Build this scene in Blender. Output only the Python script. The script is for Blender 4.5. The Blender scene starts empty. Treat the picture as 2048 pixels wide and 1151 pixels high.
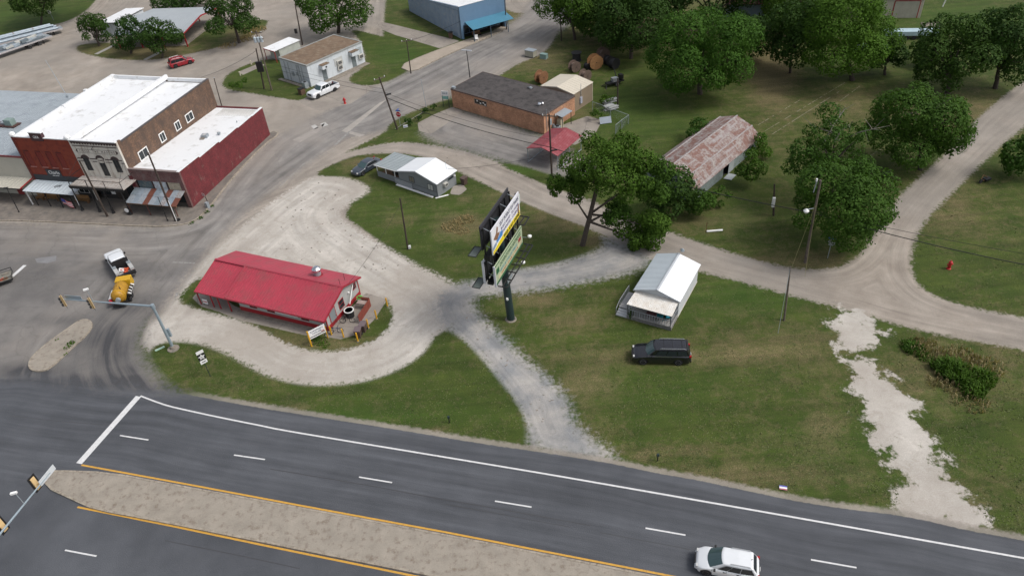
import bpy, math, random
import numpy as np
from mathutils import Vector, Matrix
random.seed(7); RNG = np.random.RandomState(11)
scene = bpy.context.scene
# ------------------------------------------------------------------ camera
F, PIT, ROLL, CH = 1462.25, 0.669204, -0.088583, 50.691
_c, _s = math.cos(PIT), math.sin(PIT)
_f = np.array([0, _c, -_s]); _u = np.array([0, _s, _c]); _r = np.array([1., 0, 0])
_r2 = _r*math.cos(ROLL)+_u*math.sin(ROLL); _u2 = -_r*math.sin(ROLL)+_u*math.cos(ROLL)
RM = np.array([_r2, _u2, _f]); CAM = np.array([0, 0, CH])
cd = bpy.data.cameras.new('camera'); cd.sensor_width = 36; cd.lens = F/2048*36; cd.clip_start = .5; cd.clip_end = 6000
co = bpy.data.objects.new('camera', cd); scene.collection.objects.link(co)
co.matrix_world = Matrix([[_r2[0], _u2[0], -_f[0], 0], [_r2[1], _u2[1], -_f[1], 0], [_r2[2], _u2[2], -_f[2], CH], [0, 0, 0, 1]])
scene.camera = co
# ------------------------------------------------------------------ light
w = bpy.data.worlds.new('World'); scene.world = w; w.use_nodes = True
nt = w.node_tree; bgn = nt.nodes['Background']
sky = nt.nodes.new('ShaderNodeTexSky'); sky.sky_type = 'NISHITA'; sky.sun_disc = False
SUN_EL, SUN_AZ = math.radians(52), math.radians(105)     # azimuth measured clockwise from +Y
sky.sun_elevation = SUN_EL; sky.sun_rotation = SUN_AZ; sky.dust_density = 4.0; sky.air_density = 1.0; sky.ozone_density = 1.0
hs = nt.nodes.new('ShaderNodeHueSaturation'); hs.inputs['Saturation'].default_value = .42
nt.links.new(sky.outputs[0], hs.inputs['Color']); nt.links.new(hs.outputs[0], bgn.inputs[0]); bgn.inputs[1].default_value = .15
sl = bpy.data.lights.new('sun', 'SUN'); sl.energy = 1.5; sl.angle = math.radians(16); sl.color = (1, .96, .9)
so = bpy.data.objects.new('sun', sl); scene.collection.objects.link(so)
sd = Vector((math.sin(SUN_AZ)*math.cos(SUN_EL), math.cos(SUN_AZ)*math.cos(SUN_EL), math.sin(SUN_EL)))
so.rotation_euler = sd.to_track_quat('Z', 'Y').to_euler()
scene.view_settings.view_transform = 'Standard'; scene.view_settings.look = 'None'
scene.view_settings.gamma = 1; scene.view_settings.exposure = 0.2
scene.view_settings.use_curve_mapping = False
# ------------------------------------------------------------------ survey helpers (photo measurement -> ground metres)
def G(u, v, z=0.):
    d = np.array([(u-1024)/F, -(v-575.5)/F, 1.])@RM
    return CAM+d*((z-CH)/d[2])
def proj(P):
    d = RM@(np.array(P, float)-CAM); return 1024+F*d[0]/d[2], 575.5-F*d[1]/d[2], d[2]
def V(*a): return Vector(a)
# ------------------------------------------------------------------ object helpers
COL = scene.collection
def link(o, parent=None):
    COL.objects.link(o)
    if parent is not None: o.parent = parent
    return o
class MB:
    def __init__(s): s.v = []; s.f = []
    def poly(s, pts):
        n = len(s.v); s.v += [tuple(p) for p in pts]; s.f.append(tuple(range(n, n+len(pts)))); return s
    def mesh(s, vs, fs):
        n = len(s.v); s.v += [tuple(p) for p in vs]; s.f += [tuple(i+n for i in f) for f in fs]; return s
    def box(s, x0, x1, y0, y1, z0, z1):
        v = [(x, y, z) for z in (z0, z1) for y in (y0, y1) for x in (x0, x1)]
        return s.mesh(v, [(0, 2, 3, 1), (4, 5, 7, 6), (0, 1, 5, 4), (2, 6, 7, 3), (0, 4, 6, 2), (1, 3, 7, 5)])
    def obox(s, c, ax, ay, az):
        c, ax, ay, az = map(Vector, (c, ax, ay, az))
        v = [c+ax*i+ay*j+az*k for k in (-1, 1) for j in (-1, 1) for i in (-1, 1)]
        return s.mesh(v, [(0, 2, 3, 1), (4, 5, 7, 6), (0, 1, 5, 4), (2, 6, 7, 3), (0, 4, 6, 2), (1, 3, 7, 5)])
    def prism(s, pts, d):
        n = len(pts); d = Vector(d); a = [Vector(p) for p in pts]
        s.mesh(a+[p+d for p in a], [tuple(range(n))[::-1], tuple(range(n, 2*n))]+[(i, (i+1) % n, n+(i+1) % n, n+i) for i in range(n)]); return s
    def tube(s, p, q, r0, r1=None, n=8, caps=True):
        p, q = Vector(p), Vector(q); r1 = r0 if r1 is None else r1
        d = (q-p).normalized(); a = d.orthogonal().normalized(); b = d.cross(a)
        v = []
        for c, r in ((p, r0), (q, r1)):
            v += [c+(a*math.cos(t*2*math.pi/n)+b*math.sin(t*2*math.pi/n))*r for t in range(n)]
        f = [(i, (i+1) % n, n+(i+1) % n, n+i) for i in range(n)]
        if caps: f += [tuple(range(n))[::-1], tuple(range(n, 2*n))]
        return s.mesh(v, f)
    def path(s, pts, r, n=5):
        for a, b in zip(pts[:-1], pts[1:]):
            if (Vector(a)-Vector(b)).length > 1e-4: s.tube(a, b, r, r, n)
        return s
    def lathe(s, prof, c=(0, 0, 0), n=16, axis='z'):
        c = Vector(c); v = []; f = []
        for r, h in prof:
            for i in range(n):
                t = i*2*math.pi/n; a, b = r*math.cos(t), r*math.sin(t)
                v.append(c+Vector({'z': (a, b, h), 'y': (a, h, b), 'x': (h, a, b)}[axis]))
        for k in range(len(prof)-1):
            for i in range(n): f.append((k*n+i, k*n+(i+1) % n, (k+1)*n+(i+1) % n, (k+1)*n+i))
        f.append(tuple(range(n))[::-1]); f.append(tuple(range((len(prof)-1)*n, len(prof)*n)))
        return s.mesh(v, f)
    def obj(s, name, mat, parent=None, smooth=False):
        me = bpy.data.meshes.new(name); me.from_pydata(s.v, [], s.f); me.update()
        import bmesh
        bm = bmesh.new(); bm.from_mesh(me); bmesh.ops.recalc_face_normals(bm, faces=bm.faces); bm.to_mesh(me); bm.free()
        if smooth: me.polygons.foreach_set('use_smooth', [True]*len(me.polygons))
        if mat: me.materials.append(mat)
        return link(bpy.data.objects.new(name, me), parent)
def thing(name, label, cat, p=(0, 0, 0), rz=0., group=None):
    o = bpy.data.objects.new(name, None); o.empty_display_size = .3
    o.location = (float(p[0]), float(p[1]), float(p[2]) if len(p) > 2 else 0.); o.rotation_euler = (0, 0, rz)
    return tag(link(o), label, cat, group)
def tag(o, label, cat, group=None):
    o['label'] = label; o['category'] = cat
    if group: o['group'] = group
    return o
def stuff(o): o['kind'] = 'stuff'; return o
def struct(o): o['kind'] = 'structure'; return o
def copy_thing(src, p, rz, label, group=None, scale=None):
    def cp(o, par):
        c = o.copy(); COL.objects.link(c); c.parent = par
        for ch in list(o.children): cp(ch, c)
        return c
    r = cp(src, None); r.location = (float(p[0]), float(p[1]), float(p[2]) if len(p) > 2 else 0.); r.rotation_euler = (0, 0, rz); r['label'] = label
    if group: r['group'] = group
    if scale: r.scale = scale
    return r
class Frame:      # local frame on the ground: x along a facade, y away, measured from survey points
    def __init__(s, p, ang): s.p = np.array(p[:2], float); s.a = ang; s.X = np.array([math.cos(ang), math.sin(ang)]); s.Y = np.array([-s.X[1], s.X[0]])
    def L(s, u, v, z=0.): d = G(u, v, z)[:2]-s.p; return float(d@s.X), float(d@s.Y)
    def W(s, x, y, z=0.): q = s.p+s.X*x+s.Y*y; return (q[0], q[1], z)
def rect(uvs, z):
    FL, FR, BR, BL = [G(*u, z)[:2] for u in uvs]
    e = (FR-FL)+(BR-BL); f = (BL-FL)+(BR-FR)
    a = (math.atan2(e[1], e[0])+math.atan2(f[1], f[0])-math.pi/2)/2
    n = np.linalg.norm
    return Frame((FL+FR+BR+BL)/4, a), (n(FR-FL)+n(BR-BL))/2, (n(BL-FL)+n(BR-FR))/2
# ------------------------------------------------------------------ materials
def newmat(name):
    m = bpy.data.materials.new(name); m.use_nodes = True; t = m.node_tree
    return m, t, t.nodes['Principled BSDF']
def N(t, typ, **k):
    n = t.nodes.new(typ)
    for a, b in k.items():
        if a in n.inputs: n.inputs[a].default_value = b
        else: setattr(n, a, b)
    return n
def noise(t, vec, scale, detail=4, rough=.55, dist=0.):
    n = N(t, 'ShaderNodeTexNoise', Scale=scale, Detail=detail, Roughness=rough, Distortion=dist)
    t.links.new(vec, n.inputs['Vector']); return n.outputs['Fac']
def ramp(t, fac, stops):
    r = t.nodes.new('ShaderNodeValToRGB'); e = r.color_ramp.elements
    while len(e) < len(stops): e.new(.5)
    for i, (p, c) in enumerate(stops): e[i].position = p; e[i].color = (c if len(c) == 4 else (*c, 1)) if hasattr(c, '__len__') else (c, c, c, 1)
    t.links.new(fac, r.inputs[0]); return r.outputs[0]
def mix(t, fac, a, b, mode='MIX'):
    m = t.nodes.new('ShaderNodeMix'); m.data_type = 'RGBA'; m.blend_type = mode
    for s, v in ((m.inputs[0], fac), (m.inputs[6], a), (m.inputs[7], b)):
        if isinstance(v, bpy.types.NodeSocket): t.links.new(v, s)
        elif hasattr(v, '__len__'): s.default_value = (*v, 1) if len(v) == 3 else v
        else: s.default_value = v
    return m.outputs[2]
def math_(t, op, a, b=None, c=None):
    m = t.nodes.new('ShaderNodeMath'); m.operation = op
    for i, v in enumerate((a, b, c)):
        if v is None: continue
        if isinstance(v, bpy.types.NodeSocket): t.links.new(v, m.inputs[i])
        else: m.inputs[i].default_value = v
    return m.outputs[0]
_MC = {}
def M(name, col, rough=.75, metal=0., var=.12, scale=1.2, dirt=None, dirtamt=.3, bump=0., bscale=12., ribs=None, coat=0., streak=False):
    if name in _MC: return _MC[name]
    m, t, b = newmat(name); geo = t.nodes.new('ShaderNodeTexCoord'); P = geo.outputs['Object']
    n1 = noise(t, P, scale, 5); n2 = noise(t, P, scale*9, 4)
    v = ramp(t, n1, [(.3, 1-var), (.7, 1+var*.5)]); v2 = ramp(t, n2, [(.3, 1-var*.6), (.7, 1+var*.3)])
    c = mix(t, 1, mix(t, 1, col, v, 'MULTIPLY'), v2, 'MULTIPLY')
    if dirt:
        mp = t.nodes.new('ShaderNodeMapping'); t.links.new(P, mp.inputs[0]); mp.inputs['Scale'].default_value = (1, 1, .18) if streak else (1, 1, 1)
        n3 = noise(t, mp.outputs[0], scale*2.1, 7, .65)
        c = mix(t, ramp(t, n3, [(.62-dirtamt*.5, 0.), (.78-dirtamt*.3, 1.)]), c, dirt)
    t.links.new(c, b.inputs['Base Color'])
    b.inputs['Roughness'].default_value = rough; b.inputs['Metallic'].default_value = metal
    if coat: b.inputs['Coat Weight'].default_value = coat; b.inputs['Coat Roughness'].default_value = .05
    h = None
    if bump: h = noise(t, P, bscale, 5)
    if ribs:      # fine corrugation relief: (axis, pitch metres)
        wv = N(t, 'ShaderNodeTexWave', Scale=1., wave_type='BANDS', bands_direction=ribs[0]); wv.inputs['Scale'].default_value = 1/ribs[1]/3.18
        t.links.new(P, wv.inputs['Vector']); h = wv.outputs['Fac']; bump = ribs[2]
    if h is not None:
        bn = N(t, 'ShaderNodeBump', Strength=min(1, bump), Distance=.03); t.links.new(h, bn.inputs['Height']); t.links.new(bn.outputs[0], b.inputs['Normal'])
    _MC[name] = m; return m
def brickmat(name, c1, c2, mortar, stain=None, amt=.3, sx=1.):
    m, t, b = newmat(name); geo = t.nodes.new('ShaderNodeTexCoord'); sp = t.nodes.new('ShaderNodeSeparateXYZ'); t.links.new(geo.outputs['Object'], sp.inputs[0])
    cb = t.nodes.new('ShaderNodeCombineXYZ'); t.links.new(math_(t, 'ADD', sp.outputs[0], sp.outputs[1]), cb.inputs[0]); t.links.new(sp.outputs[2], cb.inputs[1])
    br = t.nodes.new('ShaderNodeTexBrick'); t.links.new(cb.outputs[0], br.inputs['Vector'])
    br.inputs['Color1'].default_value = (*c1, 1); br.inputs['Color2'].default_value = (*c2, 1); br.inputs['Mortar'].default_value = (*mortar, 1)
    br.inputs['Scale'].default_value = 1.; br.inputs['Brick Width'].default_value = .26*sx; br.inputs['Row Height'].default_value = .09*sx; br.inputs['Mortar Size'].default_value = .009
    P = geo.outputs['Object']
    c = mix(t, .8, br.outputs[0], ramp(t, noise(t, P, .8, 6, .6), [(.3, .62), (.7, 1.2)]), 'MULTIPLY')
    c = mix(t, .6, c, ramp(t, noise(t, P, 5, 5, .6), [(.3, .6), (.7, 1.25)]), 'MULTIPLY')
    if stain:
        mp = t.nodes.new('ShaderNodeMapping'); t.links.new(P, mp.inputs[0]); mp.inputs['Scale'].default_value = (1, 1, .6)
        c = mix(t, ramp(t, noise(t, mp.outputs[0], .9, 8, .7), [(.66-amt*.4, 0.), (.8-amt*.3, .85)]), c, stain)
    t.links.new(c, b.inputs['Base Color']); b.inputs['Roughness'].default_value = .9
    bn = N(t, 'ShaderNodeBump', Strength=.5, Distance=.01); t.links.new(br.outputs['Fac'], bn.inputs['Height']); bn.invert = True; t.links.new(bn.outputs[0], b.inputs['Normal'])
    return m
def plain(name, col, rough=.6, metal=0., coat=0., spec=None):
    return M(name, col, rough, metal, var=.05, scale=2., coat=coat)
WHITE_ROOF = M('white_coated_roof', (.72, .73, .74), .5, var=.035, scale=.35, dirt=(.42, .41, .39), dirtamt=.14)
WHITE_PAINT = M('white_painted_wall', (.55, .59, .62), .7, var=.08, scale=.7, dirt=(.32, .34, .35), dirtamt=.14, streak=True)
WHITE = plain('white_enamel', (.78, .78, .77), .5)
GLASS = plain('window_glass', (.018, .024, .028), .08)
TEALGLASS = plain('tinted_windshield_glass', (.05, .085, .09), .06)
BLACK = plain('black_steel', (.012, .012, .013), .5)
DARK = plain('dark_interior', (.012, .012, .012), .9)
RUBBER = plain('tyre_rubber', (.015, .015, .016), .9)
CHROME = plain('polished_metal', (.65, .66, .68), .22, 1.)
ALLOY = plain('wheel_alloy', (.5, .5, .52), .35, .6)
GALV = M('galvanised_steel', (.33, .37, .40), .45, .3, var=.12, scale=3)
WOODPOLE = M('creosoted_pole_wood', (.055, .04, .032), .95, var=.35, scale=2, bump=.3, bscale=20)
GREYPOLE = M('weathered_pole_wood', (.13, .105, .085), .95, var=.35, scale=2, bump=.3, bscale=20)
YELLOW = M('yellow_painted_steel', (.62, .33, .01), .55, var=.18, scale=4, dirt=(.25, .13, .03), dirtamt=.2)
SEALY = plain('signal_yellow', (.68, .48, .24), .5)
REDM = plain('red_trim_paint', (.3, .014, .02), .5)
CONC = M('aged_concrete', (.26, .225, .185), .9, var=.2, scale=.6, dirt=(.13, .12, .105), dirtamt=.35, bump=.25, bscale=9)
WOOD = M('pine_boards', (.33, .18, .07), .8, var=.25, scale=3)
BROWNWOOD = M('brown_weathered_planks', (.2, .11, .055), .9, var=.3, scale=4)
TAN_BIN = plain('brown_plastic_bin', (.085, .055, .045), .6)
BLUEP = plain('blue_paint', (.03, .09, .35), .5)
SIGNW = plain('sign_white', (.72, .72, .72), .5)
SIGNK = plain('sign_black_lettering', (.012, .012, .014), .5)
TAIL = plain('red_lamp_lens', (.35, .01, .012), .25)
HEADL = plain('clear_lamp_lens', (.6, .6, .58), .2, .3)
GREENPAINT = plain('dark_green_paint', (.018, .05, .045), .55)
# ------------------------------------------------------------------ ground : one seamless grid with surveyed surface outlines
def poly_px(pts): return np.array([G(*p)[:2] for p in pts])
def smooth_poly(P, it=2):
    for _ in range(it):
        Q = np.roll(P, -1, 0); P = np.stack([.75*P+.25*Q, .25*P+.75*Q], 1).reshape(-1, 2)
    return P
def sdf(P, X):       # signed distance (positive inside)
    A = P; B = np.roll(P, -1, 0); d2 = np.full(len(X), 1e9); ins = np.zeros(len(X), bool)
    for a, b in zip(A, B):
        e = b-a; L = e@e
        if L < 1e-9: continue
        t = np.clip(((X-a)@e)/L, 0, 1); q = X-a-t[:, None]*e
        d2 = np.minimum(d2, (q*q).sum(1))
        if a[1] != b[1]:
            c = (a[1] > X[:, 1]) != (b[1] > X[:, 1])
            ins ^= c & (X[:, 0] < e[0]*(X[:, 1]-a[1])/e[1]+a[0])
    d = np.sqrt(d2); return np.where(ins, d, -d)
LAY = {
 'gravel': [
  [(-500,170),(-200,130),(0,80),(70,55),(130,46),(175,22),(200,-10),(300,-80),(780,-80),(765,60),(765,160),(820,240),(640,330),(560,420),(300,470),(0,470),(-500,470)],
  [(560,330),(640,320),(700,302),(790,282),(850,288),(900,295),(960,310),(1010,330),(1060,350),(1110,378),(1180,398),(1235,428),(1300,450),(1380,478),(1470,508),(1560,532),(1620,540),(1680,536),(1718,512),(1740,480),(1762,440),(1800,390),(1850,345),(1900,300),(1950,240),(2048,160),(2250,10),(2330,60),(2048,250),(1960,330),(1900,390),(1850,440),(1825,490),(1820,540),(1840,575),(1880,597),(1950,617),(2048,634),(2300,690),(2300,770),(2048,698),(1950,683),(1850,663),(1780,645),(1700,620),(1600,596),(1500,568),(1400,543),(1320,525),(1250,500),(1190,460),(1120,435),(1050,408),(980,373),(930,350),(900,335),(840,312),(760,306),(700,312),(640,345),(560,370)],
  [(1190,-90),(1130,20),(1110,80),(1085,110),(1040,125),(1000,150),(960,182),(930,200),(890,190),(960,130),(1040,80),(1090,-90)],
  [(985,-90),(1000,12),(1035,30),(1100,15),(1110,-90)],
  [(385,430),(640,330),(650,350),(700,400),(720,460),(880,560),(700,600),(360,600),(300,680),(270,700),(330,560)]],
 'caliche': [
  [(590,375),(625,352),(690,352),(738,372),(735,388),(700,405),(672,425),(700,452),(745,480),(800,512),(850,540),(900,560),(930,600),(925,640),(880,665),(862,692),(822,728),(760,755),(700,768),(640,772),(580,765),(530,750),(480,720),(432,697),(385,684),(335,686),(300,702),(283,690),(287,655),(335,620),(372,560),(425,500),(500,440),(550,400)],
  ],
 'patchy': [
  [(1662,616),(1700,620),(1776,652),(1748,688),(1724,716),(1770,742),(1802,775),(1834,805),(1838,850),(1862,880),(1884,930),(1912,965),(1955,1015),(1975,1064),(1900,1052),(1840,1034),(1792,1036),(1806,975),(1788,925),(1752,865),(1716,800),(1712,752),(1706,718),(1680,690),(1668,655)]],
 'stone': [
  [(1195,470),(1250,492),(1310,515),(1272,545),(1190,560),(1080,580),(1000,588),(950,592),(945,606),(960,630),(1000,668),(1050,718),(1100,758),(1135,795),(1142,825),(1150,845),(1190,882),(1250,926),(1150,915),(1060,897),(1048,845),(1010,782),(958,715),(903,668),(880,640),(870,610),(900,570),(950,560),(1020,540),(1100,528),(1175,508),(1212,490)]],
 'street': [
  [(-700,440),(0,445),(300,455),(385,448),(420,418),(470,352),(530,290),(560,268),(600,248),(690,203),(780,160),(880,110),(960,73),(1030,43),(1055,15),(1105,-90),(1290,-90),(1170,30),(1110,70),(1050,105),(1000,133),(930,183),(860,215),(800,243),(765,262),(720,272),(690,275),(640,312),(560,368),(500,415),(420,495),(370,560),(325,620),(288,655),(283,700),(310,740),(350,782),(380,850),(0,1000),(-700,900)],
  [(835,262),(880,225),(905,214),(1000,243),(1087,271),(1140,300),(1200,340),(1160,355),(1090,350),(1000,322),(940,306),(860,282)]],
 'islands': [
  [(352,600),(374,575),(398,552),(450,562),(560,590),(700,600),(765,590),(787,618),(784,650),(752,680),(700,699),(640,704),(580,692),(540,668),(500,646),(440,629),(385,615)],
  [(303,700),(312,688),(340,684),(390,688),(440,706),(490,736),(530,756),(590,771),(660,774),(730,767),(800,742),(850,708),(868,675),(893,658),(940,690),(990,752),(1032,800),(1052,850),(1050,884),(1000,886),(900,866),(780,845),(640,822),(520,802),(420,786),(365,772),(335,752),(312,725)],
  [(630,345),(690,318),(735,310),(800,306),(850,314),(900,338),(980,378),(1060,412),(1120,437),(1180,462),(1205,482),(1175,504),(1100,526),(1010,538),(955,558),(905,552),(850,528),(800,502),(760,476),(715,452),(684,428),(715,402),(745,388),(748,372),(700,351),(640,353)],
  [(442,168),(452,150),(490,130),(530,118),(570,120),(640,160),(612,204),(560,196),(500,186),(455,180)],
  [(695,55),(770,75),(880,96),(846,113),(798,136),(820,142),(745,176),(685,162),(735,130),(722,82)],
  [(768,257),(798,235),(850,213),(905,196),(905,214),(868,232),(836,248),(838,262),(800,270)],
  [(990,325),(1040,330),(1110,352),(1135,380),(1095,372),(1045,350)],
  [(150,100),(158,88),(230,85),(300,90),(540,30),(530,62),(450,92),(380,108),(300,122),(220,118),(175,110)]],
 'highway': [
  [(-900,600),(-300,735),(0,758),(60,752),(110,760),(180,770),(250,778),(330,781),(365,786),(420,797),(520,815),(640,834),(780,856),(900,876),(1000,892),(1060,900),(1150,914),(1240,929),(1310,945),(1400,960),(1500,982),(1600,1003),(1700,1018),(1780,1027),(1840,1037),(1900,1052),(1960,1064),(2048,1080),(2500,1170),(2500,1700),(-900,1700)]],
 'concrete': [
  [(598,204),(640,178),(682,160),(745,178),(702,207),(640,222),(618,214)],
  [(755,42),(790,50),(920,82),(880,97),(790,70),(740,50)],
  [(1085,268),(1130,248),(1175,232),(1205,240),(1190,268),(1150,290),(1110,278)],
  [(640,652),(690,628),(732,585),(775,598),(748,640),(715,668),(680,678),(648,672)],
  [(835,246),(870,228),(905,214),(925,222),(890,250),(862,268),(838,262)],
  [(392,585),(385,596),(402,612),(440,624),(480,640),(620,672),(636,664),(470,612),(440,590)],
  [(476,144),(520,126),(530,130),(486,150)],
  [(905,372),(925,368),(934,378),(920,390),(900,388)]],
}
DRY = [(920,450,45,24,1),(800,443,35,12,.55),(600,815,16,6,1),(875,858,14,6,.9),(1285,915,16,7,1),(1300,712,230,22,.55),(1500,705,160,25,.4),(1900,745,140,90,.45),(2000,700,80,60,.4),(1640,522,90,22,.7),(1520,520,80,10,.5),(1120,440,110,35,.5),(1000,400,60,25,.4),(1230,590,90,18,.3),(1620,700,80,60,.3),(1180,870,60,40,.3),(1420,440,110,30,.35),(1700,230,220,60,.35),(1330,60,180,50,.6),(1545,150,45,60,1),(1150,640,70,30,.5),(1080,600,60,16,.6),(1180,760,60,40,.5),(1650,850,40,60,.5),(1500,950,220,20,.5),(1330,900,120,14,.5),(690,130,25,10,.8),(1100,120,70,30,.45),(1950,220,60,60,.5),(930,398,15,8,.8),(740,325,50,10,.6),(310,100,150,22,.75),(480,80,40,20,.8),(1900,1000,100,60,.3),(1900,430,60,60,.35),(1160,225,30,15,.6),(1060,30,60,25,.6),(700,690,50,18,.5),(620,685,90,14,.6),(1180,480,40,14,.7),(1790,430,20,30,.6)]
LUSH = [(1490,590,120,35,1),(760,830,250,35,.6),(800,110,60,20,.9),(1300,780,180,60,.35),(1700,900,160,80,.4),(860,420,150,50,.4),(1850,1080,140,50,.5),(60,40,120,30,.8),(1300,400,80,60,.4),(1250,230,120,60,.5),(1480,440,60,40,.5),(1030,340,30,10,1),(1930,40,120,30,1)]
DARKS = [(215,690,60,70,1.1),(180,765,200,26,1.2),(60,742,90,22,1.1),(330,775,70,16,1.1),(190,690,30,60,.9),(210,700,70,60,.9),(270,620,90,40,.7),(150,640,130,14,.6),(60,560,120,60,.6),(230,740,120,30,.8),(420,520,60,20,.4),(480,150,1,1,0),(250,540,130,18,.55),(120,530,120,20,.35)]
def build_ground():
    s = .5; xs = np.arange(-140, 125.01, s); ys = np.arange(14, 222.01, s); nx, ny = len(xs), len(ys)
    X, Y = np.meshgrid(xs, ys); P = np.stack([X.ravel(), Y.ravel()], 1)
    att = {}
    for k, polys in LAY.items():
        d = np.full(len(P), -12.)
        for i, pl in enumerate(polys):
            Q = poly_px(pl)
            if k != 'concrete': Q = smooth_poly(Q, 2)
            lo, hi = Q.min(0)-12, Q.max(0)+12
            m = ((P > lo) & (P < hi)).all(1)
            d[m] = np.maximum(d[m], sdf(Q, P[m]))
        att[k] = np.clip(d, -12, 12)
    def spots(S):
        o = np.zeros(len(P))
        d = np.stack([P[:, 0], P[:, 1], np.zeros(len(P))], 1)-CAM; q = d@RM.T
        u = 1024+F*q[:, 0]/q[:, 2]; v = 575.5-F*q[:, 1]/q[:, 2]
        for (a, b, rx, ry, st) in S:
            if st <= 0: continue
            r = ((u-a)/rx)**2+((v-b)/ry)**2; o = np.maximum(o, st*np.exp(-r*.9)*(q[:, 2] > 1))
        return o
    att['dry'] = spots(DRY); att['lush'] = spots(LUSH); att['dark'] = spots(DARKS)
    # relief: shallow ditch beside the highway and gentle lumps in the lawns
    soft = np.clip(-att['highway']-1, 0, 6)/6*np.clip(-att['stone'], 0, 2)/2*np.clip(-att['caliche'], 0, 2)/2
    z = -.0*soft
    # z kept level: every thing stands on z = 0
    idx = np.arange(nx*ny).reshape(ny, nx)
    q = np.stack([idx[:-1, :-1], idx[:-1, 1:], idx[1:, 1:], idx[1:, :-1]], -1).reshape(-1, 4)
    fc = lambda k: att[k][q].mean(1)
    cls = np.zeros(len(q), int)
    for c, k in ((1, 'gravel'), (2, 'caliche'), (2, 'patchy'), (3, 'stone'), (4, 'street'), (0, 'islands'), (5, 'highway'), (6, 'concrete')): cls[fc(k) > 0] = c
    mat = ground_material()
    for c, nm in enumerate(('ground', 'dirt_road', 'gravel_lot', 'gravel_driveway', 'street', 'highway', 'concrete_pavement')):
        fs = q[cls == c]; used, inv = np.unique(fs, return_inverse=True); inv = inv.reshape(-1, 4)
        vs = np.zeros((len(used), 3)); vs[:, :2] = P[used]
        A = {k: a[used] for k, a in att.items()}
        if c == 0:    # outer land to the horizon, butted to the grid
            x0, x1, y0, y1 = xs[0], xs[-1], ys[0], ys[-1]; B = 3000
            ex = np.array([(x0, y0), (x1, y0), (x1, y1), (x0, y1), (-B, -B), (B, -B), (B, B), (-B, B)], float)
            n0 = len(vs); vs = np.vstack([vs, np.c_[ex, np.zeros(8)]])
            inv = np.vstack([inv, np.array([(4, 5, 1, 0), (5, 6, 2, 1), (6, 7, 3, 2), (7, 4, 0, 3)])+n0])
            for k in A: A[k] = np.r_[A[k], np.full(8, -12. if k in LAY else 0.)]
        me = bpy.data.meshes.new(nm); me.vertices.add(len(vs)); me.vertices.foreach_set('co', vs.ravel().astype(np.float32))
        me.loops.add(len(inv)*4); me.loops.foreach_set('vertex_index', inv.ravel().astype(np.int32))
        me.polygons.add(len(inv)); me.polygons.foreach_set('loop_start', np.arange(len(inv), dtype=np.int32)*4)
        me.update(); me.validate()
        for k, a in A.items():
            at = me.attributes.new(k, 'FLOAT', 'POINT'); at.data.foreach_set('value', a.astype(np.float32))
        me.materials.append(mat); struct(link(bpy.data.objects.new(nm, me)))
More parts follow.
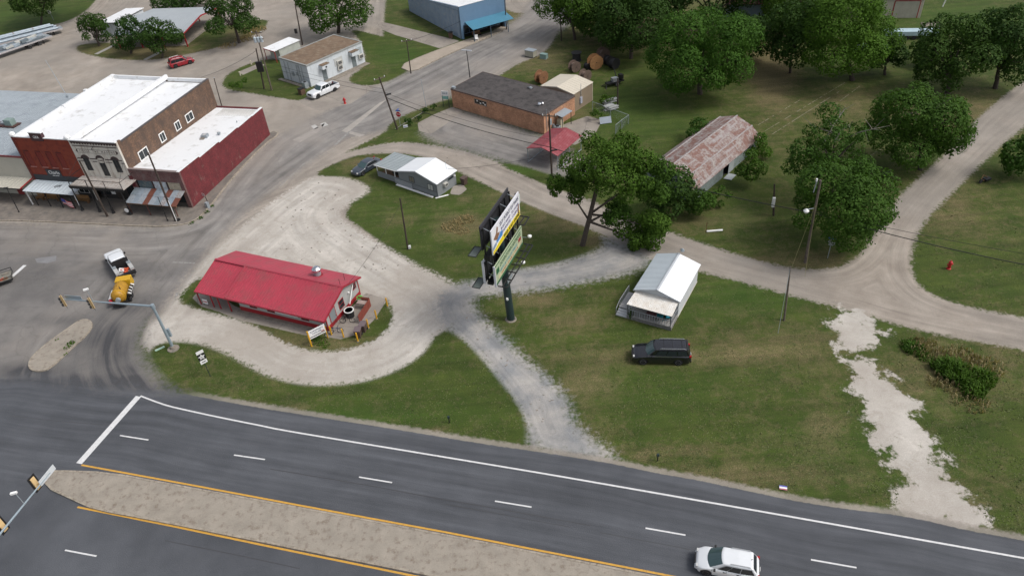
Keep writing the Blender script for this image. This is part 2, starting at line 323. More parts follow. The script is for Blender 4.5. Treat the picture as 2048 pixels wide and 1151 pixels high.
def ground_material():
    m, t, b = newmat('ground_surfaces'); g = t.nodes.new('ShaderNodeNewGeometry'); P = g.outputs['Position']
    def at(k): a = t.nodes.new('ShaderNodeAttribute'); a.attribute_name = k; return a.outputs['Fac']
    def mp(sc): n = t.nodes.new('ShaderNodeMapping'); t.links.new(P, n.inputs[0]); n.inputs['Scale'].default_value = sc; return n.outputs[0]
    nbig = noise(t, P, .06, 5, .6); nmid = noise(t, P, .35, 6, .6); nfine = noise(t, P, 2.2, 6, .65); nvf = noise(t, P, 9, 5, .7); ng = noise(t, P, 28, 3, .7)
    def rr(n, lo, hi, a=.35, c=.65): return ramp(t, n, [(a, lo), (c, hi)])
    def mask(k, amp, soft, nz=None):
        nz = nz or nfine; e = math_(t, 'ADD', at(k), math_(t, 'MULTIPLY', math_(t, 'SUBTRACT', nz, .5), amp*2))
        r = t.nodes.new('ShaderNodeMapRange'); r.interpolation_type = 'SMOOTHSTEP'; t.links.new(e, r.inputs[0]); r.inputs[1].default_value = -soft; r.inputs[2].default_value = soft; return r.outputs[0]
    # grass
    gr = mix(t, rr(nmid, 0., 1.), (.037, .06, .009), (.062, .082, .015))
    gr = mix(t, math_(t, 'MULTIPLY', rr(nfine, 0., 1., .3, .7), .5), gr, (.032, .05, .01))
    dryf = math_(t, 'ADD', math_(t, 'MULTIPLY', at('dry'), 1.45), math_(t, 'MULTIPLY', math_(t, 'SUBTRACT', nbig, .465), 1.7))
    dryf = math_(t, 'ADD', dryf, math_(t, 'ADD', math_(t, 'MULTIPLY', math_(t, 'SUBTRACT', nfine, .53), 1.6), math_(t, 'MULTIPLY', math_(t, 'SUBTRACT', noise(t, P, .55, 7, .7, .6), .5), 2.2)))
    dm = t.nodes.new('ShaderNodeClamp'); t.links.new(dryf, dm.inputs[0])
    gr = mix(t, math_(t, 'MULTIPLY', dm.outputs[0], .85), gr, mix(t, rr(nvf, 0., 1.), (.1, .083, .035), (.18, .14, .078)))
    gr = mix(t, math_(t, 'MULTIPLY', at('lush'), .6), gr, (.034, .078, .009))
    blade = noise(t, mp((1, 1, 1)), 17, 6, .75)
    gr = mix(t, 1, gr, rr(blade, .45, 1.55, .3, .7), 'MULTIPLY')
    gr = mix(t, .8, gr, rr(nvf, .62, 1.38, .3, .7), 'MULTIPLY')
    mrot = t.nodes.new('ShaderNodeMapping'); t.links.new(P, mrot.inputs[0]); mrot.inputs['Rotation'].default_value = (0, 0, .31); mrot.inputs['Scale'].default_value = (.05, .8, 1)
    gr = mix(t, .9, gr, rr(noise(t, mrot.outputs[0], 1.1, 4, .6), .78, 1.24, .32, .68), 'MULTIPLY')
    # weeds: scattered darker/lighter clumps
    vo = N(t, 'ShaderNodeTexVoronoi', Scale=.9); t.links.new(P, vo.inputs['Vector'])
    wd = math_(t, 'MULTIPLY', ramp(t, vo.outputs['Distance'], [(.05, 1.), (.22, 0.)]), rr(nmid, 0., 1., .5, .6))
    gr = mix(t, math_(t, 'MULTIPLY', wd, .55), gr, (.05, .095, .02))
    def track(k, fx, seed):   # wheel paths that follow the edge of a surface
        cb = t.nodes.new('ShaderNodeCombineXYZ'); t.links.new(math_(t, 'MULTIPLY', at(k), fx), cb.inputs[0])
        sx = t.nodes.new('ShaderNodeSeparateXYZ'); t.links.new(P, sx.inputs[0]); t.links.new(math_(t, 'MULTIPLY', sx.outputs[0], .07), cb.inputs[1]); t.links.new(math_(t, 'MULTIPLY_ADD', sx.outputs[1], .07, seed), cb.inputs[2])
        return noise(t, cb.outputs[0], 1., 5, .6)
    def pebbles(c, a=.75, b2=1.22):
        c = mix(t, .9, c, rr(ng, a, b2, .3, .7), 'MULTIPLY'); return mix(t, .7, c, rr(nvf, .85, 1.13), 'MULTIPLY')
    # gravel
    ga = mix(t, rr(nmid, 0., 1.), (.27, .235, .20), (.345, .305, .262)); ga = mix(t, 1, ga, rr(track('gravel', 1.3, 3.), .72, 1.18, .3, .7), 'MULTIPLY')
    ga = pebbles(mix(t, rr(nbig, 0., .5, .4, .6), ga, (.225, .21, .19)))
    ca = mix(t, rr(nmid, 0., 1.), (.42, .392, .352), (.55, .517, .472)); ca = mix(t, 1, ca, rr(track('caliche', 1.1, 9.), .76, 1.14, .3, .7), 'MULTIPLY')
    ca = mix(t, rr(nbig, 0., .8, .4, .6), ca, (.34, .305, .265)); ca = mix(t, rr(noise(t, P, .7, 7, .7, .5), 0., .55, .5, .68), ca, (.29, .26, .22)); ca = pebbles(ca, .8, 1.15)
    crk = N(t, 'ShaderNodeTexVoronoi', Scale=.16, feature='DISTANCE_TO_EDGE'); cv = t.nodes.new('ShaderNodeVectorMath'); cv.operation = 'ADD'; t.links.new(P, cv.inputs[0])
    nc = N(t, 'ShaderNodeTexNoise', Scale=.8, Detail=4.); t.links.new(P, nc.inputs['Vector']); t.links.new(nc.outputs['Color'], cv.inputs[1]); t.links.new(cv.outputs[0], crk.inputs['Vector'])
    crack = ramp(t, crk.outputs['Distance'], [(.0, 1.), (.012, 0.)])
    st = mix(t, rr(nmid, 0., 1.), (.22, .226, .232), (.38, .36, .335)); st = mix(t, 1, st, rr(track('stone', 1.5, 5.), .78, 1.15, .3, .7), 'MULTIPLY'); st = pebbles(st, .6, 1.3)
    tk = track('street', 1.0, 1.)
    sr = mix(t, rr(nmid, 0., 1.), (.175, .165, .157), (.235, .222, .208)); sr = mix(t, 1, sr, rr(tk, .7, 1.22, .32, .68), 'MULTIPLY')
    sr = mix(t, rr(nbig, 0., .55, .45, .6), sr, (.29, .26, .23))
    sr = mix(t, math_(t, 'MULTIPLY', crack, .2), sr, (.07, .065, .06))
    dk = t.nodes.new('ShaderNodeClamp'); t.links.new(math_(t, 'MULTIPLY', at('dark'), rr(tk, .35, 1.3)), dk.inputs[0])
    sr = mix(t, dk.outputs[0], sr, (.062, .062, .066)); sr = pebbles(sr, .85, 1.12)
    hw = mix(t, rr(nmid, 0., 1.), (.075, .08, .09), (.089, .094, .105)); hw = mix(t, 1, hw, rr(track('highway', 1.7, 2.), .78, 1.16, .3, .7), 'MULTIPLY')
    hw = mix(t, 1, hw, rr(track('highway', .5, 7.), .88, 1.12), 'MULTIPLY')
    hw = mix(t, .9, hw, rr(ng, .84, 1.14), 'MULTIPLY')
    cc = mix(t, rr(nmid, 0., 1.), (.23, .205, .18), (.30, .27, .235)); cc = mix(t, math_(t, 'MULTIPLY', crack, .5), cc, (.1, .09, .08)); cc = pebbles(cc, .85, 1.1)
    c = gr
    c = mix(t, mask('gravel', 1.1, .35), c, ga)
    # a caliche dusting creeping over grass
    c = mix(t, math_(t, 'MULTIPLY', mask('caliche', 2.4, .7, nvf), .35), c, ca)
    c = mix(t, mask('caliche', 2.0, .45), c, ca)
    pn_ = math_(t, 'ADD', math_(t, 'MULTIPLY', noise(t, P, .5, 3, .6), .62), math_(t, 'MULTIPLY', noise(t, P, 1.6, 8, .75), .38))
    c = mix(t, mask('patchy', 5.5, .45, pn_), c, ca)
    c = mix(t, mask('stone', 2.2, .9), c, st)
    c = mix(t, mask('street', 2.2, 1.3), c, sr)
    c = mix(t, mask('islands', 1.1, .3, nfine), c, gr)
    # sandy fringe along the highway
    e = at('highway'); fr = math_(t, 'MULTIPLY', mask('highway', .45, .35, nvf), 1.)
    sh = t.nodes.new('ShaderNodeMapRange'); t.links.new(math_(t, 'ADD', e, math_(t, 'MULTIPLY', math_(t, 'SUBTRACT', nfine, .5), .9)), sh.inputs[0]); sh.inputs[1].default_value = -.75; sh.inputs[2].default_value = -.3; sh.interpolation_type = 'SMOOTHSTEP'
    dk2 = t.nodes.new('ShaderNodeClamp'); t.links.new(math_(t, 'SUBTRACT', 1., math_(t, 'MULTIPLY', at('dark'), 1.6)), dk2.inputs[0])
    c = mix(t, math_(t, 'MULTIPLY', math_(t, 'MULTIPLY', sh.outputs[0], .8), dk2.outputs[0]), c, ga)
    dkh = t.nodes.new('ShaderNodeClamp'); t.links.new(math_(t, 'MULTIPLY', at('dark'), 1.0), dkh.inputs[0])
    hwm = mix(t, dkh.outputs[0], mask('highway', .12, .06), mask('highway', 2.0, 1.5)); c = mix(t, hwm, c, hw)
    c = mix(t, mask('concrete', .1, .07), c, cc)
    t.links.new(c, b.inputs['Base Color']); b.inputs['Roughness'].default_value = .93; b.inputs['Specular IOR Level'].default_value = .25
    hgt = math_(t, 'ADD', math_(t, 'MULTIPLY', blade, .6), nvf)
    bn = N(t, 'ShaderNodeBump', Strength=.55, Distance=.06); t.links.new(hgt, bn.inputs['Height']); t.links.new(bn.outputs[0], b.inputs['Normal'])
    return m
build_ground()
def slab(name, px, h, mat, z0=0., inset=None):
    P = smooth_poly(poly_px(px), 1) if len(px) > 5 else poly_px(px)
    return MB().prism([(x, y, z0) for x, y in P], (0, 0, h)).obj(name, mat)
DIRT = M('median_dirt', (.29, .258, .215), .95, var=.16, scale=.9, dirt=(.16, .125, .095), dirtamt=.2, bump=.5, bscale=8)
KERB = M('kerb_concrete', (.33, .29, .235), .9, var=.2, scale=1.5, dirt=(.16, .13, .1), dirtamt=.3)
def strip(pts, wd, z0, z1, name, mat, parent=None):     # ribbon prism along a ground polyline
    P = [np.array(p[:2], float) for p in pts]; L, R = [], []
    for i, p in enumerate(P):
        a = P[max(0, i-1)]; c = P[min(len(P)-1, i+1)]; d = (c-a)/max(1e-6, np.linalg.norm(c-a)); n = np.array([-d[1], d[0]])*wd/2
        L.append(p+n); R.append(p-n)
    mb = MB()
    for i in range(len(P)-1):
        q = [L[i], R[i], R[i+1], L[i+1]]
        if z1 > z0+.01: mb.prism([(*a, z0) for a in q], (0, 0, z1-z0))
        else: mb.poly([(*a, z1) for a in q])
    return mb.obj(name, mat, parent)
def raised(name, px, mat, h=.14, kw=.18):
    P = smooth_poly(poly_px(px), 1)
    o = struct(MB().prism([(x, y, 0) for x, y in P], (0, 0, h-.02)).obj(name, mat))
    k = strip(list(P)+[P[0]], kw, 0, h, 'kerb', KERB, o); return o
raised('median_strip', [(98,946),(112,942),(220,946),(335,968),(600,1016),(890,1070),(1335,1158),(1700,1235),(1700,1330),(1100,1198),(860,1150),(560,1090),(300,1038),(190,1018),(150,1000),(90,972)], DIRT)
raised('traffic_island', [(58,728),(66,712),(100,683),(140,655),(162,640),(178,640),(186,650),(176,668),(140,700),(100,738),(80,743),(62,740)], DIRT)
raised('sidewalk', [(-200,452),(0,440.5),(75,443),(150,446),(300,453.5),(350,452),(385,445),(412,424),(468,352),(530,288),(560,268),(545,262),(480,290),(386,416),(300,400),(100,380),(-200,378)], M('shop_sidewalk', (.2, .175, .15), .9, var=.22, scale=.5, dirt=(.12, .11, .1), dirtamt=.35, bump=.2))
raised('sidewalk', [(797,134),(846,112),(925,83),(1000,60),(1004,44),(1018,54),(990,70),(925,97),(870,122),(825,146)], M('street_sidewalk', (.34, .29, .235), .9, var=.15, scale=.5))
PAINTW = M('white_road_paint', (.62, .62, .62), .7, var=.12, scale=3, dirt=(.3, .3, .3), dirtamt=.12)
PAINTY = M('yellow_road_paint', (.55, .30, .045), .7, var=.12, scale=3, dirt=(.25, .15, .06), dirtamt=.15)
Z1 = .006
wl = [(281,791),(330,809),(380,821),(440,834),(520,850),(600,865.3),(1000,931.5),(1200,965.5),(1600,1035.5),(2048,1115),(2400,1178)]
def fine(px, k=3):
    P = [G(*p)[:2] for p in px]; out = []
    for i in range(len(P)-1):
        p0, p1, p2, p3 = P[max(0, i-1)], P[i], P[i+1], P[min(len(P)-1, i+2)]
        for j in range(k):
            t = j/k; out.append(.5*((2*p1)+(-p0+p2)*t+(2*p0-5*p1+4*p2-p3)*t*t+(-p0+3*p1-3*p2+p3)*t**3))
    return out+[P[-1]]
struct(strip(fine(wl), .16, 0, Z1, 'edge_line', PAINTW))
struct(strip([G(277,792), G(158,926)], .62, 0, Z1, 'stop_line', PAINTW))
struct(strip([G(163,929), G(380,968.5), G(600,1009.8), G(890,1063), G(1335,1149.5), G(1700,1222)], .17, 0, Z1, 'yellow_line', PAINTY))
struct(strip([G(155,1013), G(350,1052), G(560,1096), G(840,1153), G(1100,1203)], .17, 0, Z1, 'yellow_line', PAINTY))
struct(strip([G(112,929), G(96,951)], .62, .12, .125, 'stop_line', PAINTW)) if False else None
for a, b in (((240,870),(297,879)),((468,909),(530,918)),((718,953),(784,964)),((990,1001),(1063,1013)),((1291,1055),(1371,1069)),((1622,1118),(1713,1134)),((130,1099),(193,1111))):
    struct(strip([G(*a), G(*b)], .13, 0, Z1, 'lane_dash', PAINTW))
struct(strip([G(50,530), G(24,553)], .5, 0, Z1, 'stop_line', PAINTW))
TARS = M('tar_seal', (.045, .045, .048), .6, var=.1)
for pts_, wd in (([(540,937),(720,967),(860,993),(1000,1017),(1180,1050)], .07), ([(890,1007),(1000,1027),(1140,1053)], .05), ([(1200,1064),(1330,1088),(1380,1098)], .06), ([(20,830),(120,842),(230,850)], .06), ([(330,1080),(470,1108),(600,1136)], .06)):
    struct(strip(fine(pts_), wd, 0, .0048, 'tar_seal', TARS))
FADED = M('faded_road_paint', (.33, .32, .31), .8, var=.3, scale=2, dirt=(.17, .16, .15), dirtamt=.5)
for a, b, wd in (((560,372),(610,325),.12),((790,258),(850,222),.12),((700,262),(670,290),.4),((345,524),(390,526),.25),((355,585),(352,592),.3)):
    struct(strip([G(*a), G(*b)], wd, 0, Z1, 'faded_line', FADED))
for q, c, nm in (([(640,248),(650,244),(657,250),(646,254)], (.42,.41,.39), 'patch'), ([(622,252),(630,249),(637,255),(628,259)], (.42,.41,.39), 'patch'), ([(70,517),(113,511),(112,521),(95,526),(74,525)], (.2,.2,.205), 'patch'), ([(650,246),(640,262),(600,285),(585,280),(620,262)], (.3,.275,.25), 'patch'), ([(683,262),(760,205),(775,198),(700,262),(730,270),(720,274)], (.33,.305,.275), 'patch')):
    struct(MB().poly([(*G(*p)[:2], .0045) for p in q]).obj('road_patch', M('patch_%d_%d' % (q[0][0], q[0][1]), c, .9, var=.15, scale=1.)))
# ================================================================== building helpers (local coordinates of a thing)
def part(parent, name, mb, mat, smooth=False): return mb.obj(name, mat, parent, smooth)
def text(parent, name, s, size, mat, org, right, up, width=None, depth=.01, align='CENTER'):
    cu = bpy.data.curves.new('lettering', 'FONT'); cu.body = s; cu.size = size; cu.align_x = align; cu.align_y = 'CENTER'; cu.extrude = depth; cu.resolution_u = 2
    to = bpy.data.objects.new('lettering', cu); me = bpy.data.meshes.new_from_object(to); bpy.data.objects.remove(to)
    n = len(me.vertices); co = np.zeros(n*3); me.vertices.foreach_get('co', co); co = co.reshape(-1, 3)
    if width and n: co[:, 0] *= width/max(1e-6, np.ptp(co[:, 0]))
    R, U = np.array(right, float), np.array(up, float); R /= np.linalg.norm(R); U /= np.linalg.norm(U); Nn = np.cross(R, U)
    co = np.array(org, float)+co[:, :1]*R+co[:, 1:2]*U+co[:, 2:]*Nn
    me.vertices.foreach_set('co', co.ravel()); me.update(); me.name = name; me.materials.clear(); me.materials.append(mat)
    return link(bpy.data.objects.new(name, me), parent)
def slope(a, b, c, d, th=.06):   # roof slab: a-b along eave, d-c along ridge
    a, b, c, d = map(Vector, (a, b, c, d)); n = (b-a).cross(d-a).normalized()
    if n.z < 0: n = -n
    return MB().prism([a, b, c, d], -n*th)
def ribs(a, b, c, d, pitch, hh=.035, wd=.04):
    a, b, c, d = map(Vector, (a, b, c, d)); n = (b-a).cross(d-a).normalized()
    if n.z < 0: n = -n
    k = max(2, int((b-a).length/pitch)); mb = MB(); e = (b-a).normalized()*wd/2
    for i in range(k+1):
        p = a+(b-a)*(i/k); q = d+(c-d)*(i/k)
        e2 = e if 0 < i < k else e*.3
        mb.poly([p-e2+n*.001, p+e2+n*.001, p+n*hh]); mb.poly([p-e2+n*.001, p+n*hh, q+n*hh, q-e2+n*.001]); mb.poly([p+e2+n*.001, q+e2+n*.001, q+n*hh, p+n*hh])
    return mb
def roof_slope(parent, a, b, c, d, mat, pitch=.3, name='roof_slope', ribm=None, hh=.035):
    r = part(parent, name, slope(a, b, c, d), mat); stuff(part(r, 'rib', ribs(a, b, c, d, pitch, hh), ribm or mat)); return r
def window(parent, c, right, up, w, h, frame=None, glass=None, mull=(1, 0), ft=.06, proud=.05, name='window'):
    c, R, U = Vector(c), Vector(right).normalized(), Vector(up).normalized(); n = R.cross(U)
    mb = MB()
    for s in (-1, 1):
        mb.obox(c+R*s*(w/2-ft/2)+n*proud/2, R*ft/2, U*h/2, n*proud/2); mb.obox(c+U*s*(h/2-ft/2)+n*proud/2, R*(w/2-ft), U*ft/2, n*proud/2)
    for i in range(1, mull[0]+1): mb.obox(c+R*(-w/2+w*i/(mull[0]+1))+n*proud*.45, R*.022, U*(h/2-ft), n*proud*.4)
    for i in range(1, mull[1]+1): mb.obox(c+U*(-h/2+h*i/(mull[1]+1))+n*proud*.45, R*(w/2-ft), U*.022, n*proud*.4)
    o = part(parent, name, mb, frame or WHITE)
    part(o, 'pane', MB().obox(c+n*.012, R*(w/2-ft*.7), U*(h/2-ft*.7), n*.008), glass or GLASS); return o
def door(parent, c, right, w, h, mat, name='door'):
    c, R = Vector(c), Vector(right).normalized(); U = V(0, 0, 1); n = R.cross(U)
    o = part(parent, name, MB().obox(c+U*h/2+n*.02, R*w/2, U*h/2, n*.025), mat)
    part(o, 'handle', MB().obox(c+R*w*.4+U*h*.48+n*.07, R*.02, U*.06, n*.03), CHROME); return o
def ac(parent, c, right, w=.65, h=.45, d=.4):
    c, R = Vector(c), Vector(right).normalized(); U = V(0, 0, 1); n = R.cross(U)
    o = part(parent, 'air_conditioner', MB().obox(c+n*d/2, R*w/2, U*h/2, n*d/2), plain('ac_casing', (.5, .49, .45), .6))
    part(o, 'grille', MB().obox(c+n*(d+.005), R*w*.38, U*h*.34, n*.006), plain('grille_grey', (.1, .1, .1), .7)); return o
X_, Y_, Z_ = V(1, 0, 0), V(0, 1, 0), V(0, 0, 1)
# ================================================================== storefront row
ROW = Frame(G(386, 417), math.radians(-16.917)); ra = ROW.a
REDSIDE = brickmat('worn_red_painted_brick', (.18, .024, .03), (.13, .02, .026), (.12, .03, .032), stain=(.2, .13, .115), amt=.2)
REDFRONT = brickmat('faded_red_brick_front', (.13, .05, .05), (.17, .08, .075), (.2, .15, .14), stain=(.2, .16, .15), amt=.4)
REDPAINT = M('red_painted_brick', (.22, .038, .018), .85, var=.16, scale=.8, dirt=(.13, .02, .014), dirtamt=.3, bump=.2, bscale=14)
BROWNBR = brickmat('mottled_brown_brick', (.2, .11, .062), (.11, .06, .042), (.17, .125, .095), stain=(.075, .052, .042), amt=.62)
CREAM = M('cream_painted_brick', (.6, .57, .51), .8, var=.1, scale=1, dirt=(.3, .24, .19), dirtamt=.26, streak=True, bump=.15)
DTRIM = plain('dark_brown_trim', (.05, .03, .03), .7)
# --- red side brick shop
b1 = thing('brick_shop', 'low corner shop of worn dark red brick with flat white roof beside the dirt road', 'building', ROW.W(0, 0), ra)
W1, D1, H1, H1b = 8.0, 21.9, 5.62, 4.72
stepsY = [0, 4.6, 4.75, 9.5, 9.65, 14.5, 14.65, 18.6, 18.75, D1]
stepsZ = [5.65, 5.5, 5.28, 5.22, 5.02, 4.98, 4.84, 4.8, 4.72, 4.7]
pr = [(0, y, z) for y, z in zip(stepsY, stepsZ)]
part(b1, 'side_wall', MB().prism([(-.3, 0.31, 0), (-.3, D1-.3, 0)]+[(-.3, y if 0 < y < D1 else (.31 if y == 0 else D1-.3), z) for (_, y, z) in reversed(pr)], (.3, 0, 0)), REDSIDE)
part(b1, 'rear_wall', MB().box(-W1, 0, D1-.298, D1, 0, 4.68), REDSIDE)
fw = MB().box(-W1, 0, 0, .3, 3.95, H1).box(-W1, -W1+.45, 0, .3, 0, 3.95).box(-.6, 0, 0, .3, 0, 3.95)
part(b1, 'front_wall', fw, REDFRONT)
db = MB()
for i in range(26): db.box(-W1+.3+i*.29, -W1+.42+i*.29, -.05, 0, H1-.62, H1-.42)
stuff(part(b1, 'dentil_brick', db, REDFRONT))
part(b1, 'cornice', MB().box(-W1+.02, .03, -.07, .33, H1, H1+.07), M('cornice_grey', (.2, .16, .15), .8))
part(b1, 'roof', slope((-W1, .3, 5.3), (-.3, .3, 5.3), (-.3, D1-.3, 4.5), (-W1, D1-.3, 4.5), .2), WHITE_ROOF)
cop = MB()
for i in range(len(pr)-1):
    (_, y0, z0), (_, y1, z1) = pr[i], pr[i+1]
    cop.prism([(-.36, y0, z0+.005), (.05, y0, z0+.005), (.05, y1, z1+.005), (-.36, y1, z1+.005)], (0, 0, .06))
part(b1, 'coping', cop, WHITE_ROOF)
rs = MB()
for i in range(22): rs.box(-6.4+i*.27, -6.3+i*.27, D1-3.3+(i*.02), D1-.75, 4.56, 4.64)
stuff(part(b1, 'roof_slat', rs, M('slat_grey', (.5, .49, .47), .8)))
part(b1, 'roof_vent', MB().lathe([(.18, 0), (.18, .35), (.26, .36), (.26, .45), (.05, .52)], (-1.6, 12.2, 4.75), 12), GALV)
part(b1, 'roof_vent', MB().lathe([(.08, 0), (.08, .4)], (-1.3, 16.6, 4.55), 8), GALV)
u_ = thing('rooftop_air_unit', 'small square metal air unit lying on the white roof of the red corner shop', 'air conditioner', ROW.W(-3.3, 11.2, 4.92), ra+.2)
part(u_, 'casing', MB().box(-.45, .45, -.4, .4, 0, .42), GALV); part(u_, 'fan_grille', MB().lathe([(.3, 0), (.3, .03)], (0, 0, .42), 14), plain('grille_pale', (.42, .42, .42), .7))
part(u_, 'duct', MB().box(-.5, .1, -.9, -.4, 0, .14), CONC)
# shop front below
part(b1, 'shop_front', MB().box(-W1+.45, -.6, .22, .3, 0, 2.6), M('boarded_front', (.06, .055, .05), .8))
for i, (c, x0, x1) in enumerate((((.08, .12, .14), -7.3, -5.15), ((.5, .55, .6), -4.85, -2.85), ((.45, .4, .3), -2.55, -.65))):
    part(b1, 'transom_panel', MB().box(x0, x1, .1, .16, 2.45, 3.88), M('transom_%d' % i, c, .6, var=.2, scale=2, dirt=(.25, .22, .18), dirtamt=.25))
part(b1, 'transom_backing', MB().box(-W1+.45, -.6, .17, .22, 2.4, 3.95), DARK)
for x in (-7.6, -5.0, -2.7): part(b1, 'transom_post', MB().box(x-.09, x+.09, .06, .165, 0, 3.95), DTRIM)
for x0, x1 in ((-4.7, -2.9), (-2.5, -.7)): window(b1, ((x0+x1)/2, .21, 1.45), X_, Z_, x1-x0, 1.5, DTRIM, mull=(0, 0))
door(b1, (-6.2, .21, 0), X_, 1.0, 2.1, M('old_shop_door', (.07, .02, .018), .6)); part(b1, 'gate_bar', MB().box(-8.25, -7.75, -.1, 0, 2.9, 4.6), plain('dark_red_box', (.1, .012, .018), .6))
# awning of galvanised sheets
aw = thing('shop_awning', 'rust streaked corrugated sheet awning over the front of the red corner shop', 'awning', ROW.W(0, 0), ra)
SHEET = [M('galv_sheet_%d' % i, c, .5, .15, var=.2, scale=2.5, dirt=(.16, .055, .035), dirtamt=a) for i, (c, a) in enumerate((((.30, .34, .38), .12), ((.26, .31, .36), .05), ((.34, .35, .36), .3), ((.22, .27, .31), .1), ((.17, .07, .05), .5)))]
fx = -8.05
for row, (y0, z0, y1, z1) in enumerate(((-2.65, 1.95, -1.2, 2.4), (-1.25, 2.42, .0, 2.8))):
    for i in range(9):
        x0 = -8.05+i*.88+.01; x1 = x0+.87; k = [0, 1, 0, 4, 0, 3, 2, 1, 4][i] if row == 0 else [3, 1, 0, 4, 3, 0, 4, 0, 2][i]
        dz = random.uniform(0, .02)
        s_ = part(aw, 'roof_sheet', slope((x0, y0, z0+dz), (x1, y0, z0+dz), (x1, y1, z1+dz), (x0, y1, z1+dz), .02), SHEET[k])
part(aw, 'beam', MB().box(-8.0, -.1, -2.6, -2.5, 1.78, 1.9).box(-8.0, -.1, -.12, -.04, 2.6, 2.74), BROWNWOOD)
for x, y in ((-4.9, -2.5), (-.75, -2.3), (-7.9, -2.5)): part(aw, 'post', MB().box(x-.05, x+.05, y-.05, y+.05, 0.12, 1.8), plain('rust_post', (.12, .05, .04), .8))
# --- cream building
b2 = thing('cream_shop', 'two storey cream brick storefront with arched windows and painted sign band', 'building', ROW.W(-8.0, 0), ra)
W2, D2, H2 = 7.6, 22.0, 9.5
part(b2, 'side_wall', MB().prism([(-.3, .3, 0), (-.3, D2, 0), (-.3, D2, 9.05), (-.3, .9, 9.15), (-.3, .9, 9.5), (-.3, .3, 9.5)], (.3, 0, 0)), BROWNBR)
part(b2, 'rear_wall', MB().box(-W2, -.3, D2-.3, D2-.002, 0, 9.0), BROWNBR)
part(b2, 'front_wall', MB().box(-W2, 0, 0, .3, 3.4, H2).box(-W2, -W2+.3, 0, .3, 0, 3.4).box(-.3, 0, 0, .3, 0, 3.4), CREAM)
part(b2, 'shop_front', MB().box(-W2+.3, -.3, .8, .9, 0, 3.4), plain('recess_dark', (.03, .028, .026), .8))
part(b2, 'roof', slope((-W2, .3, 8.75), (-.3, .3, 8.75), (-.3, D2-.3, 8.5), (-W2, D2-.3, 8.5), .2), WHITE_ROOF)
part(b2, 'parapet', MB().prism([(-W2, .3, 8.9), (-W2, D2, 8.9), (-W2, D2, 9.55), (-W2, .3, 9.75)], (.35, 0, 0)).box(-W2+.35, -.3, D2-.34, D2-.0, 8.6, 9.1), WHITE_ROOF)
part(b2, 'coping', MB().prism([(-.34, .9, 9.16), (-.34, D2, 9.06), (-.34, D2, 9.12), (-.34, .9, 9.22)], (.37, 0, 0)), plain('dark_coping', (.07, .06, .06), .7))
part(b2, 'cornice', MB().box(-W2+.05, -.05, -.12, .35, H2, H2+.12), WHITE_ROOF)
dn = MB()
for i in range(17):
    x = -W2+.25+i*.435; dn.prism([(x, -.07, H2-.04), (x+.4, -.07, H2-.04), (x+.4, -.07, H2-.28), (x+.2, -.07, H2-.5), (x, -.07, H2-.28)], (0, .07, 0))
stuff(part(b2, 'cornice_drop', dn, DTRIM))
part(b2, 'cornice_band', MB().box(-W2+.15, -.15, -.09, 0, H2-.06, H2+.0), DTRIM)
part(b2, 'trim_band', MB().box(-W2+.3, -.2, -.06, 0, 8.72, 8.82), DTRIM)
for x0, x1 in ((-W2+.25, -6.55), (-5.35, -4.3), (-2.9, -1.9), (-.75, -.25)): part(b2, 'trim_band', MB().box(x0, x1, -.06, 0, 6.82, 6.93), DTRIM)
for x0, x1 in ((-W2+.1, -6.5), (-5.1, -4.4), (-3.0, -2.0), (-.6, -.02)): part(b2, 'trim_band', MB().box(x0, x1, -.05, 0, 6.42, 6.49), DTRIM)
sg = part(b2, 'sign_band', MB().prism([(-7.1, -.03, 8.0), (-6.8, -.03, 7.72), (-.6, -.03, 7.72), (-.3, -.03, 8.0), (-.6, -.03, 8.28), (-6.8, -.03, 8.28)], (0, .03, 0)), DTRIM)
part(sg, 'sign_face', MB().box(-6.75, -.66, -.04, -.03, 7.76, 8.24), CREAM)
text(sg, 'lettering', 'C I R C L E     T H E     W A G O N S', .44, DTRIM, (-3.7, -.045, 8.0), X_, Z_, 5.6)
part(b2, 'bracket_lamp', MB().tube((-3.8, 0, 8.85), (-3.8, -.5, 8.7), .04, .03, 6).lathe([(.12, 0), (.05, .15)], (-3.8, -.5, 8.55), 8), BLACK)
def arch(parent, cx, z0, z1, w):
    pts = [(cx-w/2, -.02, z0), (cx+w/2, -.02, z0), (cx+w/2, -.02, z1)]+[(cx+w/2*math.cos(t), -.02, z1+w/2*.8*math.sin(t)) for t in np.linspace(0, math.pi, 9)[1:-1]]+[(cx-w/2, -.02, z1)]
    o = part(parent, 'arched_window', MB().prism(pts, (0, .018, 0)), plain('dark_sash', (.035, .03, .032), .5))
    hd = [(cx+(w/2+.18)*math.cos(t), -.08, z1+(w/2*.8+.2)*math.sin(t)) for t in np.linspace(0, math.pi, 11)]+[(cx+w/2*math.cos(t), -.08, z1+w/2*.8*math.sin(t)) for t in np.linspace(math.pi, 0, 11)]
    mb = MB()
    for i in range(10): mb.prism([hd[i], hd[i+1], hd[20-i], hd[21-i]], (0, .078, 0))
    part(o, 'hood', mb, DTRIM); part(o, 'sill', MB().box(cx-w/2-.1, cx+w/2+.1, -.1, -.021, z0-.12, z0), CREAM)
    part(o, 'mullion', MB().box(cx-.03, cx+.03, -.035, -.022, z0, z1+w*.3), BLACK)
    for s in (-1, 1): part(o, 'pane', MB().box(cx+s*w/4-.15, cx+s*w/4+.15, -.03, -.021, z0+.1, z1), GLASS)
for cx in (-6.1, -1.35): arch(b2, cx, 5.0, 6.85, .95)
arch(b2, -3.7, 4.3, 6.9, .95); part(b2, 'balcony_door_panel', MB().box(-4.1, -3.3, -.06, -.036, 6.35, 7.05), CREAM)
text(b2, 'date_figures', '1888', .3, DTRIM, (-3.7, -.07, 6.7), X_, Z_, .6)
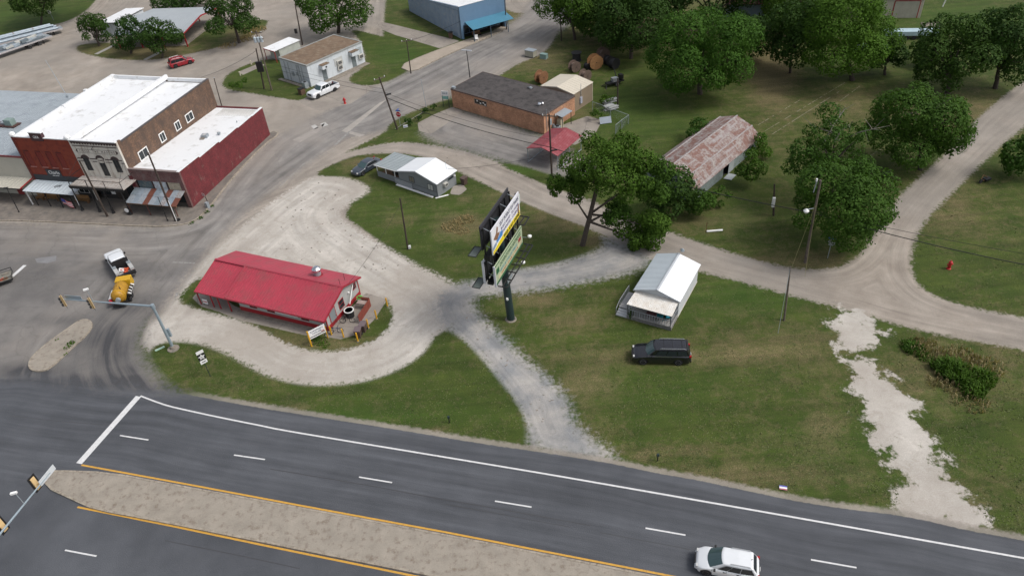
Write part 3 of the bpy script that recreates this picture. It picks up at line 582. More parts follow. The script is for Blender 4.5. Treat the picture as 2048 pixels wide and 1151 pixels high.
for wx, wy, ww, hh2 in ((3.75, 5.95, 2.0, .95), (8.3, 6.2, 1.25, .95), (12.0, 6.15, 1.25, .9), (15.0, 6.1, 1.8, .85)):
    window(b2, (.0, wx, wy-.05), Y_, Z_, ww, hh2+.45, WHITE, mull=(1, 0), ft=.13)
# ground floor details
for x in (-6.3, -1.6): window(b2, (x, .79, 1.6), X_, Z_, 1.9, 1.9, DTRIM, mull=(1, 0))
door(b2, (-3.9, .79, 0.02), X_, 1.1, 2.3, plain('shop_door_dark', (.04, .03, .025), .5)); part(b2, 'notice', MB().box(-5.25, -4.6, .7, .72, .9, 1.7), SIGNW)
bal = thing('balcony', 'long iron balcony on thick black posts across the cream storefront', 'balcony', ROW.W(-8.0, 0), ra)
part(bal, 'deck', MB().box(-8.05, .7, -2.75, 0, 3.95, 4.07), M('balcony_boards', (.42, .39, .36), .8, var=.15, dirt=(.25, .2, .17), dirtamt=.3))
part(bal, 'fascia', MB().box(-8.08, .73, -2.8, -2.752, 3.78, 4.1), BLACK)
sc = MB()
for i in range(30): x = -8.0+i*.29; sc.prism([(x, -2.82, 3.78), (x+.25, -2.82, 3.78), (x+.125, -2.82, 3.6)], (0, .02, 0))
stuff(part(bal, 'scallop_trim', sc, BLACK))
for x in (-7.85, -4.98, -2.75, .05):
    p_ = part(bal, 'post', MB().tube((x, -2.7, .12), (x, -2.7, 3.95), .085, .075, 10), BLACK); part(p_, 'base', MB().lathe([(.24, 0), (.22, .12), (.15, .35), (.16, .75), (.1, .9)], (x, -2.7, .12), 12), BLACK)
for x in (-7.85, -4.98, -2.1, .55): part(bal, 'railing_post', MB().tube((x, -2.7, 4.07), (x, -2.7, 5.15), .05, .05, 6), BLACK)
part(bal, 'rail', MB().box(-7.9, .6, -2.74, -2.68, 5.1, 5.15).box(-7.93, -7.87, -2.7, 0, 5.1, 5.14).box(.53, .58, -2.7, 0, 5.1, 5.14), BLACK)
part(bal, 'lower_rail', MB().box(-7.9, .6, -2.73, -2.69, 4.15, 4.19), BLACK)
bs = MB()
for i in range(34): bs.box(-7.75+i*.245, -7.735+i*.245, -2.715, -2.7, 4.19, 5.1)
stuff(part(bal, 'baluster', bs, BLACK))
part(bal, 'guy_rod', MB().tube((-7.85, -2.7, 5.1), (-7.3, 0, 6.9), .02).tube((.5, -2.7, 5.1), (-.2, 0, 6.6), .02), BLACK)
# --- red painted building
b3 = thing('red_brick_shop', 'two storey bright red painted brick storefront with white roof and dark sign board', 'building', ROW.W(-15.6, 0), ra)
W3, H3 = 9.3, 9.5
part(b3, 'front_wall', MB().box(-W3, -.0, 0, .3, 3.2, H3).box(-W3, -W3+.35, 0, .3, 0, 3.2), REDPAINT)
part(b3, 'side_wall', MB().prism([(-W3, .3, 0), (-W3-.9, D2+.2, 0), (-W3-.9, D2+.2, 9.1), (-W3, .3, 9.3)], (.3, 0, 0)), M('side_brick_pale', (.3, .27, .25), .9, var=.2))
part(b3, 'roof', MB().prism([(-W3+.3, .3, 8.85), (-.0, .3, 8.85), (-.0, D2, 8.6), (-W3-.6, D2+.2, 8.6)], (0, 0, -.2)), WHITE_ROOF)
part(b3, 'parapet', MB().prism([(-W3-.06, .0, 8.8), (-W3-.96, D2+.26, 8.6), (-W3-.96, D2+.26, 9.2), (-W3-.06, .0, 9.5)], (.5, 0, 0)).prism([(-W3-.5, D2-.1, 8.4), (0, D2-.3, 8.4), (0, D2, 8.4), (-W3-.5, D2+.2, 8.4)], (0, 0, .75)), WHITE_ROOF)
part(b3, 'rear_wall', MB().prism([(-W3-.88, D2+.18, 0), (0, D2-.02, 0), (0, D2-.2, 0), (-W3-.88, D2-.1, 0)], (0, 0, 8.6)), REDPAINT)
part(b3, 'coping', MB().box(-W3-.05, .02, -.06, .5, H3+.003, H3+.12), WHITE_ROOF)
for x in (-W3+.1, -.15): part(b3, 'finial', MB().lathe([(.3, 0), (.42, .15), (.35, .4), (.1, .55)], (x-.0, .2, H3+.12), 10), WHITE_ROOF)
for x in (-9.3, -9.9): part(b3, 'roof_hatch', MB().box(x-.2, x+.25, 10+(x+9.3)*-9, 10.5+(x+9.3)*-9, 9.2, 9.5), WHITE_ROOF)
cr = part(b3, 'crest_panel', MB().box(-6.0, -4.0, -.1, .4, 9.15, 10.3), plain('crest_dark', (.055, .02, .025), .6)); part(cr, 'crest_coping', MB().box(-6.1, -3.9, -.12, .45, 10.303, 10.4), WHITE_ROOF)
text(cr, 'monogram', 'GBX', .55, SIGNW, (-5.0, -.105, 9.7), X_, Z_, .95)
for i, x in enumerate((-8.05, -6.1, -4.35, -2.6)):
    pn = part(b3, 'blind_window', MB().prism([(x-.42, -.05, 5.1), (x+.42, -.05, 5.1), (x+.42, -.05, 7.25), (x+.25, -.05, 7.45), (x-.25, -.05, 7.45), (x-.42, -.05, 7.25)], (0, .05, 0)), M('blind_window_red', (.17, .022, .014), .8, var=.15))
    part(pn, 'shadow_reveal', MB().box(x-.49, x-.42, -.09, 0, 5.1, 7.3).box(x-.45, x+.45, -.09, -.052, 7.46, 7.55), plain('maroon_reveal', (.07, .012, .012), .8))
    part(pn, 'sill', MB().box(x-.5, x+.5, -.14, 0, 4.97, 5.08), M('sill_worn', (.3, .13, .11), .8, var=.3))
part(b3, 'corner_pilaster', MB().box(-W3-.03, -W3+.3, -.12, 0, 0, H3), plain('pilaster_dark', (.12, .02, .015), .8))
part(b3, 'dark_fascia', MB().box(-W3+.36, -.0, -.06, .25, 2.95, 3.75), plain('charcoal_fascia', (.03, .033, .038), .7))
sb = part(b3, 'sign_board', MB().box(-6.3, -3.9, -.13, -.061, 3.6, 4.75), plain('sign_board_dark', (.03, .034, .04), .6))
text(sb, 'lettering', 'Charlis', .75, SIGNW, (-5.0, -.135, 4.28), X_, Z_, 1.8); text(sb, 'small_lettering', 'MERCANTILE', .2, SIGNW, (-4.9, -.135, 3.8), X_, Z_, 1.1)
part(b3, 'shop_front', MB().box(-W3+.35, -.0, .5, .6, 0, 2.95), M('shop_front_dark', (.05, .05, .05), .7))
for x in (-7.6, -5.3, -2.0): window(b3, (x, .49, 1.7), X_, Z_, 1.7, 1.6, WHITE, mull=(1, 0))
door(b3, (-3.7, .49, 0.02), X_, 1.0, 2.2, WHITE)
ca = thing('shop_canopy', 'flat pale metal canopy on thin black posts in front of the red storefront', 'canopy', ROW.W(-15.6, 0), ra)
PALEM = M('pale_blue_white_metal', (.52, .58, .62), .5, .1, var=.06, scale=1)
roof_slope(ca, (-9.1, -2.7, 2.55), (-.6, -2.7, 2.55), (-.6, -.0, 2.85), (-9.1, -.0, 2.85), PALEM, .6)
g_ = part(ca, 'roof_emblem', MB(), None) if False else None
text(ca, 'emblem', 'GW', .8, plain('emblem_dark', (.05, .05, .055), .6), (-4.3, -1.2, 2.78), V(1, .25, .03), V(-.2, 1, .11), 1.0)
for x in (-7.95, -5.8, -3.7, -1.6): part(ca, 'post', MB().tube((x, -2.45, .12), (x, -2.45, 2.5), .06, .06, 8), BLACK)
for x, sx in ((-9.0, .12), (-.8, .12)): part(ca, 'white_post', MB().box(x-.06, x+.06, -2.4, -2.28, .12, 2.5), WHITE)
def bench(x, y, lab, w=2.2):
    o = thing('slatted_bench', lab, 'bench', ROW.W(x, y, .12), ra, 'wooden benches under the shop canopies')
    for i in range(3): part(o, 'back_slat', MB().box(-w/2, w/2, .3, .34, .5+i*.2, .65+i*.2), WOOD)
    for i in range(3): part(o, 'seat_slat', MB().box(-w/2, w/2, -.2+i*.17, -.06+i*.17, .42, .46), WOOD)
    for s in (-1, 1): part(o, 'leg', MB().box(s*w/2*.9-.04, s*w/2*.9+.04, -.2, .3, 0, .42), BROWNWOOD)
bench(-22.4, -.9, 'slatted pine bench beside the flag, left end of the red storefront'); bench(-17.3, -.85, 'slatted pine bench beside the first thick balcony post'); bench(-24.6+.2, -1.0, 'short pine bench nearest the beige metal building', 1.2)
fl = thing('flag', 'stars and stripes flag hanging from a canopy post of the red storefront', 'flag', ROW.W(-17.6, -2.6, .12), ra)
FR, FW = plain('flag_red', (.45, .03, .04), .8), plain('flag_white', (.6, .58, .6), .8)
for i in range(7):
    o = 0; q = [(-1.0+j*.2, -.1+.07*math.sin(j*1.1), 1.75-i*.13-j*.09) for j in range(8)]
    mb = MB()
    for a, b in zip(q[:-1], q[1:]): mb.prism([a, b, (b[0], b[1], b[2]-.125), (a[0], a[1], a[2]-.125)], (0, .012, 0))
    part(fl, 'stripe', mb, FR if i % 2 == 0 else FW)
part(fl, 'canton', MB().prism([(-1.02, -.13, 1.78), (-.45, -.06, 1.52), (-.45, -.06, 1.0), (-1.02, -.13, 1.25)], (0, -.012, 0)), plain('flag_blue', (.03, .05, .2), .8)); part(fl, 'staff', MB().tube((-1.05, -.1, 1.85), (-1.0, .0, 2.3), .02), BLACK)
# --- left metal building
b4 = thing('metal_warehouse', 'long low grey metal roofed warehouse with ribbed beige front at the left edge', 'building', ROW.W(-25.0, 0), ra)
GREYROOF = M('grey_metal_roof', (.33, .37, .40), .5, .2, var=.08, scale=.3, dirt=(.25, .28, .31), dirtamt=.3)
BEIGE = M('beige_ribbed_siding', (.44, .42, .36), .7, var=.08, scale=.5, ribs=('X', .3, .7))
L4 = 34
part(b4, 'wall', MB().box(-L4, 0, 0, .2, 0, 6.3).box(-L4, -1.2, 21.3, 21.5, 0, 5.3), BEIGE)
rf = roof_slope(b4, (-L4, .05, 6.45), (-.1, .05, 6.45), (-1.1, 21.6, 5.9), (-L4, 21.6, 5.9), GREYROOF, .6, 'roof')
part(b4, 'roof_trim', MB().box(-L4, .0, -.08, .05, 6.25, 6.5), plain('maroon_trim', (.2, .04, .045), .6))
roof_slope(b4, (-L4, -3.2, 2.75), (-.15, -2.5, 2.75), (-.15, -.0, 3.0), (-L4, -.0, 3.0), BEIGE, .6, 'canopy')
part(b4, 'canopy_trim', MB().prism([(-.15, -2.55, 2.7), (-.15, 0, 2.96), (-.15, 0, 3.12), (-.15, -2.55, 2.86)], (.06, 0, 0)), REDM)
part(b4, 'canopy_edge', MB().prism([(-L4, -3.23, 2.62), (-.15, -2.53, 2.62), (-.15, -2.53, 2.78), (-L4, -3.23, 2.78)], (0, -.04, 0)), BLACK)
door(b4, (-3.6, -.01, 0), X_, 1.1, 2.1, plain('red_shop_door', (.25, .03, .03), .6))
for x in (-6, -10): part(b4, 'canopy_post', MB().box(x-.06, x+.06, -2.5, -2.38, .12, 2.65), BLACK)
ru = thing('rooftop_air_unit', 'pale green air unit in a dark tray on the grey warehouse roof', 'air conditioner', ROW.W(*ROW.L(22, 250, 6.35), 6.33), ra)
part(ru, 'tray', MB().box(-2.6, 1.3, -.8, .75, 0, .12), plain('tray_rust', (.07, .03, .025), .8)); part(ru, 'casing', MB().box(-.6, .7, -.5, .5, .12, 1.0), M('green_casing', (.2, .27, .25), .6)); part(ru, 'duct', MB().box(-1.7, -.6, -.2, .2, .12, .4), GALV)
for (bx, by), (tx, ty), z, lab, c in (((134, 187), (112, 120), 6.2, 'tall thin antenna mast rising from the grey warehouse roof', 'antenna'),):
    P0 = G(bx, by+5, 6.2); o = thing('antenna_mast', lab, c, P0); part(o, 'mast', MB().tube((0, 0, -.1), (-1.6, 1.5, 5.6), .05, .03, 6), GALV); part(o, 'base', MB().box(-.15, .15, -.15, .15, -.1, .1), GALV)
# ================================================================== red roofed restaurant
P0 = G(388, 582, 2.05); P1 = G(647.3, 643.6, 2.05); rf_ang = math.atan2(P1[1]-P0[1], P1[0]-P0[0]); RW = float(np.linalg.norm((P1-P0)[:2]))
RF = Frame(P0, rf_ang)
rs_ = thing('restaurant', 'long grey restaurant under a bright red metal roof with open end porch', 'building', RF.W(0, 0), rf_ang)
REDROOF = M('red_metal_roof', (.37, .045, .07), .45, .0, var=.1, scale=.35, dirt=(.27, .06, .07), dirtamt=.3)
rib_red = REDROOF
ez, rz, bz, ry, by_ = 2.05, 3.45, 2.42, 4.3, 7.55
xs_ = 4.4
roof_slope(rs_, (0, 0, ez-.06), (xs_, 0, ez-.06), (xs_, ry, rz-.06), (0, ry, rz-.06), REDROOF, .34, 'roof_slope', rib_red, .065)
roof_slope(rs_, (xs_, 0, ez+.04), (RW, 0, ez+.04), (RW, ry, rz+.04), (xs_, ry, rz+.04), REDROOF, .34, 'roof_slope', rib_red, .065)
roof_slope(rs_, (0, by_, bz), (RW, by_, bz), (RW, ry, rz+.03), (0, ry, rz+.03), REDROOF, .5, 'roof_slope', rib_red, .02)
part(rs_, 'roof_seam', MB().prism([(xs_-.1, 0, ez+.0), (xs_+.1, 0, ez+.0), (xs_+.1, ry, rz+.0), (xs_-.1, ry, rz+.0)], (0, 0, .13)), REDROOF)
part(rs_, 'ridge_cap', MB().prism([(0, ry-.16, rz+.06), (0, ry, rz+.12), (0, ry+.16, rz+.06)], (RW, 0, 0)), REDROOF)
part(rs_, 'rake_trim', MB().prism([(RW, 0, ez-.14), (RW, ry, rz-.12), (RW, by_, bz-.16), (RW, by_, bz+.04), (RW, ry, rz+.1), (RW, 0, ez+.09)], (.05, 0, 0)), plain('red_trim_bright', (.3, .02, .035), .5))
part(rs_, 'rake_trim', MB().prism([(0, 0, ez-.2), (0, ry, rz-.18), (0, by_, bz-.2), (0, by_, bz+.0), (0, ry, rz+.03), (0, 0, ez-.03)], (-.05, 0, 0)), plain('red_trim_bright', (.3, .02, .035), .5))
part(rs_, 'eave_trim', MB().box(0, RW, -.05, -.002, ez-.12, ez-.0), plain('red_trim_bright', (.3, .02, .035), .5))
wx0, wx1, wy0, wy1 = 5.3, RW-.35, .75, 7.2
GREYW = M('light_grey_siding', (.36, .36, .35), .7, var=.06, scale=1, ribs=('X', .25, .4))
# walls in prism so gable fills to the roof
gz = lambda y: (ez+(rz-ez)*y/ry if y < ry else rz+(bz-rz)*(y-ry)/(by_-ry))-.1
part(rs_, 'wall', MB().prism([(wx0, wy0, 0), (wx0, wy1, 0), (wx0, wy1, gz(wy1)), (wx0, ry, gz(ry)), (wx0, wy0, gz(wy0))], (wx1-wx0, 0, 0)), GREYW)
part(rs_, 'skirting', MB().box(wx0-.02, wx1+.04, wy0-.05, wy0-.002, .1, .62).box(wx1+.002, wx1+.045, wy0, wy1+.02, .1, .62), REDM)
part(rs_, 'foundation', MB().box(wx0-.3, wx1+.05, wy0-.45, wy0-.052, 0, .1), CONC)
part(rs_, 'corner_trim', MB().box(wx1-.02, wx1+.05, wy0-.06, wy0+.06, .62, gz(wy0)).box(wx1+.003, wx1+.05, wy1-.1, wy1+.02, .62, gz(wy1)-.02), REDM)
for x in (7.3, 9.7, 14.2): window(rs_, (x, wy0, 1.25), X_, Z_, 1.0, .8, REDM, mull=(1, 0))
bn_ = part(rs_, 'banner', MB().box(10.3, 13.3, wy0-.09, wy0-.06, 1.05, 1.6), SIGNW); text(bn_, 'lettering', 'FRIED CATFISH', .3, SIGNK, (11.8, wy0-.1, 1.35), X_, Z_, 2.6)
part(rs_, 'downspout', MB().path([(wx1+.1, 6.2, 2.3), (wx1+.55, 4.4, 1.0)], .045, 6), WHITE)
window(rs_, (wx1, 3.7, 1.5), Y_, Z_, .95, 1.15, REDM, mull=(0, 1)); window(rs_, (wx1, 6.4, 1.85), Y_, Z_, .7, .75, REDM, mull=(0, 1))
dd_ = door(rs_, (wx1, 1.95, .1), Y_, 1.0, 1.95, plain('grey_door', (.2, .22, .23), .6)); part(rs_, 'door_frame', MB().box(wx1, wx1+.04, 1.35, 1.44, .1, 2.12).box(wx1, wx1+.04, 2.46, 2.55, .1, 2.12).box(wx1+.001, wx1+.042, 1.35, 2.55, 2.06, 2.15), REDM)
part(rs_, 'gable_trim', MB().prism([(wx1+.003, .9, gz(.9)-.16), (wx1+.003, ry, gz(ry)-.13), (wx1+.003, wy1, gz(wy1)-.13), (wx1+.003, wy1, gz(wy1)-.05), (wx1+.003, ry, gz(ry)-.04), (wx1+.003, .9, gz(.9)-.06)], (.03, 0, 0)), plain('gable_grey', (.3, .3, .29), .7))
part(rs_, 'wall_lamp', MB().obox((wx1+.1, 5.2, 1.9), (.1, 0, 0), (0, .08, 0), (0, 0, .06)), WHITE)
for uv in ((402.9, 607.2), (429, 613.6), (442.7, 617), (463.9, 622.5)):
    x, y = RF.L(*uv); part(rs_, 'porch_post', MB().box(x-.05, x+.05, y-.05, y+.05, 0, gz(max(0, y))-.12), REDM)
part(rs_, 'porch_back_wall', MB().box(wx0-.8, wx0-.02, 3.0, 3.08, 0, 2.2), GREYW)
def cyl_vent(x, y, z, r, h, name, topm):
    o = part(rs_, name, MB().lathe([(r, 0), (r, h*.6)], (x, y, z), 14), GALV); part(o, 'cap', MB().lathe([(r*1.25, h*.6), (r*1.3, h*.85), (r*.7, h*1.05), (.02, h*1.1)], (x, y, z), 14), topm)
x, y = RF.L(590, 556, 3.1); cyl_vent(x, y, 2.85, .2, .55, 'roof_vent', WHITE)
x, y = RF.L(635.5, 549, 3.1); part(rs_, 'fan_base', MB().box(x-.4, x+.4, y-.4, y+.4, 2.6, 3.15), plain('fan_base_red', (.25, .03, .04), .5)); cyl_vent(x, y, 3.1, .4, 1.0, 'exhaust_fan', CHROME)
part(rs_, 'antenna', MB().tube((RW-.4, ry+.1, rz), (RW-.4, ry+.1, rz+.9), .02).tube((RW-.9, ry+1.6, 3.0), (RW-.9, ry+1.6, 3.9), .02), BLACK)
pp = thing('porch_sign', 'small pink and white sign leaning on the restaurant porch floor', 'sign', G(413, 610), rf_ang)
part(pp, 'panel', MB().box(-.35, .35, 0, .03, .2, .85), SIGNW); part(pp, 'stripe', MB().box(-.3, .3, -.01, -.001, .45, .6), plain('pink_print', (.45, .1, .12), .6)); part(pp, 'leg', MB().box(-.3, -.26, 0, .03, 0, .2).box(.26, .3, 0, .03, 0, .2), BLACK)
# yard behind restaurant
fe = thing('bin_enclosure', 'open red stained wooden enclosure beside the restaurant rear wall', 'enclosure', G(724, 640), rf_ang+.12)
REDWOOD = M('red_stained_boards', (.24, .055, .035), .85, var=.25, scale=3)
for i in range(15): part(fe, 'board', MB().box(0, .03, -.55+i*.2, -.38+i*.2, .05, 1.15), REDWOOD)
for i in range(7): part(fe, 'board', MB().box(-1.45+i*.2, -1.28+i*.2, 2.5, 2.53, .05, 1.1), REDWOOD)
part(fe, 'rail', MB().box(-.06, -.002, -.55, 2.5, .85, .95).box(-1.45, -.06, 2.44, 2.498, .85, .95), REDWOOD)
part(fe, 'pallet_top', MB().box(-1.3, -.1, 1.7, 2.3, .75, .8), M('bleached_wood', (.35, .27, .24), .9, var=.3))
o = thing('waste_bin', 'green lidded white bin inside the red wooden enclosure', 'bin', G(722, 606), 0); part(o, 'body', MB().lathe([(.25, 0), (.32, .8)], n=12), WHITE); part(o, 'lid', MB().lathe([(.36, .8), (.34, .9), (.05, .95)], n=12), plain('bright_green', (.1, .35, .05), .5))
x, y = 0, 0
o = thing('water_barrel', 'black round barrel with white rim under the restaurant downspout', 'barrel', G(701, 632), 0); part(o, 'body', MB().lathe([(.45, 0), (.5, .9), (.46, .9), (.44, .2)], n=16), RUBBER); part(o, 'rim', MB().lathe([(.56, .86), (.56, .93), (.46, .93), (.46, .86)], n=16), WHITE)
def wheelie(px, rz, lab):
    o = thing('waste_bin', lab, 'bin', G(*px), rz, 'brown wheeled bins on the patio')
    part(o, 'body', MB().mesh([(-.25, -.3, 0), (.25, -.3, 0), (.25, .3, 0), (-.25, .3, 0), (-.33, -.38, .95), (.33, -.38, .95), (.33, .38, .95), (-.33, .38, .95)], [(3, 2, 1, 0), (4, 5, 6, 7), (0, 1, 5, 4), (1, 2, 6, 5), (2, 3, 7, 6), (3, 0, 4, 7)]), TAN_BIN)
    l = part(o, 'lid', MB().box(-.36, .36, -.42, .44, .952, 1.03), plain('bin_lid_mauve', (.14, .105, .11), .5)); part(l, 'handle', MB().box(-.25, .25, .44, .5, .96, 1.0), BLACK)
    for s in (-1, 1): part(o, 'wheel', MB().lathe([(.12, -.04), (.12, .04)], (s*.3, .3, .12), 12, 'x'), RUBBER)
    return o
wb1 = wheelie((718, 672), rf_ang+.3, 'brown wheeled bin standing nearer the front yellow bollard'); copy_thing(wb1, G(728, 661), rf_ang+.2, 'brown wheeled bin standing just behind its twin on the patio')
def bollard(px, lab, h=1.15, tilt=0):
    o = thing('bollard', lab, 'bollard', G(*px), 0, 'yellow bollards round the restaurant patio'); o.rotation_euler = (0, tilt, 0)
    part(o, 'pipe', MB().lathe([(.085, 0), (.085, h), (.06, h+.04), (.01, h+.05)], n=12), YELLOW); part(o, 'footing', MB().lathe([(.16, 0), (.14, .03)], n=10), CONC); return o
bb_ = bollard((663.5, 669), 'yellow bollard touching the restaurant corner by the door')
for px, lab in (((687.5, 674), 'yellow bollard between the sign and the brown bins'), ((716, 682), 'yellow bollard in front of the brown wheeled bins'), ((737, 655), 'yellow bollard just behind the brown wheeled bins'), ((753.5, 637), 'short yellow bollard beside the end of the red enclosure'), ((775, 612), 'yellow bollard farthest from the road at the loop bend')):
    copy_thing(bb_, G(*px), random.random(), lab)
# pole sign
sgp = thing('restaurant_sign', 'white rectangular sign board on a yellow pole beside the restaurant corner', 'sign', G(623.5, 692), 0)
part(sgp, 'pole', MB().tube((0, 0, 0), (0, 0, 2.05), .09, .09, 10), YELLOW)
e_ = np.array([.82, .57]); e_ /= np.linalg.norm(e_)
sR = V(e_[0], e_[1], 0); pb = part(sgp, 'board', MB().obox(V(0, 0, 1.45)+sR*.95, sR*.95, Z_*.52, sR.cross(Z_)*.04), SIGNW)
nrm = sR.cross(Z_)
for k, (s_t, zz, sz, ww) in enumerate((('CATFISH', 1.75, .3, 1.4), ('HOUSE', 1.45, .26, 1.0))): text(pb, 'lettering', s_t, sz, plain('sign_navy', (.03, .05, .12), .5), V(0, 0, zz)+sR*.95+nrm*.045, sR, Z_, ww)
part(pb, 'stripe', MB().obox(V(0, 0, 1.13)+sR*.95+nrm*.045, sR*.85, Z_*.045, nrm*.004), SIGNK); part(pb, 'emblem', MB().obox(V(0, 0, 1.3)+sR*1.6+nrm*.045, sR*.18, Z_*.06, nrm*.004), REDM)
part(sgp, 'second_post', MB().tube(sR*1.9, sR*1.9+Z_*1.7, .05, .05, 8), YELLOW)
def bicycle(px, rz, lab, col):
    o = thing('bicycle', lab, 'bicycle', G(*px), rz, 'bicycles by the restaurant door'); m_ = plain('bike_'+col, {'k': (.02, .02, .025), 'b': (.03, .05, .12)}[col], .4)
    for s in (-.52, .52):
        ring = [(s+.31*math.cos(a), 0, .33+.31*math.sin(a)) for a in np.linspace(0, 2*math.pi, 17)]
        wh = part(o, 'wheel', MB().path(ring, .03, 5), RUBBER); part(wh, 'spokes', MB().path([(s-.3, 0, .33), (s+.3, 0, .33)], .008, 3).path([(s, 0, .03), (s, 0, .63)], .008, 3), CHROME)
    part(o, 'frame', MB().path([(-.52, 0, .33), (-.15, 0, .3), (-.2, 0, .75), (-.52, 0, .33)], .025).path([(-.15, 0, .3), (.35, 0, .7), (-.2, 0, .72)], .025).path([(.33, 0, .82), (.52, 0, .33)], .022), m_)
    part(o, 'saddle', MB().box(-.32, -.1, -.06, .06, .8, .86), BLACK); part(o, 'handlebar', MB().path([(.3, -.25, .95), (.34, 0, .85), (.3, .25, .95)], .018), BLACK)
bicycle((672, 666), rf_ang+.5, 'dark blue bicycle parked by the door beside a yellow bollard', 'b'); bicycle((696, 645), rf_ang+.4, 'black bicycle standing in front of the black water barrel', 'k')
# ================================================================== grey house with porch
HF, hw, hd = rect([(793.8,341.5),(872.4,369),(915.3,341),(832.5,314.5)], 2.15)
gh = thing('grey_house', 'small grey cottage with white gable roof and metal roofed side porch', 'house', HF.W(0, 0), HF.a)
LG = M('grey_board_wall', (.21, .225, .235), .75, var=.08, scale=1, ribs=('Z', .2, .5)); LG2 = M('grey_panel_wall', (.2, .215, .225), .75, var=.08, scale=1)
WR = M('white_metal_roof', (.75, .77, .79), .4, var=.03, scale=.5)
x0, x1, y0, y1 = -hw/2+.2, hw/2-.3, -hd/2+.15, hd/2-.15
zt = lambda x: 2.15+(3.1-2.15)*(1-abs(x)/(hw/2))-.08
part(gh, 'wall', MB().prism([(x0, y0, 0), (x1, y0, 0), (x1, y0, zt(x1)), (0, y0, zt(0)), (x0, y0, zt(x0))], (0, y1-y0, 0)), LG2)
r1 = roof_slope(gh, (hw/2, -hd/2, 2.15), (hw/2, hd/2, 2.15), (0, hd/2, 3.1), (0, -hd/2, 3.1), WR, .6, hh=.015); roof_slope(gh, (-hw/2, -hd/2, 2.15), (-hw/2, hd/2, 2.15), (0, hd/2, 3.1), (0, -hd/2, 3.1), WR, .6, hh=.015)
part(gh, 'rake_trim', MB().prism([(-hw/2, -hd/2, 2.0), (0, -hd/2, 2.95), (hw/2, -hd/2, 2.0), (hw/2, -hd/2, 2.16), (0, -hd/2, 3.11), (-hw/2, -hd/2, 2.16)], (0, -.04, 0)), plain('pale_trim', (.45, .47, .49), .6))
part(gh, 'wall_band', MB().box(x0, x1, y0-.03, y0-.002, .78, .86), plain('grey_band', (.13, .14, .15), .7)); part(gh, 'corner_board', MB().box(x1-.03, x1+.04, y0-.04, y0+.07, 0, zt(x1)), plain('dark_slate', (.08, .09, .1), .7))
window(gh, (-1.05, y0, 1.5), X_, Z_, .95, .85, plain('dark_slate', (.08, .09, .1), .7), plain('curtain_beige', (.2, .18, .14), .5)); window(gh, (2.3, y0, 1.25), X_, Z_, 1.0, .95, plain('dark_slate', (.08, .09, .1), .7), plain('curtain_white', (.5, .5, .48), .5))
ac(gh, (x1, -.4, 1.25), Y_); window(gh, (x1, .9, 1.5), Y_, Z_, 1.1, .35, plain('dark_slate', (.08, .09, .1), .7), mull=(0, 0)); part(gh, 'meter', MB().lathe([(.13, 0), (.13, .12)], (x1+.02, 1.7, 1.5), 10, 'x'), WHITE)
part(gh, 'antenna', MB().tube((2.5, 1.3, 2.4), (2.5, 1.3, 3.6), .025), GALV)
pw = 4.3; px0 = -hw/2-pw
roof_slope(gh, (px0, -hd/2, 1.9), (-hw/2-.003, -hd/2, 2.1), (-hw/2-.003, hd/2, 2.1), (px0, hd/2, 1.9), M('porch_roof_metal', (.36, .40, .41), .5, .15, var=.06), 10, 'porch_roof')
pr_ = MB()
for i in range(12): yy = -hd/2+.2+i*.36; pr_.prism([(px0, yy, 1.9), (px0, yy+.05, 1.9), (px0, yy+.05, 1.95), (px0, yy, 1.95)], (pw, 0, .2))
stuff(part(gh, 'porch_rib', pr_, M('porch_roof_metal', (.36, .40, .41), .5)))
part(gh, 'porch_fascia', MB().prism([(px0-.03, -hd/2-.04, 1.8), (-hw/2, -hd/2-.04, 2.0), (-hw/2, -hd/2-.04, 2.12), (px0-.03, -hd/2-.04, 1.92)], (0, .035, 0)), WHITE)
part(gh, 'porch_half_wall', MB().box(px0+.2, -hw/2+.2, y0+.0, y0+.08, .1, .95), LG); part(gh, 'porch_floor', MB().box(px0+.2, x0, y0+.08, y1, 0, .35), BROWNWOOD)
for x in (px0+.25, -hw/2-.6, -hw/2-2.3): part(gh, 'porch_post', MB().box(x-.05, x+.05, y0+.0, y0+.09, .95, 1.88), WHITE)
for y in (y1-.1,): part(gh, 'porch_post', MB().box(px0+.2, px0+.3, y-.1, y, .35, 1.88), WHITE)
lt = MB()
for i in range(7): lt.box(-hw/2-.6, -hw/2+2.6, y0-.13, y0-.1, .05+i*.12, .11+i*.12)
stuff(part(gh, 'lattice_slat', lt, M('pale_slats', (.45, .47, .49), .6)))
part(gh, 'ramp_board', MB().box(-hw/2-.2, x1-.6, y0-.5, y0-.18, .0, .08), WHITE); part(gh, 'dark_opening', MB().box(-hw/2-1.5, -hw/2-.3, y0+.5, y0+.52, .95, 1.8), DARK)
o = thing('plank', 'white board lying on the grass at the corner of the grey cottage', 'board', G(884, 393), HF.a+1.0); part(o, 'board', MB().box(-.9, .9, -.12, .12, 0, .05), WHITE); part(o, 'end_block', MB().box(.9, 1.05, -.1, .1, 0, .08), CONC)
o = thing('waste_bin', 'brown wheeled bin behind the grey cottage near the dirt road', 'bin', G(929, 368), HF.a)
part(o, 'body', MB().mesh([(-.25, -.3, 0), (.25, -.3, 0), (.25, .3, 0), (-.25, .3, 0), (-.36, -.42, 1.0), (.36, -.42, 1.0), (.36, .42, 1.0), (-.36, .42, 1.0)], [(3, 2, 1, 0), (4, 5, 6, 7), (0, 1, 5, 4), (1, 2, 6, 5), (2, 3, 7, 6), (3, 0, 4, 7)]), TAN_BIN); part(o, 'lid', MB().box(-.4, .4, -.46, .46, 1.002, 1.08), TAN_BIN)
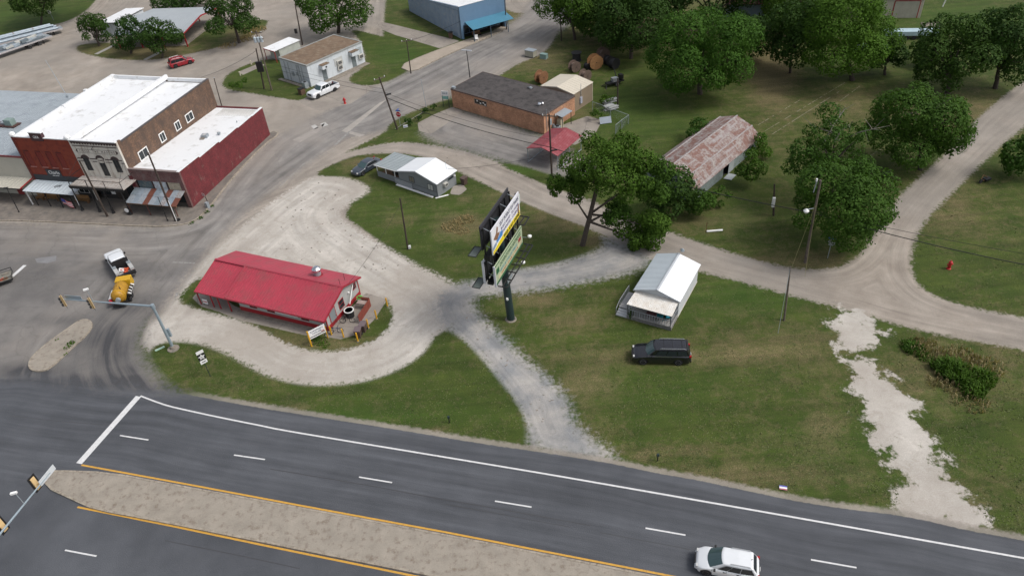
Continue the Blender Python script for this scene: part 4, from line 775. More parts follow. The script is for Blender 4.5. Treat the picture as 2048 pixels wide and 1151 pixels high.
# ================================================================== white cabin with porch
CF, cw, cdp = rect([(1266.3,579.4),(1359.5,603.7),(1403,529),(1313,508)], 2.4)
cb = thing('white_cabin', 'white metal cabin with gable roof, cream porch awning and side steps', 'cabin', CF.W(0, 0), CF.a)
WS = M('white_ribbed_siding', (.5, .52, .54), .6, var=.05, scale=1, ribs=('Y', .25, .5))
hx, hy = cw/2, cdp/2; ex = .18
z_e, z_r = 2.42, 3.2
zt = lambda x: z_e+(z_r-z_e)*(1-abs(x)/hx)-.08
part(cb, 'wall', MB().prism([(-hx+ex, -hy+.25, .15), (hx-ex, -hy+.25, .15), (hx-ex, -hy+.25, zt(hx-ex)), (0, -hy+.25, zt(0)), (-hx+ex, -hy+.25, zt(hx-ex))], (0, cdp-.5, 0)), WS)
part(cb, 'skid', MB().box(-hx+.3, hx-.3, -hy+.4, hy-.4, 0, .15), CONC)
part(cb, 'base_trim', MB().box(hx-ex, hx-ex+.03, -hy+.2, hy-.2, .1, .24), M('pale_trim2', (.5, .47, .4), .7))
roof_slope(cb, (hx, -hy, z_e), (hx, hy, z_e), (0, hy, z_r), (0, -hy, z_r), WR, .25, hh=.012)
roof_slope(cb, (-hx, -hy, z_e), (-hx, hy, z_e), (0, hy, z_r), (0, -hy, z_r), M('shaded_white_metal_roof', (.5, .55, .58), .45, var=.04), .235, ribm=M('shaded_white_metal_roof', (.5, .55, .58), .45), hh=.05)  # left slope turned from the sun: its shade is put into the greyer colour
part(cb, 'ridge_cap', MB().prism([(-.16, -hy-.01, z_r), (0, -hy-.01, z_r+.06), (.16, -hy-.01, z_r)], (0, cdp+.02, 0)), M('cap_grey', (.4, .43, .46), .5))
part(cb, 'rake_trim', MB().prism([(-hx-.03, -hy-.04, z_e-.12), (0, -hy-.04, z_r-.12), (hx+.03, -hy-.04, z_e-.12), (hx+.03, -hy-.04, z_e+.02), (0, -hy-.04, z_r+.03), (-hx-.03, -hy-.04, z_e+.02)], (0, .035, 0)), M('cap_grey', (.4, .43, .46), .5))
fy = -hy+.25; dep = 2.15; dfy = fy-dep; dx0, dx1 = -hx+ex-.1, hx-ex
AW = M('cream_corrugated_sheet', (.62, .58, .52), .6, var=.06, scale=.8, dirt=(.68, .67, .64), dirtamt=.4)
roof_slope(cb, (dx0-.05, dfy-.0, 1.93), (dx1+.02, dfy-.0, 1.93), (dx1-.02, fy-.0, 2.28), (dx0+.15, fy-.0, 2.28), AW, .2, 'porch_awning', hh=.02)
part(cb, 'porch_deck', MB().box(dx0, dx1, dfy, fy, .42, .5), M('deck_grey', (.3, .29, .28), .85, var=.15, scale=3)); part(cb, 'porch_skirt', MB().box(dx0, dx1, dfy, dfy+.06, 0, .41).box(dx1-.06, dx1, dfy, fy, 0, .41), M('skirt_stone', (.2, .19, .185), .95, var=.4, scale=5))
for x in (dx0+.05, dx1-.1): part(cb, 'porch_post', MB().box(x-.05, x+.05, dfy+.02, dfy+.12, .5, 1.88), M('grey_wood_post', (.13, .13, .14), .8))
rl = M('grey_wood_rail', (.26, .27, .29), .8)
part(cb, 'rail', MB().box(dx0+.1, dx1-.1, dfy+.04, dfy+.1, 1.22, 1.28).box(dx1-.12, dx1-.06, dfy+.12, fy, 1.22, 1.28), rl)
for i in range(15): part(cb, 'baluster', MB().box(dx0+.25+i*.27, dx0+.31+i*.27, dfy+.05, dfy+.09, .5, 1.22), rl)
for i in range(6): part(cb, 'baluster', MB().box(dx1-.11, dx1-.07, dfy+.35+i*.3, dfy+.41+i*.3, .5, 1.22), rl)
door(cb, (-.6, fy, .5), X_, .85, 1.75, M('cabin_door', (.3, .32, .34), .6)); window(cb, (1.0, fy, 1.4), X_, Z_, .8, .7)
lx0, lx1 = dx0-1.25, dx0-.01
part(cb, 'side_landing', MB().box(lx0, lx1, dfy+.95, fy+1.5, .40, .485), M('deck_pale', (.34, .34, .34), .85, var=.12, scale=3)); part(cb, 'landing_skirt', MB().box(lx0+.02, lx0+.07, dfy+.95, fy+1.5, 0, .40), M('skirt_stone', (.2, .19, .185), .95))
for i in range(3): part(cb, 'step', MB().box(lx0+.02, lx1-.02, dfy+.02+i*.31, dfy+.33+i*.31, .1*i+.02, .1*i+.13), M('step_white', (.45, .46, .47), .7, var=.1))
part(cb, 'step_rail', MB().path([(lx0, dfy+.15, .85), (lx0, dfy+1.1, 1.3), (lx0, fy+1.5, 1.3)], .035, 6).path([(lx0, dfy+.15, 0), (lx0, dfy+.15, .85)], .035, 6), rl)
for i in range(11): part(cb, 'baluster', MB().box(lx0-.02, lx0+.02, dfy+1.05+i*.27, dfy+1.1+i*.27, .485, 1.3), rl)
part(cb, 'satellite_dish', MB().lathe([(.03, 0), (.2, .06), (.24, .12), (.22, .12), (.03, .03)], (.35, hy-.1, z_r+.5), 14, 'y').tube((.05, hy-.1, z_r), (.35, hy-.1, z_r+.5), .02), GALV)
def lawnchair(x, y, col, nm, lab):
    o = thing('porch_chair', lab, 'chair', CF.W(x, y, .5), CF.a+.3, 'coloured chairs on the cabin porch'); m_ = plain(nm, col, .5)
    part(o, 'seat', MB().box(-.3, .3, -.3, .25, .35, .42), m_); part(o, 'backrest', MB().prism([(-.3, .25, .4), (.3, .25, .4), (.3, .38, 1.0), (-.3, .38, 1.0)], (0, .05, 0)), m_)
    for sx in (-.28, .28):
        for sy in (-.28, .24): part(o, 'leg', MB().box(sx-.03, sx+.03, sy-.03, sy+.03, 0, .35), m_)
        part(o, 'armrest', MB().box(sx-.05, sx+.05, -.3, .3, .6, .64), m_)
lawnchair(.9, dfy+.75, (.02, .16, .2), 'teal_plastic', 'teal porch chair in the middle of the cabin porch'); lawnchair(1.7, dfy+1.1, (.02, .2, .28), 'cyan_plastic', 'brighter blue porch chair at the right end of the cabin porch')
o = thing('porch_mat', 'dull red low table on the cabin porch beside the teal chair', 'table', CF.W(-.1, dfy+.9, .5), CF.a); part(o, 'top', MB().box(-.5, .5, -.3, .3, .3, .34), plain('dull_red', (.12, .05, .055), .8)); part(o, 'legs', MB().box(-.45, -.4, -.25, .25, 0, .3).box(.4, .45, -.25, .25, 0, .3), plain('dull_red', (.12, .05, .055), .8))
# ================================================================== gambrel barn
BO = G(1408.6, 404); BR0, BR1 = G(1345.7, 330, 4.0), G(1475.7, 231, 4.0); ba = math.atan2(BR1[1]-BR0[1], BR1[0]-BR0[0])-math.pi/2
BF = Frame(BO+np.array([math.cos(ba), math.sin(ba), 0])*-.95-np.array([-math.sin(ba), math.cos(ba), 0])*1.0, ba); BL = float(np.linalg.norm((BR1-BR0)[:2]))+.7
bn = thing('rusty_barn', 'old barn with rusty gambrel sheet metal roof and pale blue green boards', 'barn', BF.W(0, 0), ba)
m, t, b = newmat('rusted_roof_sheets'); tc = t.nodes.new('ShaderNodeTexCoord'); P = tc.outputs['Object']
nn = noise(t, P, .9, 8, .72, .4); n2 = noise(t, P, 3.2, 6, .7)
mpz = t.nodes.new('ShaderNodeMapping'); t.links.new(P, mpz.inputs[0]); mpz.inputs['Scale'].default_value = (1.2, .12, 1.2)
vv = N(t, 'ShaderNodeTexVoronoi', Scale=1.7, feature='F1'); t.links.new(P, vv.inputs['Vector'])
base_ = mix(t, ramp(t, nn, [(.45, 0.), (.56, 1.)]), (.18, .092, .072), (.29, .265, .25))
base_ = mix(t, ramp(t, n2, [(.45, 0.), (.62, .75)]), base_, (.13, .06, .048))
base_ = mix(t, ramp(t, vv.outputs['Distance'], [(.05, .6), (.2, 0.)]), base_, (.36, .34, .33))
base_ = mix(t, ramp(t, noise(t, mpz.outputs[0], 1.5, 5), [(.52, 0.), (.64, .7)]), base_, (.3, .29, .29))
t.links.new(base_, b.inputs['Base Color']); b.inputs['Roughness'].default_value = .7; RUST = m
prof = [(.1, 1.75), (-1.5, 3.05), (-3.85, 3.95), (-6.35, 3.12), (-8.1, 1.8)]
ov = .25; y0, y1 = -ov, BL
PALEB = M('pale_weathered_boards', (.22, .27, .27), .85, var=.2, scale=2, dirt=(.13, .14, .13), dirtamt=.35, ribs=('Z', .3, .7))
part(bn, 'gable_wall', MB().prism([(-.15, 0, 0), (-7.9, 0, 0), (-7.9, 0, 1.8), (-6.3, 0, 3.0), (-3.85, 0, 3.85), (-1.55, 0, 2.95), (-.15, 0, 1.75)], (0, .15, 0)), PALEB)
part(bn, 'side_wall', MB().box(-.3, -.15, .15, 7.6, 0, 1.8).box(-.3, -.15, 9.9, BL-.5, 0, 1.85).box(-7.9, -7.75, .15, BL-.5, 0, 1.85).box(-.3, -.152, 7.6, 9.9, 1.6, 1.85), PALEB)
part(bn, 'rear_wall', MB().prism([(-.3, BL-.5, 0), (-7.75, BL-.5, 0), (-7.75, BL-.5, 1.8), (-6.3, BL-.5, 3.0), (-3.85, BL-.5, 3.85), (-1.55, BL-.5, 2.95), (-.3, BL-.5, 1.7)], (0, .15, 0)), PALEB)
part(bn, 'floor', MB().box(-7.2, -.3, .15, BL-.5, 0, .05), DARK)
part(bn, 'sliding_door', MB().box(-.1, -.04, 8.9, 10.3, .05, 1.75), M('door_grey', (.32, .35, .36), .7, var=.15)); part(bn, 'lean_panel', MB().obox((.6, 8.2, .12), (.5, .1, .0), (-.05, .8, 0), (0, 0, .03)), M('door_grey', (.32, .35, .36), .7))
for i in range(4):
    a, c = prof[i], prof[i+1]
    lo, hi = (a, c) if a[1] < c[1] else (c, a)
    for k in range(6):     # roofing sheets laid side by side
        ya, yb = y0+(y1-y0)*k/6+.01, y0+(y1-y0)*(k+1)/6-.01; dz = random.uniform(0, .025)
        part(bn, 'roof_sheet', slope((lo[0], ya, lo[1]+dz), (lo[0], yb, lo[1]+dz), (hi[0], yb, hi[1]+dz), (hi[0], ya, hi[1]+dz), .03), RUST)
RC = M('ridge_flashing', (.33, .32, .32), .6, var=.25, scale=2, dirt=(.16, .09, .07), dirtamt=.35)
for (x, z) in prof[1:4]: part(bn, 'ridge_cap', MB().prism([(x-.13, y0-.02, z+.02), (x, y0-.02, z+.1), (x+.13, y0-.02, z+.02)], (0, y1-y0+.04, 0)), RC)
part(bn, 'loft_light', MB().box(-4.0, -3.5, -.1, -.002, 2.4, 2.9), BLACK)
o = thing('sheet_metal_scrap', 'bent pale metal sheet leaning at the near corner of the rusty barn', 'scrap', G(1300, 395), .3); part(o, 'sheet', MB().prism([(0, 0, 0), (1.8, -.3, 0), (1.9, .2, 1.3), (.1, .5, 1.4)], (0, .04, 0)), M('door_grey', (.32, .35, .36), .7)); part(o, 'edge', MB().tube((0, 0, 0), (.1, .5, 1.4), .03), GALV)
# ================================================================== orange brick building and shed
OF, ow, od = rect([(903,179),(1086,230),(1150.6,193),(964.5,143.7)], 3.1)
ob = thing('orange_brick_building', 'flat roofed orange brick building with tar roof and broken window', 'building', OF.W(0, 0), OF.a)
OBR = brickmat('orange_brick', (.56, .29, .165), (.46, .23, .135), (.26, .18, .13), amt=.1)
hx, hy = ow/2, od/2
part(ob, 'wall', MB().box(-hx, hx, -hy, -hy+.25, 0, 3.08).box(-hx, hx, hy-.25, hy, 0, 3.08).box(-hx, -hx+.25, -hy+.25, hy-.25, 0, 3.08).box(hx-.25, hx, -hy+.25, hy-.25, 0, 3.08), OBR)
TAR = M('tar_roof', (.072, .064, .062), .9, var=.25, scale=.5, dirt=(.025, .022, .022), dirtamt=.34, bump=.2)
part(ob, 'roof', MB().box(-hx+.0, hx-.0, -hy+.0, hy-.0, 3.082, 3.14), TAR)
part(ob, 'roof_edge', MB().box(-hx-.06, hx+.06, -hy-.06, -hy-.002, 2.98, 3.18).box(-hx-.06, hx+.06, hy+.002, hy+.06, 2.98, 3.18).box(-hx-.06, -hx-.002, -hy-.002, hy+.002, 2.98, 3.18).box(hx+.002, hx+.06, -hy-.002, hy+.002, 2.98, 3.18), M('edge_weathered', (.12, .085, .075), .8, var=.3, scale=4))
wn = window(ob, (-hx+6.3, -hy, 2.25), X_, Z_, 2.6, .85, M('window_rail_tan', (.22, .18, .14), .8), DARK, mull=(4, 1), ft=.1)
for i, (x, z) in enumerate(((-hx+5.6, 2.4), (-hx+6.3, 2.15), (-hx+6.9, 2.3), (-hx+7.25, 2.1))): part(wn, 'broken_pane', MB().box(x-.16, x+.12, -hy-.035, -hy-.025, z-.13, z+.1), SIGNW)
part(ob, 'roof_vent', MB().box(1.5, 1.9, 2.6, 3.0, 3.14, 3.3).tube((1.0, 2.9, 3.14), (1.9, 2.3, 3.5), .05), GALV); part(ob, 'roof_vent', MB().lathe([(.18, 0), (.18, .3), (.28, .32), (.2, .5)], (6.9, -1.7, 3.14), 10), CHROME); part(ob, 'roof_vent', MB().lathe([(.12, 0), (.22, .3), (.1, .45)], (7.1, -1.2, 3.14), 10), CHROME)
part(ob, 'flood_lamp', MB().box(-hx-.1, -hx+.5, -hy+.2, -hy+.7, 3.14, 3.4), GALV)
part(ob, 'door_awning', MB().prism([(hx+.1, -1.4, 2.25), (hx+1.5, -1.4, 2.05), (hx+1.5, 1.2, 2.05), (hx+.1, 1.2, 2.25)], (0, 0, .06)), GALV)
for y in (-1.2, 1.0): part(ob, 'awning_post', MB().box(hx+1.35, hx+1.42, y-.04, y+.04, 0, 2.05), BLACK)
door(ob, (hx, .1, 0), Y_, .95, 2.0, DARK); part(ob, 'meter_box', MB().box(hx+.062, hx+.3, -2.9, -2.4, 1.1, 2.0), GALV); part(ob, 'gas_meter', MB().box(hx+.062, hx+.35, -2.1, -1.8, .3, .9), GALV)
part(ob, 'conduit', MB().tube((hx+.1, -3.4, 0), (hx+.1, -3.4, 3.9), .04).tube((hx+.1, -2.7, 2.0), (hx+.1, -2.7, 3.2), .03), GALV)
o = thing('condenser_unit', 'square beige outdoor cooling unit beside the orange brick building door', 'air conditioner', OF.W(hx+.9, -1.9), OF.a); part(o, 'casing', MB().box(-.4, .4, -.4, .4, 0, .75), GALV); part(o, 'fan_grille', MB().lathe([(.3, 0), (.3, .03)], (0, 0, .75), 12), BLACK)
o = thing('refrigerator', 'old cream refrigerator standing outside the orange brick building', 'refrigerator', OF.W(hx+.75, -.95), OF.a); part(o, 'cabinet', MB().box(-.35, .35, -.35, .35, 0, 1.5), M('old_cream', (.42, .38, .28), .6, var=.15)); part(o, 'door', MB().box(-.33, .33, -.4, -.352, .05, 1.0), M('old_cream', (.42, .38, .28), .6)); part(o, 'top_door', MB().box(-.33, .33, -.4, -.352, 1.04, 1.47), M('old_cream', (.42, .38, .28), .6))
TF = Frame(G(1185, 201), OF.a)
ts = thing('tan_shed', 'tan metal shed with cream roof behind the orange brick building', 'shed', TF.W(0, 0), TF.a)
TANW = M('tan_ribbed_wall', (.25, .195, .14), .7, var=.06, ribs=('Y', .3, .9)); TANR = M('cream_metal_roof', (.55, .5, .41), .5, var=.04)
tw, td = 6.3, 5.2
part(ts, 'wall', MB().prism([(-tw, -td, 0), (0, -td, 0), (0, -td, 3.1), (-tw/2, -td, 3.6), (-tw, -td, 3.1)], (0, td, 0)), TANW)
roof_slope(ts, (.12, -td-.1, 3.1), (.12, .1, 3.1), (-tw/2, .1, 3.65), (-tw/2, -td-.1, 3.65), TANR, .6, hh=.02); roof_slope(ts, (-tw-.12, -td-.1, 3.1), (-tw-.12, .1, 3.1), (-tw/2, .1, 3.65), (-tw/2, -td-.1, 3.65), TANR, .6, hh=.02)
part(ts, 'corner_trim', MB().box(-.02, .04, -.06, .03, 0, 3.0).box(-.02, .04, -td-.03, -td+.06, 0, 3.0), TANR); part(ts, 'rake_trim', MB().prism([(-tw, -td-.12, 2.95), (-tw/2, -td-.12, 3.5), (0.1, -td-.12, 2.95), (0.1, -td-.12, 3.12), (-tw/2, -td-.12, 3.66), (-tw, -td-.12, 3.12)], (0, .02, 0)), TANR)
part(ts, 'electric_meter', MB().box(.002, .2, -3.6, -3.1, .9, 1.9), M('meter_pale', (.4, .42, .5), .5)); part(ts, 'conduit', MB().tube((.1, -3.35, 1.9), (.1, -3.35, 4.1), .04), GALV)
# red carport
KF, kw, kd = rect([(1053.5,295.6),(1116.5,313.4),(1161.6,271),(1102.8,257)], 2.2)
kp = thing('red_carport', 'open carport with faded red gable roof beside the dirt road', 'carport', KF.W(0, 0), KF.a)
CR = M('faded_red_roof', (.26, .05, .06), .6, var=.08, scale=.6, dirt=(.3, .1, .11), dirtamt=.3)
hx, hy = kw/2, kd/2
roof_slope(kp, (hx, -hy, 2.2), (hx, hy, 2.2), (0, hy, 2.9), (0, -hy, 2.9), CR, .3, hh=.03); roof_slope(kp, (-hx, -hy, 2.2), (-hx, hy, 2.2), (0, hy, 2.9), (0, -hy, 2.9), CR, .3, hh=.03)
for sx in (-1, 1):
    for y in (-hy+.15, 0, hy-.15): part(kp, 'post', MB().box(sx*(hx-.1)-.04, sx*(hx-.1)+.04, y-.04, y+.04, 0, 2.15), GALV)
    part(kp, 'base_rail', MB().box(sx*(hx-.1)-.04, sx*(hx-.1)+.04, -hy, hy, 0, .08), GALV)
part(kp, 'truss', MB().tube((-hx+.1, -hy+.1, 2.12), (0, -hy+.1, 2.8), .04).tube((hx-.1, -hy+.1, 2.12), (0, -hy+.1, 2.8), .04), GALV)
# ================================================================== white block building
WF, ww_, wd_ = rect([(556,115),(612,130.8),(724.3,82.9),(667,68)], 4.0)
wbk = thing('white_block_building', 'white block building with brown gravel roof and two small door hoods', 'building', WF.W(0, 0), WF.a)
BRF = M('brown_gravel_roof', (.17, .115, .075), .95, var=.25, scale=.6, dirt=(.22, .18, .13), dirtamt=.25, bump=.3)
hx, hy = ww_/2-.1, wd_/2-.1
part(wbk, 'wall', MB().box(-hx, hx, -hy, hy, 0, 3.75), WHITE_PAINT); part(wbk, 'roof', MB().box(-hx+.15, hx-.15, -hy+.15, hy-.15, 3.752, 3.95), BRF)
part(wbk, 'roof_edge', MB().box(-hx-.1, hx+.1, -hy-.1, -hy+.15, 3.76, 4.0).box(-hx-.1, hx+.1, hy-.15, hy+.1, 3.76, 4.0).box(-hx-.1, -hx+.15, -hy+.15, hy-.15, 3.76, 4.0).box(hx-.15, hx+.1, -hy+.15, hy-.15, 3.76, 4.0), M('edge_grey', (.28, .29, .28), .7, var=.15))
for y in (-hy+3.4, hy-2.6):
    part(wbk, 'door_hood', MB().prism([(hx+.002, y-.9, 2.5), (hx+1.0, y-.9, 2.4), (hx+1.0, y+.9, 2.4), (hx+.002, y+.9, 2.5)], (0, 0, .6)), WHITE_PAINT); part(wbk, 'hood_top', MB().box(hx+.0, hx+1.0, y-.88, y+.88, 3.102, 3.16), BRF)
    door(wbk, (hx, y, 0.02), Y_, .95, 2.0, M('blue_grey_door', (.16, .19, .2), .6))
part(wbk, 'wall_light', MB().box(hx+1.0, hx+1.06, -hy+3.2, -hy+3.5, 2.6, 2.85), BLACK)
for y, z in ((-hy+7.0, 2.1), (-hy+6.9, 1.2), (hy-.9, 1.5)): ac(wbk, (hx, y, z), Y_, 1.1, .8, .35)
part(wbk, 'shutter', MB().box(hx+.002, hx+.06, -hy+6.0, -hy+7.9, 1.6, 3.0), M('boarded_pale', (.45, .46, .45), .7)); part(wbk, 'shutter', MB().box(hx+.002, hx+.06, hy-1.6, hy-.4, 1.8, 3.2), M('boarded_grey', (.36, .4, .42), .7))
for x in (-2.6, -1.6, .9, 1.5, 2.3): part(wbk, 'pipe', MB().tube((x, -hy-.08, .2), (x, -hy-.08, 3.5), .05), M('pipe_grey', (.3, .33, .34), .6))
part(wbk, 'meter_box', MB().box(-.8, -.35, -hy-.2, -hy-.002, 1.2, 2.0), GALV); part(wbk, 'meter_box', MB().box(.4, .7, -hy-.15, -hy-.002, 1.5, 2.1), GALV)
part(wbk, 'plinth', MB().box(-hx-.6, hx, -hy-1.0, -hy-.3, 0, .08).box(hx+.02, hx+1.4, -hy+2, hy, 0, .06), CONC)
o = thing('condenser_unit', 'grey outdoor cooling unit at the near corner of the white block building', 'air conditioner', WF.W(hx-.6, -hy-.8, .08), WF.a); part(o, 'casing', MB().box(-.45, .45, -.4, .4, 0, 1.0), GALV); part(o, 'fan_grille', MB().lathe([(.3, 0), (.3, .03)], (0, 0, 1.0), 12), BLACK)
o = thing('waste_bin', 'brown square bin beside the parked white pickup', 'bin', G(604.5, 188), WF.a); part(o, 'body', MB().box(-.45, .45, -.45, .45, 0, 1.0), M('rusty_brown', (.12, .07, .045), .8, var=.3)); part(o, 'lid', MB().box(-.48, .48, -.48, .48, 1.0, 1.08), BLACK)
SF, sw_, sdp = rect([(527,97),(548,103),(600,82),(578,75)], 2.3)
sh = thing('white_shed', 'small open fronted shed with white roof behind the white block building', 'shed', SF.W(0, 0), SF.a)
hx, hy = sw_/2, sdp/2
roof_slope(sh, (-hx, -hy, 2.3), (hx, -hy, 2.3), (hx, hy, 2.45), (-hx, hy, 2.45), WHITE_ROOF, .8, 'roof', hh=.02); part(sh, 'wall', MB().box(-hx+.2, -hx+.25, -hy+1.2, hy-.2, 0, 2.3).box(hx-.25, hx-.2, -hy+1.2, hy-.2, 0, 2.3).box(-hx+.25, hx-.25, -hy+1.2, -hy+1.25, 0, 2.25), M('shed_pale_green', (.4, .42, .38), .7))
for sx in (-1, 1): part(sh, 'post', MB().box(sx*(hx-.1)-.05, sx*(hx-.1)+.05, -hy+.05, -hy+.15, 0, 2.25), REDM)
part(sh, 'fascia', MB().box(-hx, hx, -hy-.04, -hy-.002, 2.15, 2.32), REDM)
# ================================================================== blue building
BU = Frame(G(924.8, 79.4), math.atan2(*(G(1003, 57)-G(924.8, 79.4))[:2][::-1]))
bb = thing('blue_building', 'large pale blue painted brick store with white roof and blue street awning', 'building', BU.W(0, 0), BU.a)
LB = M('worn_light_blue_paint', (.235, .305, .40), .85, var=.14, scale=.6, dirt=(.3, .34, .38), dirtamt=.35, bump=.15, bscale=8); LBF = M('flat_blue_paint', (.13, .225, .34), .75, var=.06)
BLd = float(np.linalg.norm((G(764, 41)-G(924.8, 79.4))[:2]))+.2; bwid = 10.5
part(bb, 'side_wall', MB().prism([(0, .1, 0), (0, BLd, 0), (0, BLd, 3.5), (0, BLd*.6, 4.6), (0, .1, 6.3)], (.3, 0, 0)), LB); part(bb, 'front_wall', MB().box(0, bwid, 0, .3, 2.6, 6.35).box(0, .5, 0, .3, 0, 2.6).box(bwid-.5, bwid, 0, .3, 0, 2.6), LBF)
part(bb, 'far_wall', MB().box(bwid-.3, bwid, .3, BLd, 0, 5.5).box(0.3, bwid-.3, BLd-.3, BLd, 0, 3.4), LB); part(bb, 'roof', MB().prism([(.3, .3, 5.9), (bwid-.3, .3, 5.9), (bwid-.3, BLd, 3.6), (.3, BLd, 3.6)], (0, 0, -.2)), WHITE_ROOF)
part(bb, 'shop_front', MB().box(.5, bwid-.5, .9, 1.0, 0, 2.6), DARK); part(bb, 'downspout', MB().tube((-.06, .5, 0), (-.06, .5, 5.6), .06).tube((-.06, .5, 5.5), (-.06, BLd*.9, 3.9), .04), M('pipe_bluegrey', (.16, .22, .28), .6))
AWB = M('blue_metal_awning', (.075, .23, .33), .45, var=.06); part(bb, 'coping', MB().box(-.05, bwid+.05, -.05, .35, 6.352, 6.42), WHITE_ROOF)
for x in (2.2, 5.2, 8.2): window(bb, (x, .9, 1.4), X_, Z_, 2.2, 1.6, LBF)
roof_slope(bb, (.9, -3.2, 2.5), (bwid-.3, -3.2, 2.5), (bwid-.3, 0, 3.2), (.9, 0, 3.2), AWB, .4, 'awning')
for x in (1.1, 4.9, 8.9): part(bb, 'awning_post', MB().box(x-.06, x+.06, -3.1, -2.98, .12, 2.5), M('post_bluegrey', (.06, .09, .12), .6))
o = thing('waste_bin', 'brown litter bin against the side wall of the blue store', 'bin', G(902, 76), 0); part(o, 'body', MB().lathe([(.4, 0), (.45, 1.1)], n=8), M('rusty_brown', (.12, .07, .045), .8)); part(o, 'lid', MB().lathe([(.5, 1.1), (.5, 1.2), (.2, 1.25)], n=8), BLACK)
o = thing('white_chair', 'white plastic chair on the pavement by the blue awning', 'chair', G(954, 82), 0.3); part(o, 'seat', MB().box(-.3, .3, -.3, .3, .45, .52), WHITE); part(o, 'backrest', MB().box(-.3, .3, .25, .32, .5, 1.15), WHITE)
for sx in (-.25, .25):
    for sy in (-.25, .25): part(o, 'leg', MB().box(sx-.03, sx+.03, sy-.03, sy+.03, 0, .45), WHITE)
o = thing('shop_bench', 'dark bench under the blue awning', 'bench', BU.W(3, -.6, .12), BU.a); part(o, 'seat', MB().box(-.9, .9, -.25, .25, .4, .47), BROWNWOOD); part(o, 'backrest', MB().box(-.9, .9, .25, .3, .5, .95), BROWNWOOD); part(o, 'leg', MB().box(-.85, -.75, -.2, .2, 0, .4), BLACK); part(o, 'leg', MB().box(.75, .85, -.2, .2, 0, .4), BLACK)
# ================================================================== market canopy top left
MO = G(366, 103); ma = math.radians(-6)
MF, mw_, md_ = rect([(262,60),(368,70),(408,18),(300,12)], 3.2)
mk = thing('market_pavilion', 'wide open pavilion with light grey metal roof among round trees', 'pavilion', MF.W(0, 0), MF.a)
hx, hy = mw_/2+.5, md_/2
MKR = M('pavilion_grey_roof', (.36, .39, .41), .5, .15, var=.05, scale=.3)
roof_slope(mk, (-hx, -hy, 3.0), (hx, -hy, 3.0), (hx, 0, 3.9), (-hx, 0, 3.9), MKR, .6, hh=.02); roof_slope(mk, (-hx, hy, 3.0), (hx, hy, 3.0), (hx, 0, 3.9), (-hx, 0, 3.9), MKR, .6, hh=.02)
part(mk, 'red_fascia', MB().prism([(hx+.0, -hy, 2.75), (hx+.0, 0, 3.65), (hx+.0, hy, 2.75), (hx, hy, 3.02), (hx, 0, 3.92), (hx, -hy, 3.02)], (.06, 0, 0)), REDM)
for sx in (-1, -.33, .33, 1):
    for y in (-hy+.4, hy-.4): part(mk, 'post', MB().box(sx*(hx-.3)-.1, sx*(hx-.3)+.1, y-.1, y+.1, 0, 2.95), REDM)
part(mk, 'floor_slab', MB().box(-hx+1, hx-1, -hy+1, hy-1, 0, .06), CONC)
AF, aw_, ad_ = rect([(213,42),(240,50),(270,19),(245,16)], 3.0)
an = thing('white_annex', 'small white roofed annex beside the grey pavilion', 'shed', AF.W(0, 0), AF.a)
part(an, 'roof', slope((-aw_/2, -ad_/2, 3.0), (aw_/2, -ad_/2, 3.2), (aw_/2, ad_/2, 3.2), (-aw_/2, ad_/2, 3.0), .1), WHITE_ROOF); part(an, 'wall', MB().box(-aw_/2+.3, aw_/2-.3, -ad_/2+.3, ad_/2-.3, 0, 2.8), WHITE_PAINT)
for (a, b) in (((192,109),(230,90)),((290,120),(328,101))):
    struct(strip([G(*a), G(*b)], .9, 0, .07, 'path', M('path_concrete', (.3, .29, .27), .9)))
# ================================================================== top right shed, far bits
QF = Frame(G(1840, 36), math.radians(-14))
qs = thing('beige_shed', 'beige metal shed with dark red door trim beyond the trees', 'shed', QF.W(0, 0), QF.a)
BW = M('beige_panel_wall', (.42, .39, .32), .7, var=.06, ribs=('X', .35, .6))
part(qs, 'wall', MB().box(-9.5, 0, 0, 6, 0, 3.4), BW); part(qs, 'roof', MB().prism([(-9.7, -.2, 3.402), (.2, -.2, 3.402), (.2, 3, 4.1), (.2, 6.2, 3.402), (-9.7, 6.2, 3.402), (-9.7, 3, 4.1)][:2]+[(.2, 3, 4.1), (-9.7, 3, 4.1)], (0, 0, .08)), WHITE_ROOF)
for x in (-5.0, -.6): part(qs, 'door_trim', MB().box(x-.07, x+.07, -.06, -.002, 0, 3.1), REDM)
part(qs, 'door_trim', MB().box(-5.0, -.6, -.062, -.003, 3.1, 3.25), REDM); part(qs, 'roller_door', MB().box(-4.9, -.7, -.04, -.002, 0, 3.1), M('roller_beige', (.38, .36, .3), .7, ribs=('Z', .2, .5)))
o = thing('step', 'concrete step slab beside the beige metal shed', 'slab', G(1862, 52), QF.a); part(o, 'slab', MB().box(-1.5, 1.5, -1, 1, 0, .12), CONC); part(o, 'kerb', MB().box(-1.5, 1.5, 1.002, 1.15, 0, .25), CONC)
o = thing('fence_post', 'white pole standing right of the beige metal shed', 'post', G(1885, 14), 0); part(o, 'post', MB().tube((0, 0, 0), (.5, 0, 2.6), .1, .1, 8), WHITE); part(o, 'cap', MB().lathe([(.13, 0), (.05, .1)], (.5, 0, 2.6), 8), WHITE)
o = thing('red_roof_house', 'house with dull red roof showing between trees at the top', 'house', G(1490, 26), -.3)
part(o, 'roof', MB().prism([(-4, -3, 2.6), (4, -3, 2.6), (4, 0, 4.2), (-4, 0, 4.2)], (0, 0, .1)).prism([(-4, 3, 2.6), (4, 3, 2.6), (4, 0, 4.2), (-4, 0, 4.2)], (0, 0, .1)), M('dull_red_roof', (.13, .035, .035), .7)); part(o, 'wall', MB().box(-3.6, 3.6, -2.7, 2.7, 0, 2.7), LB)
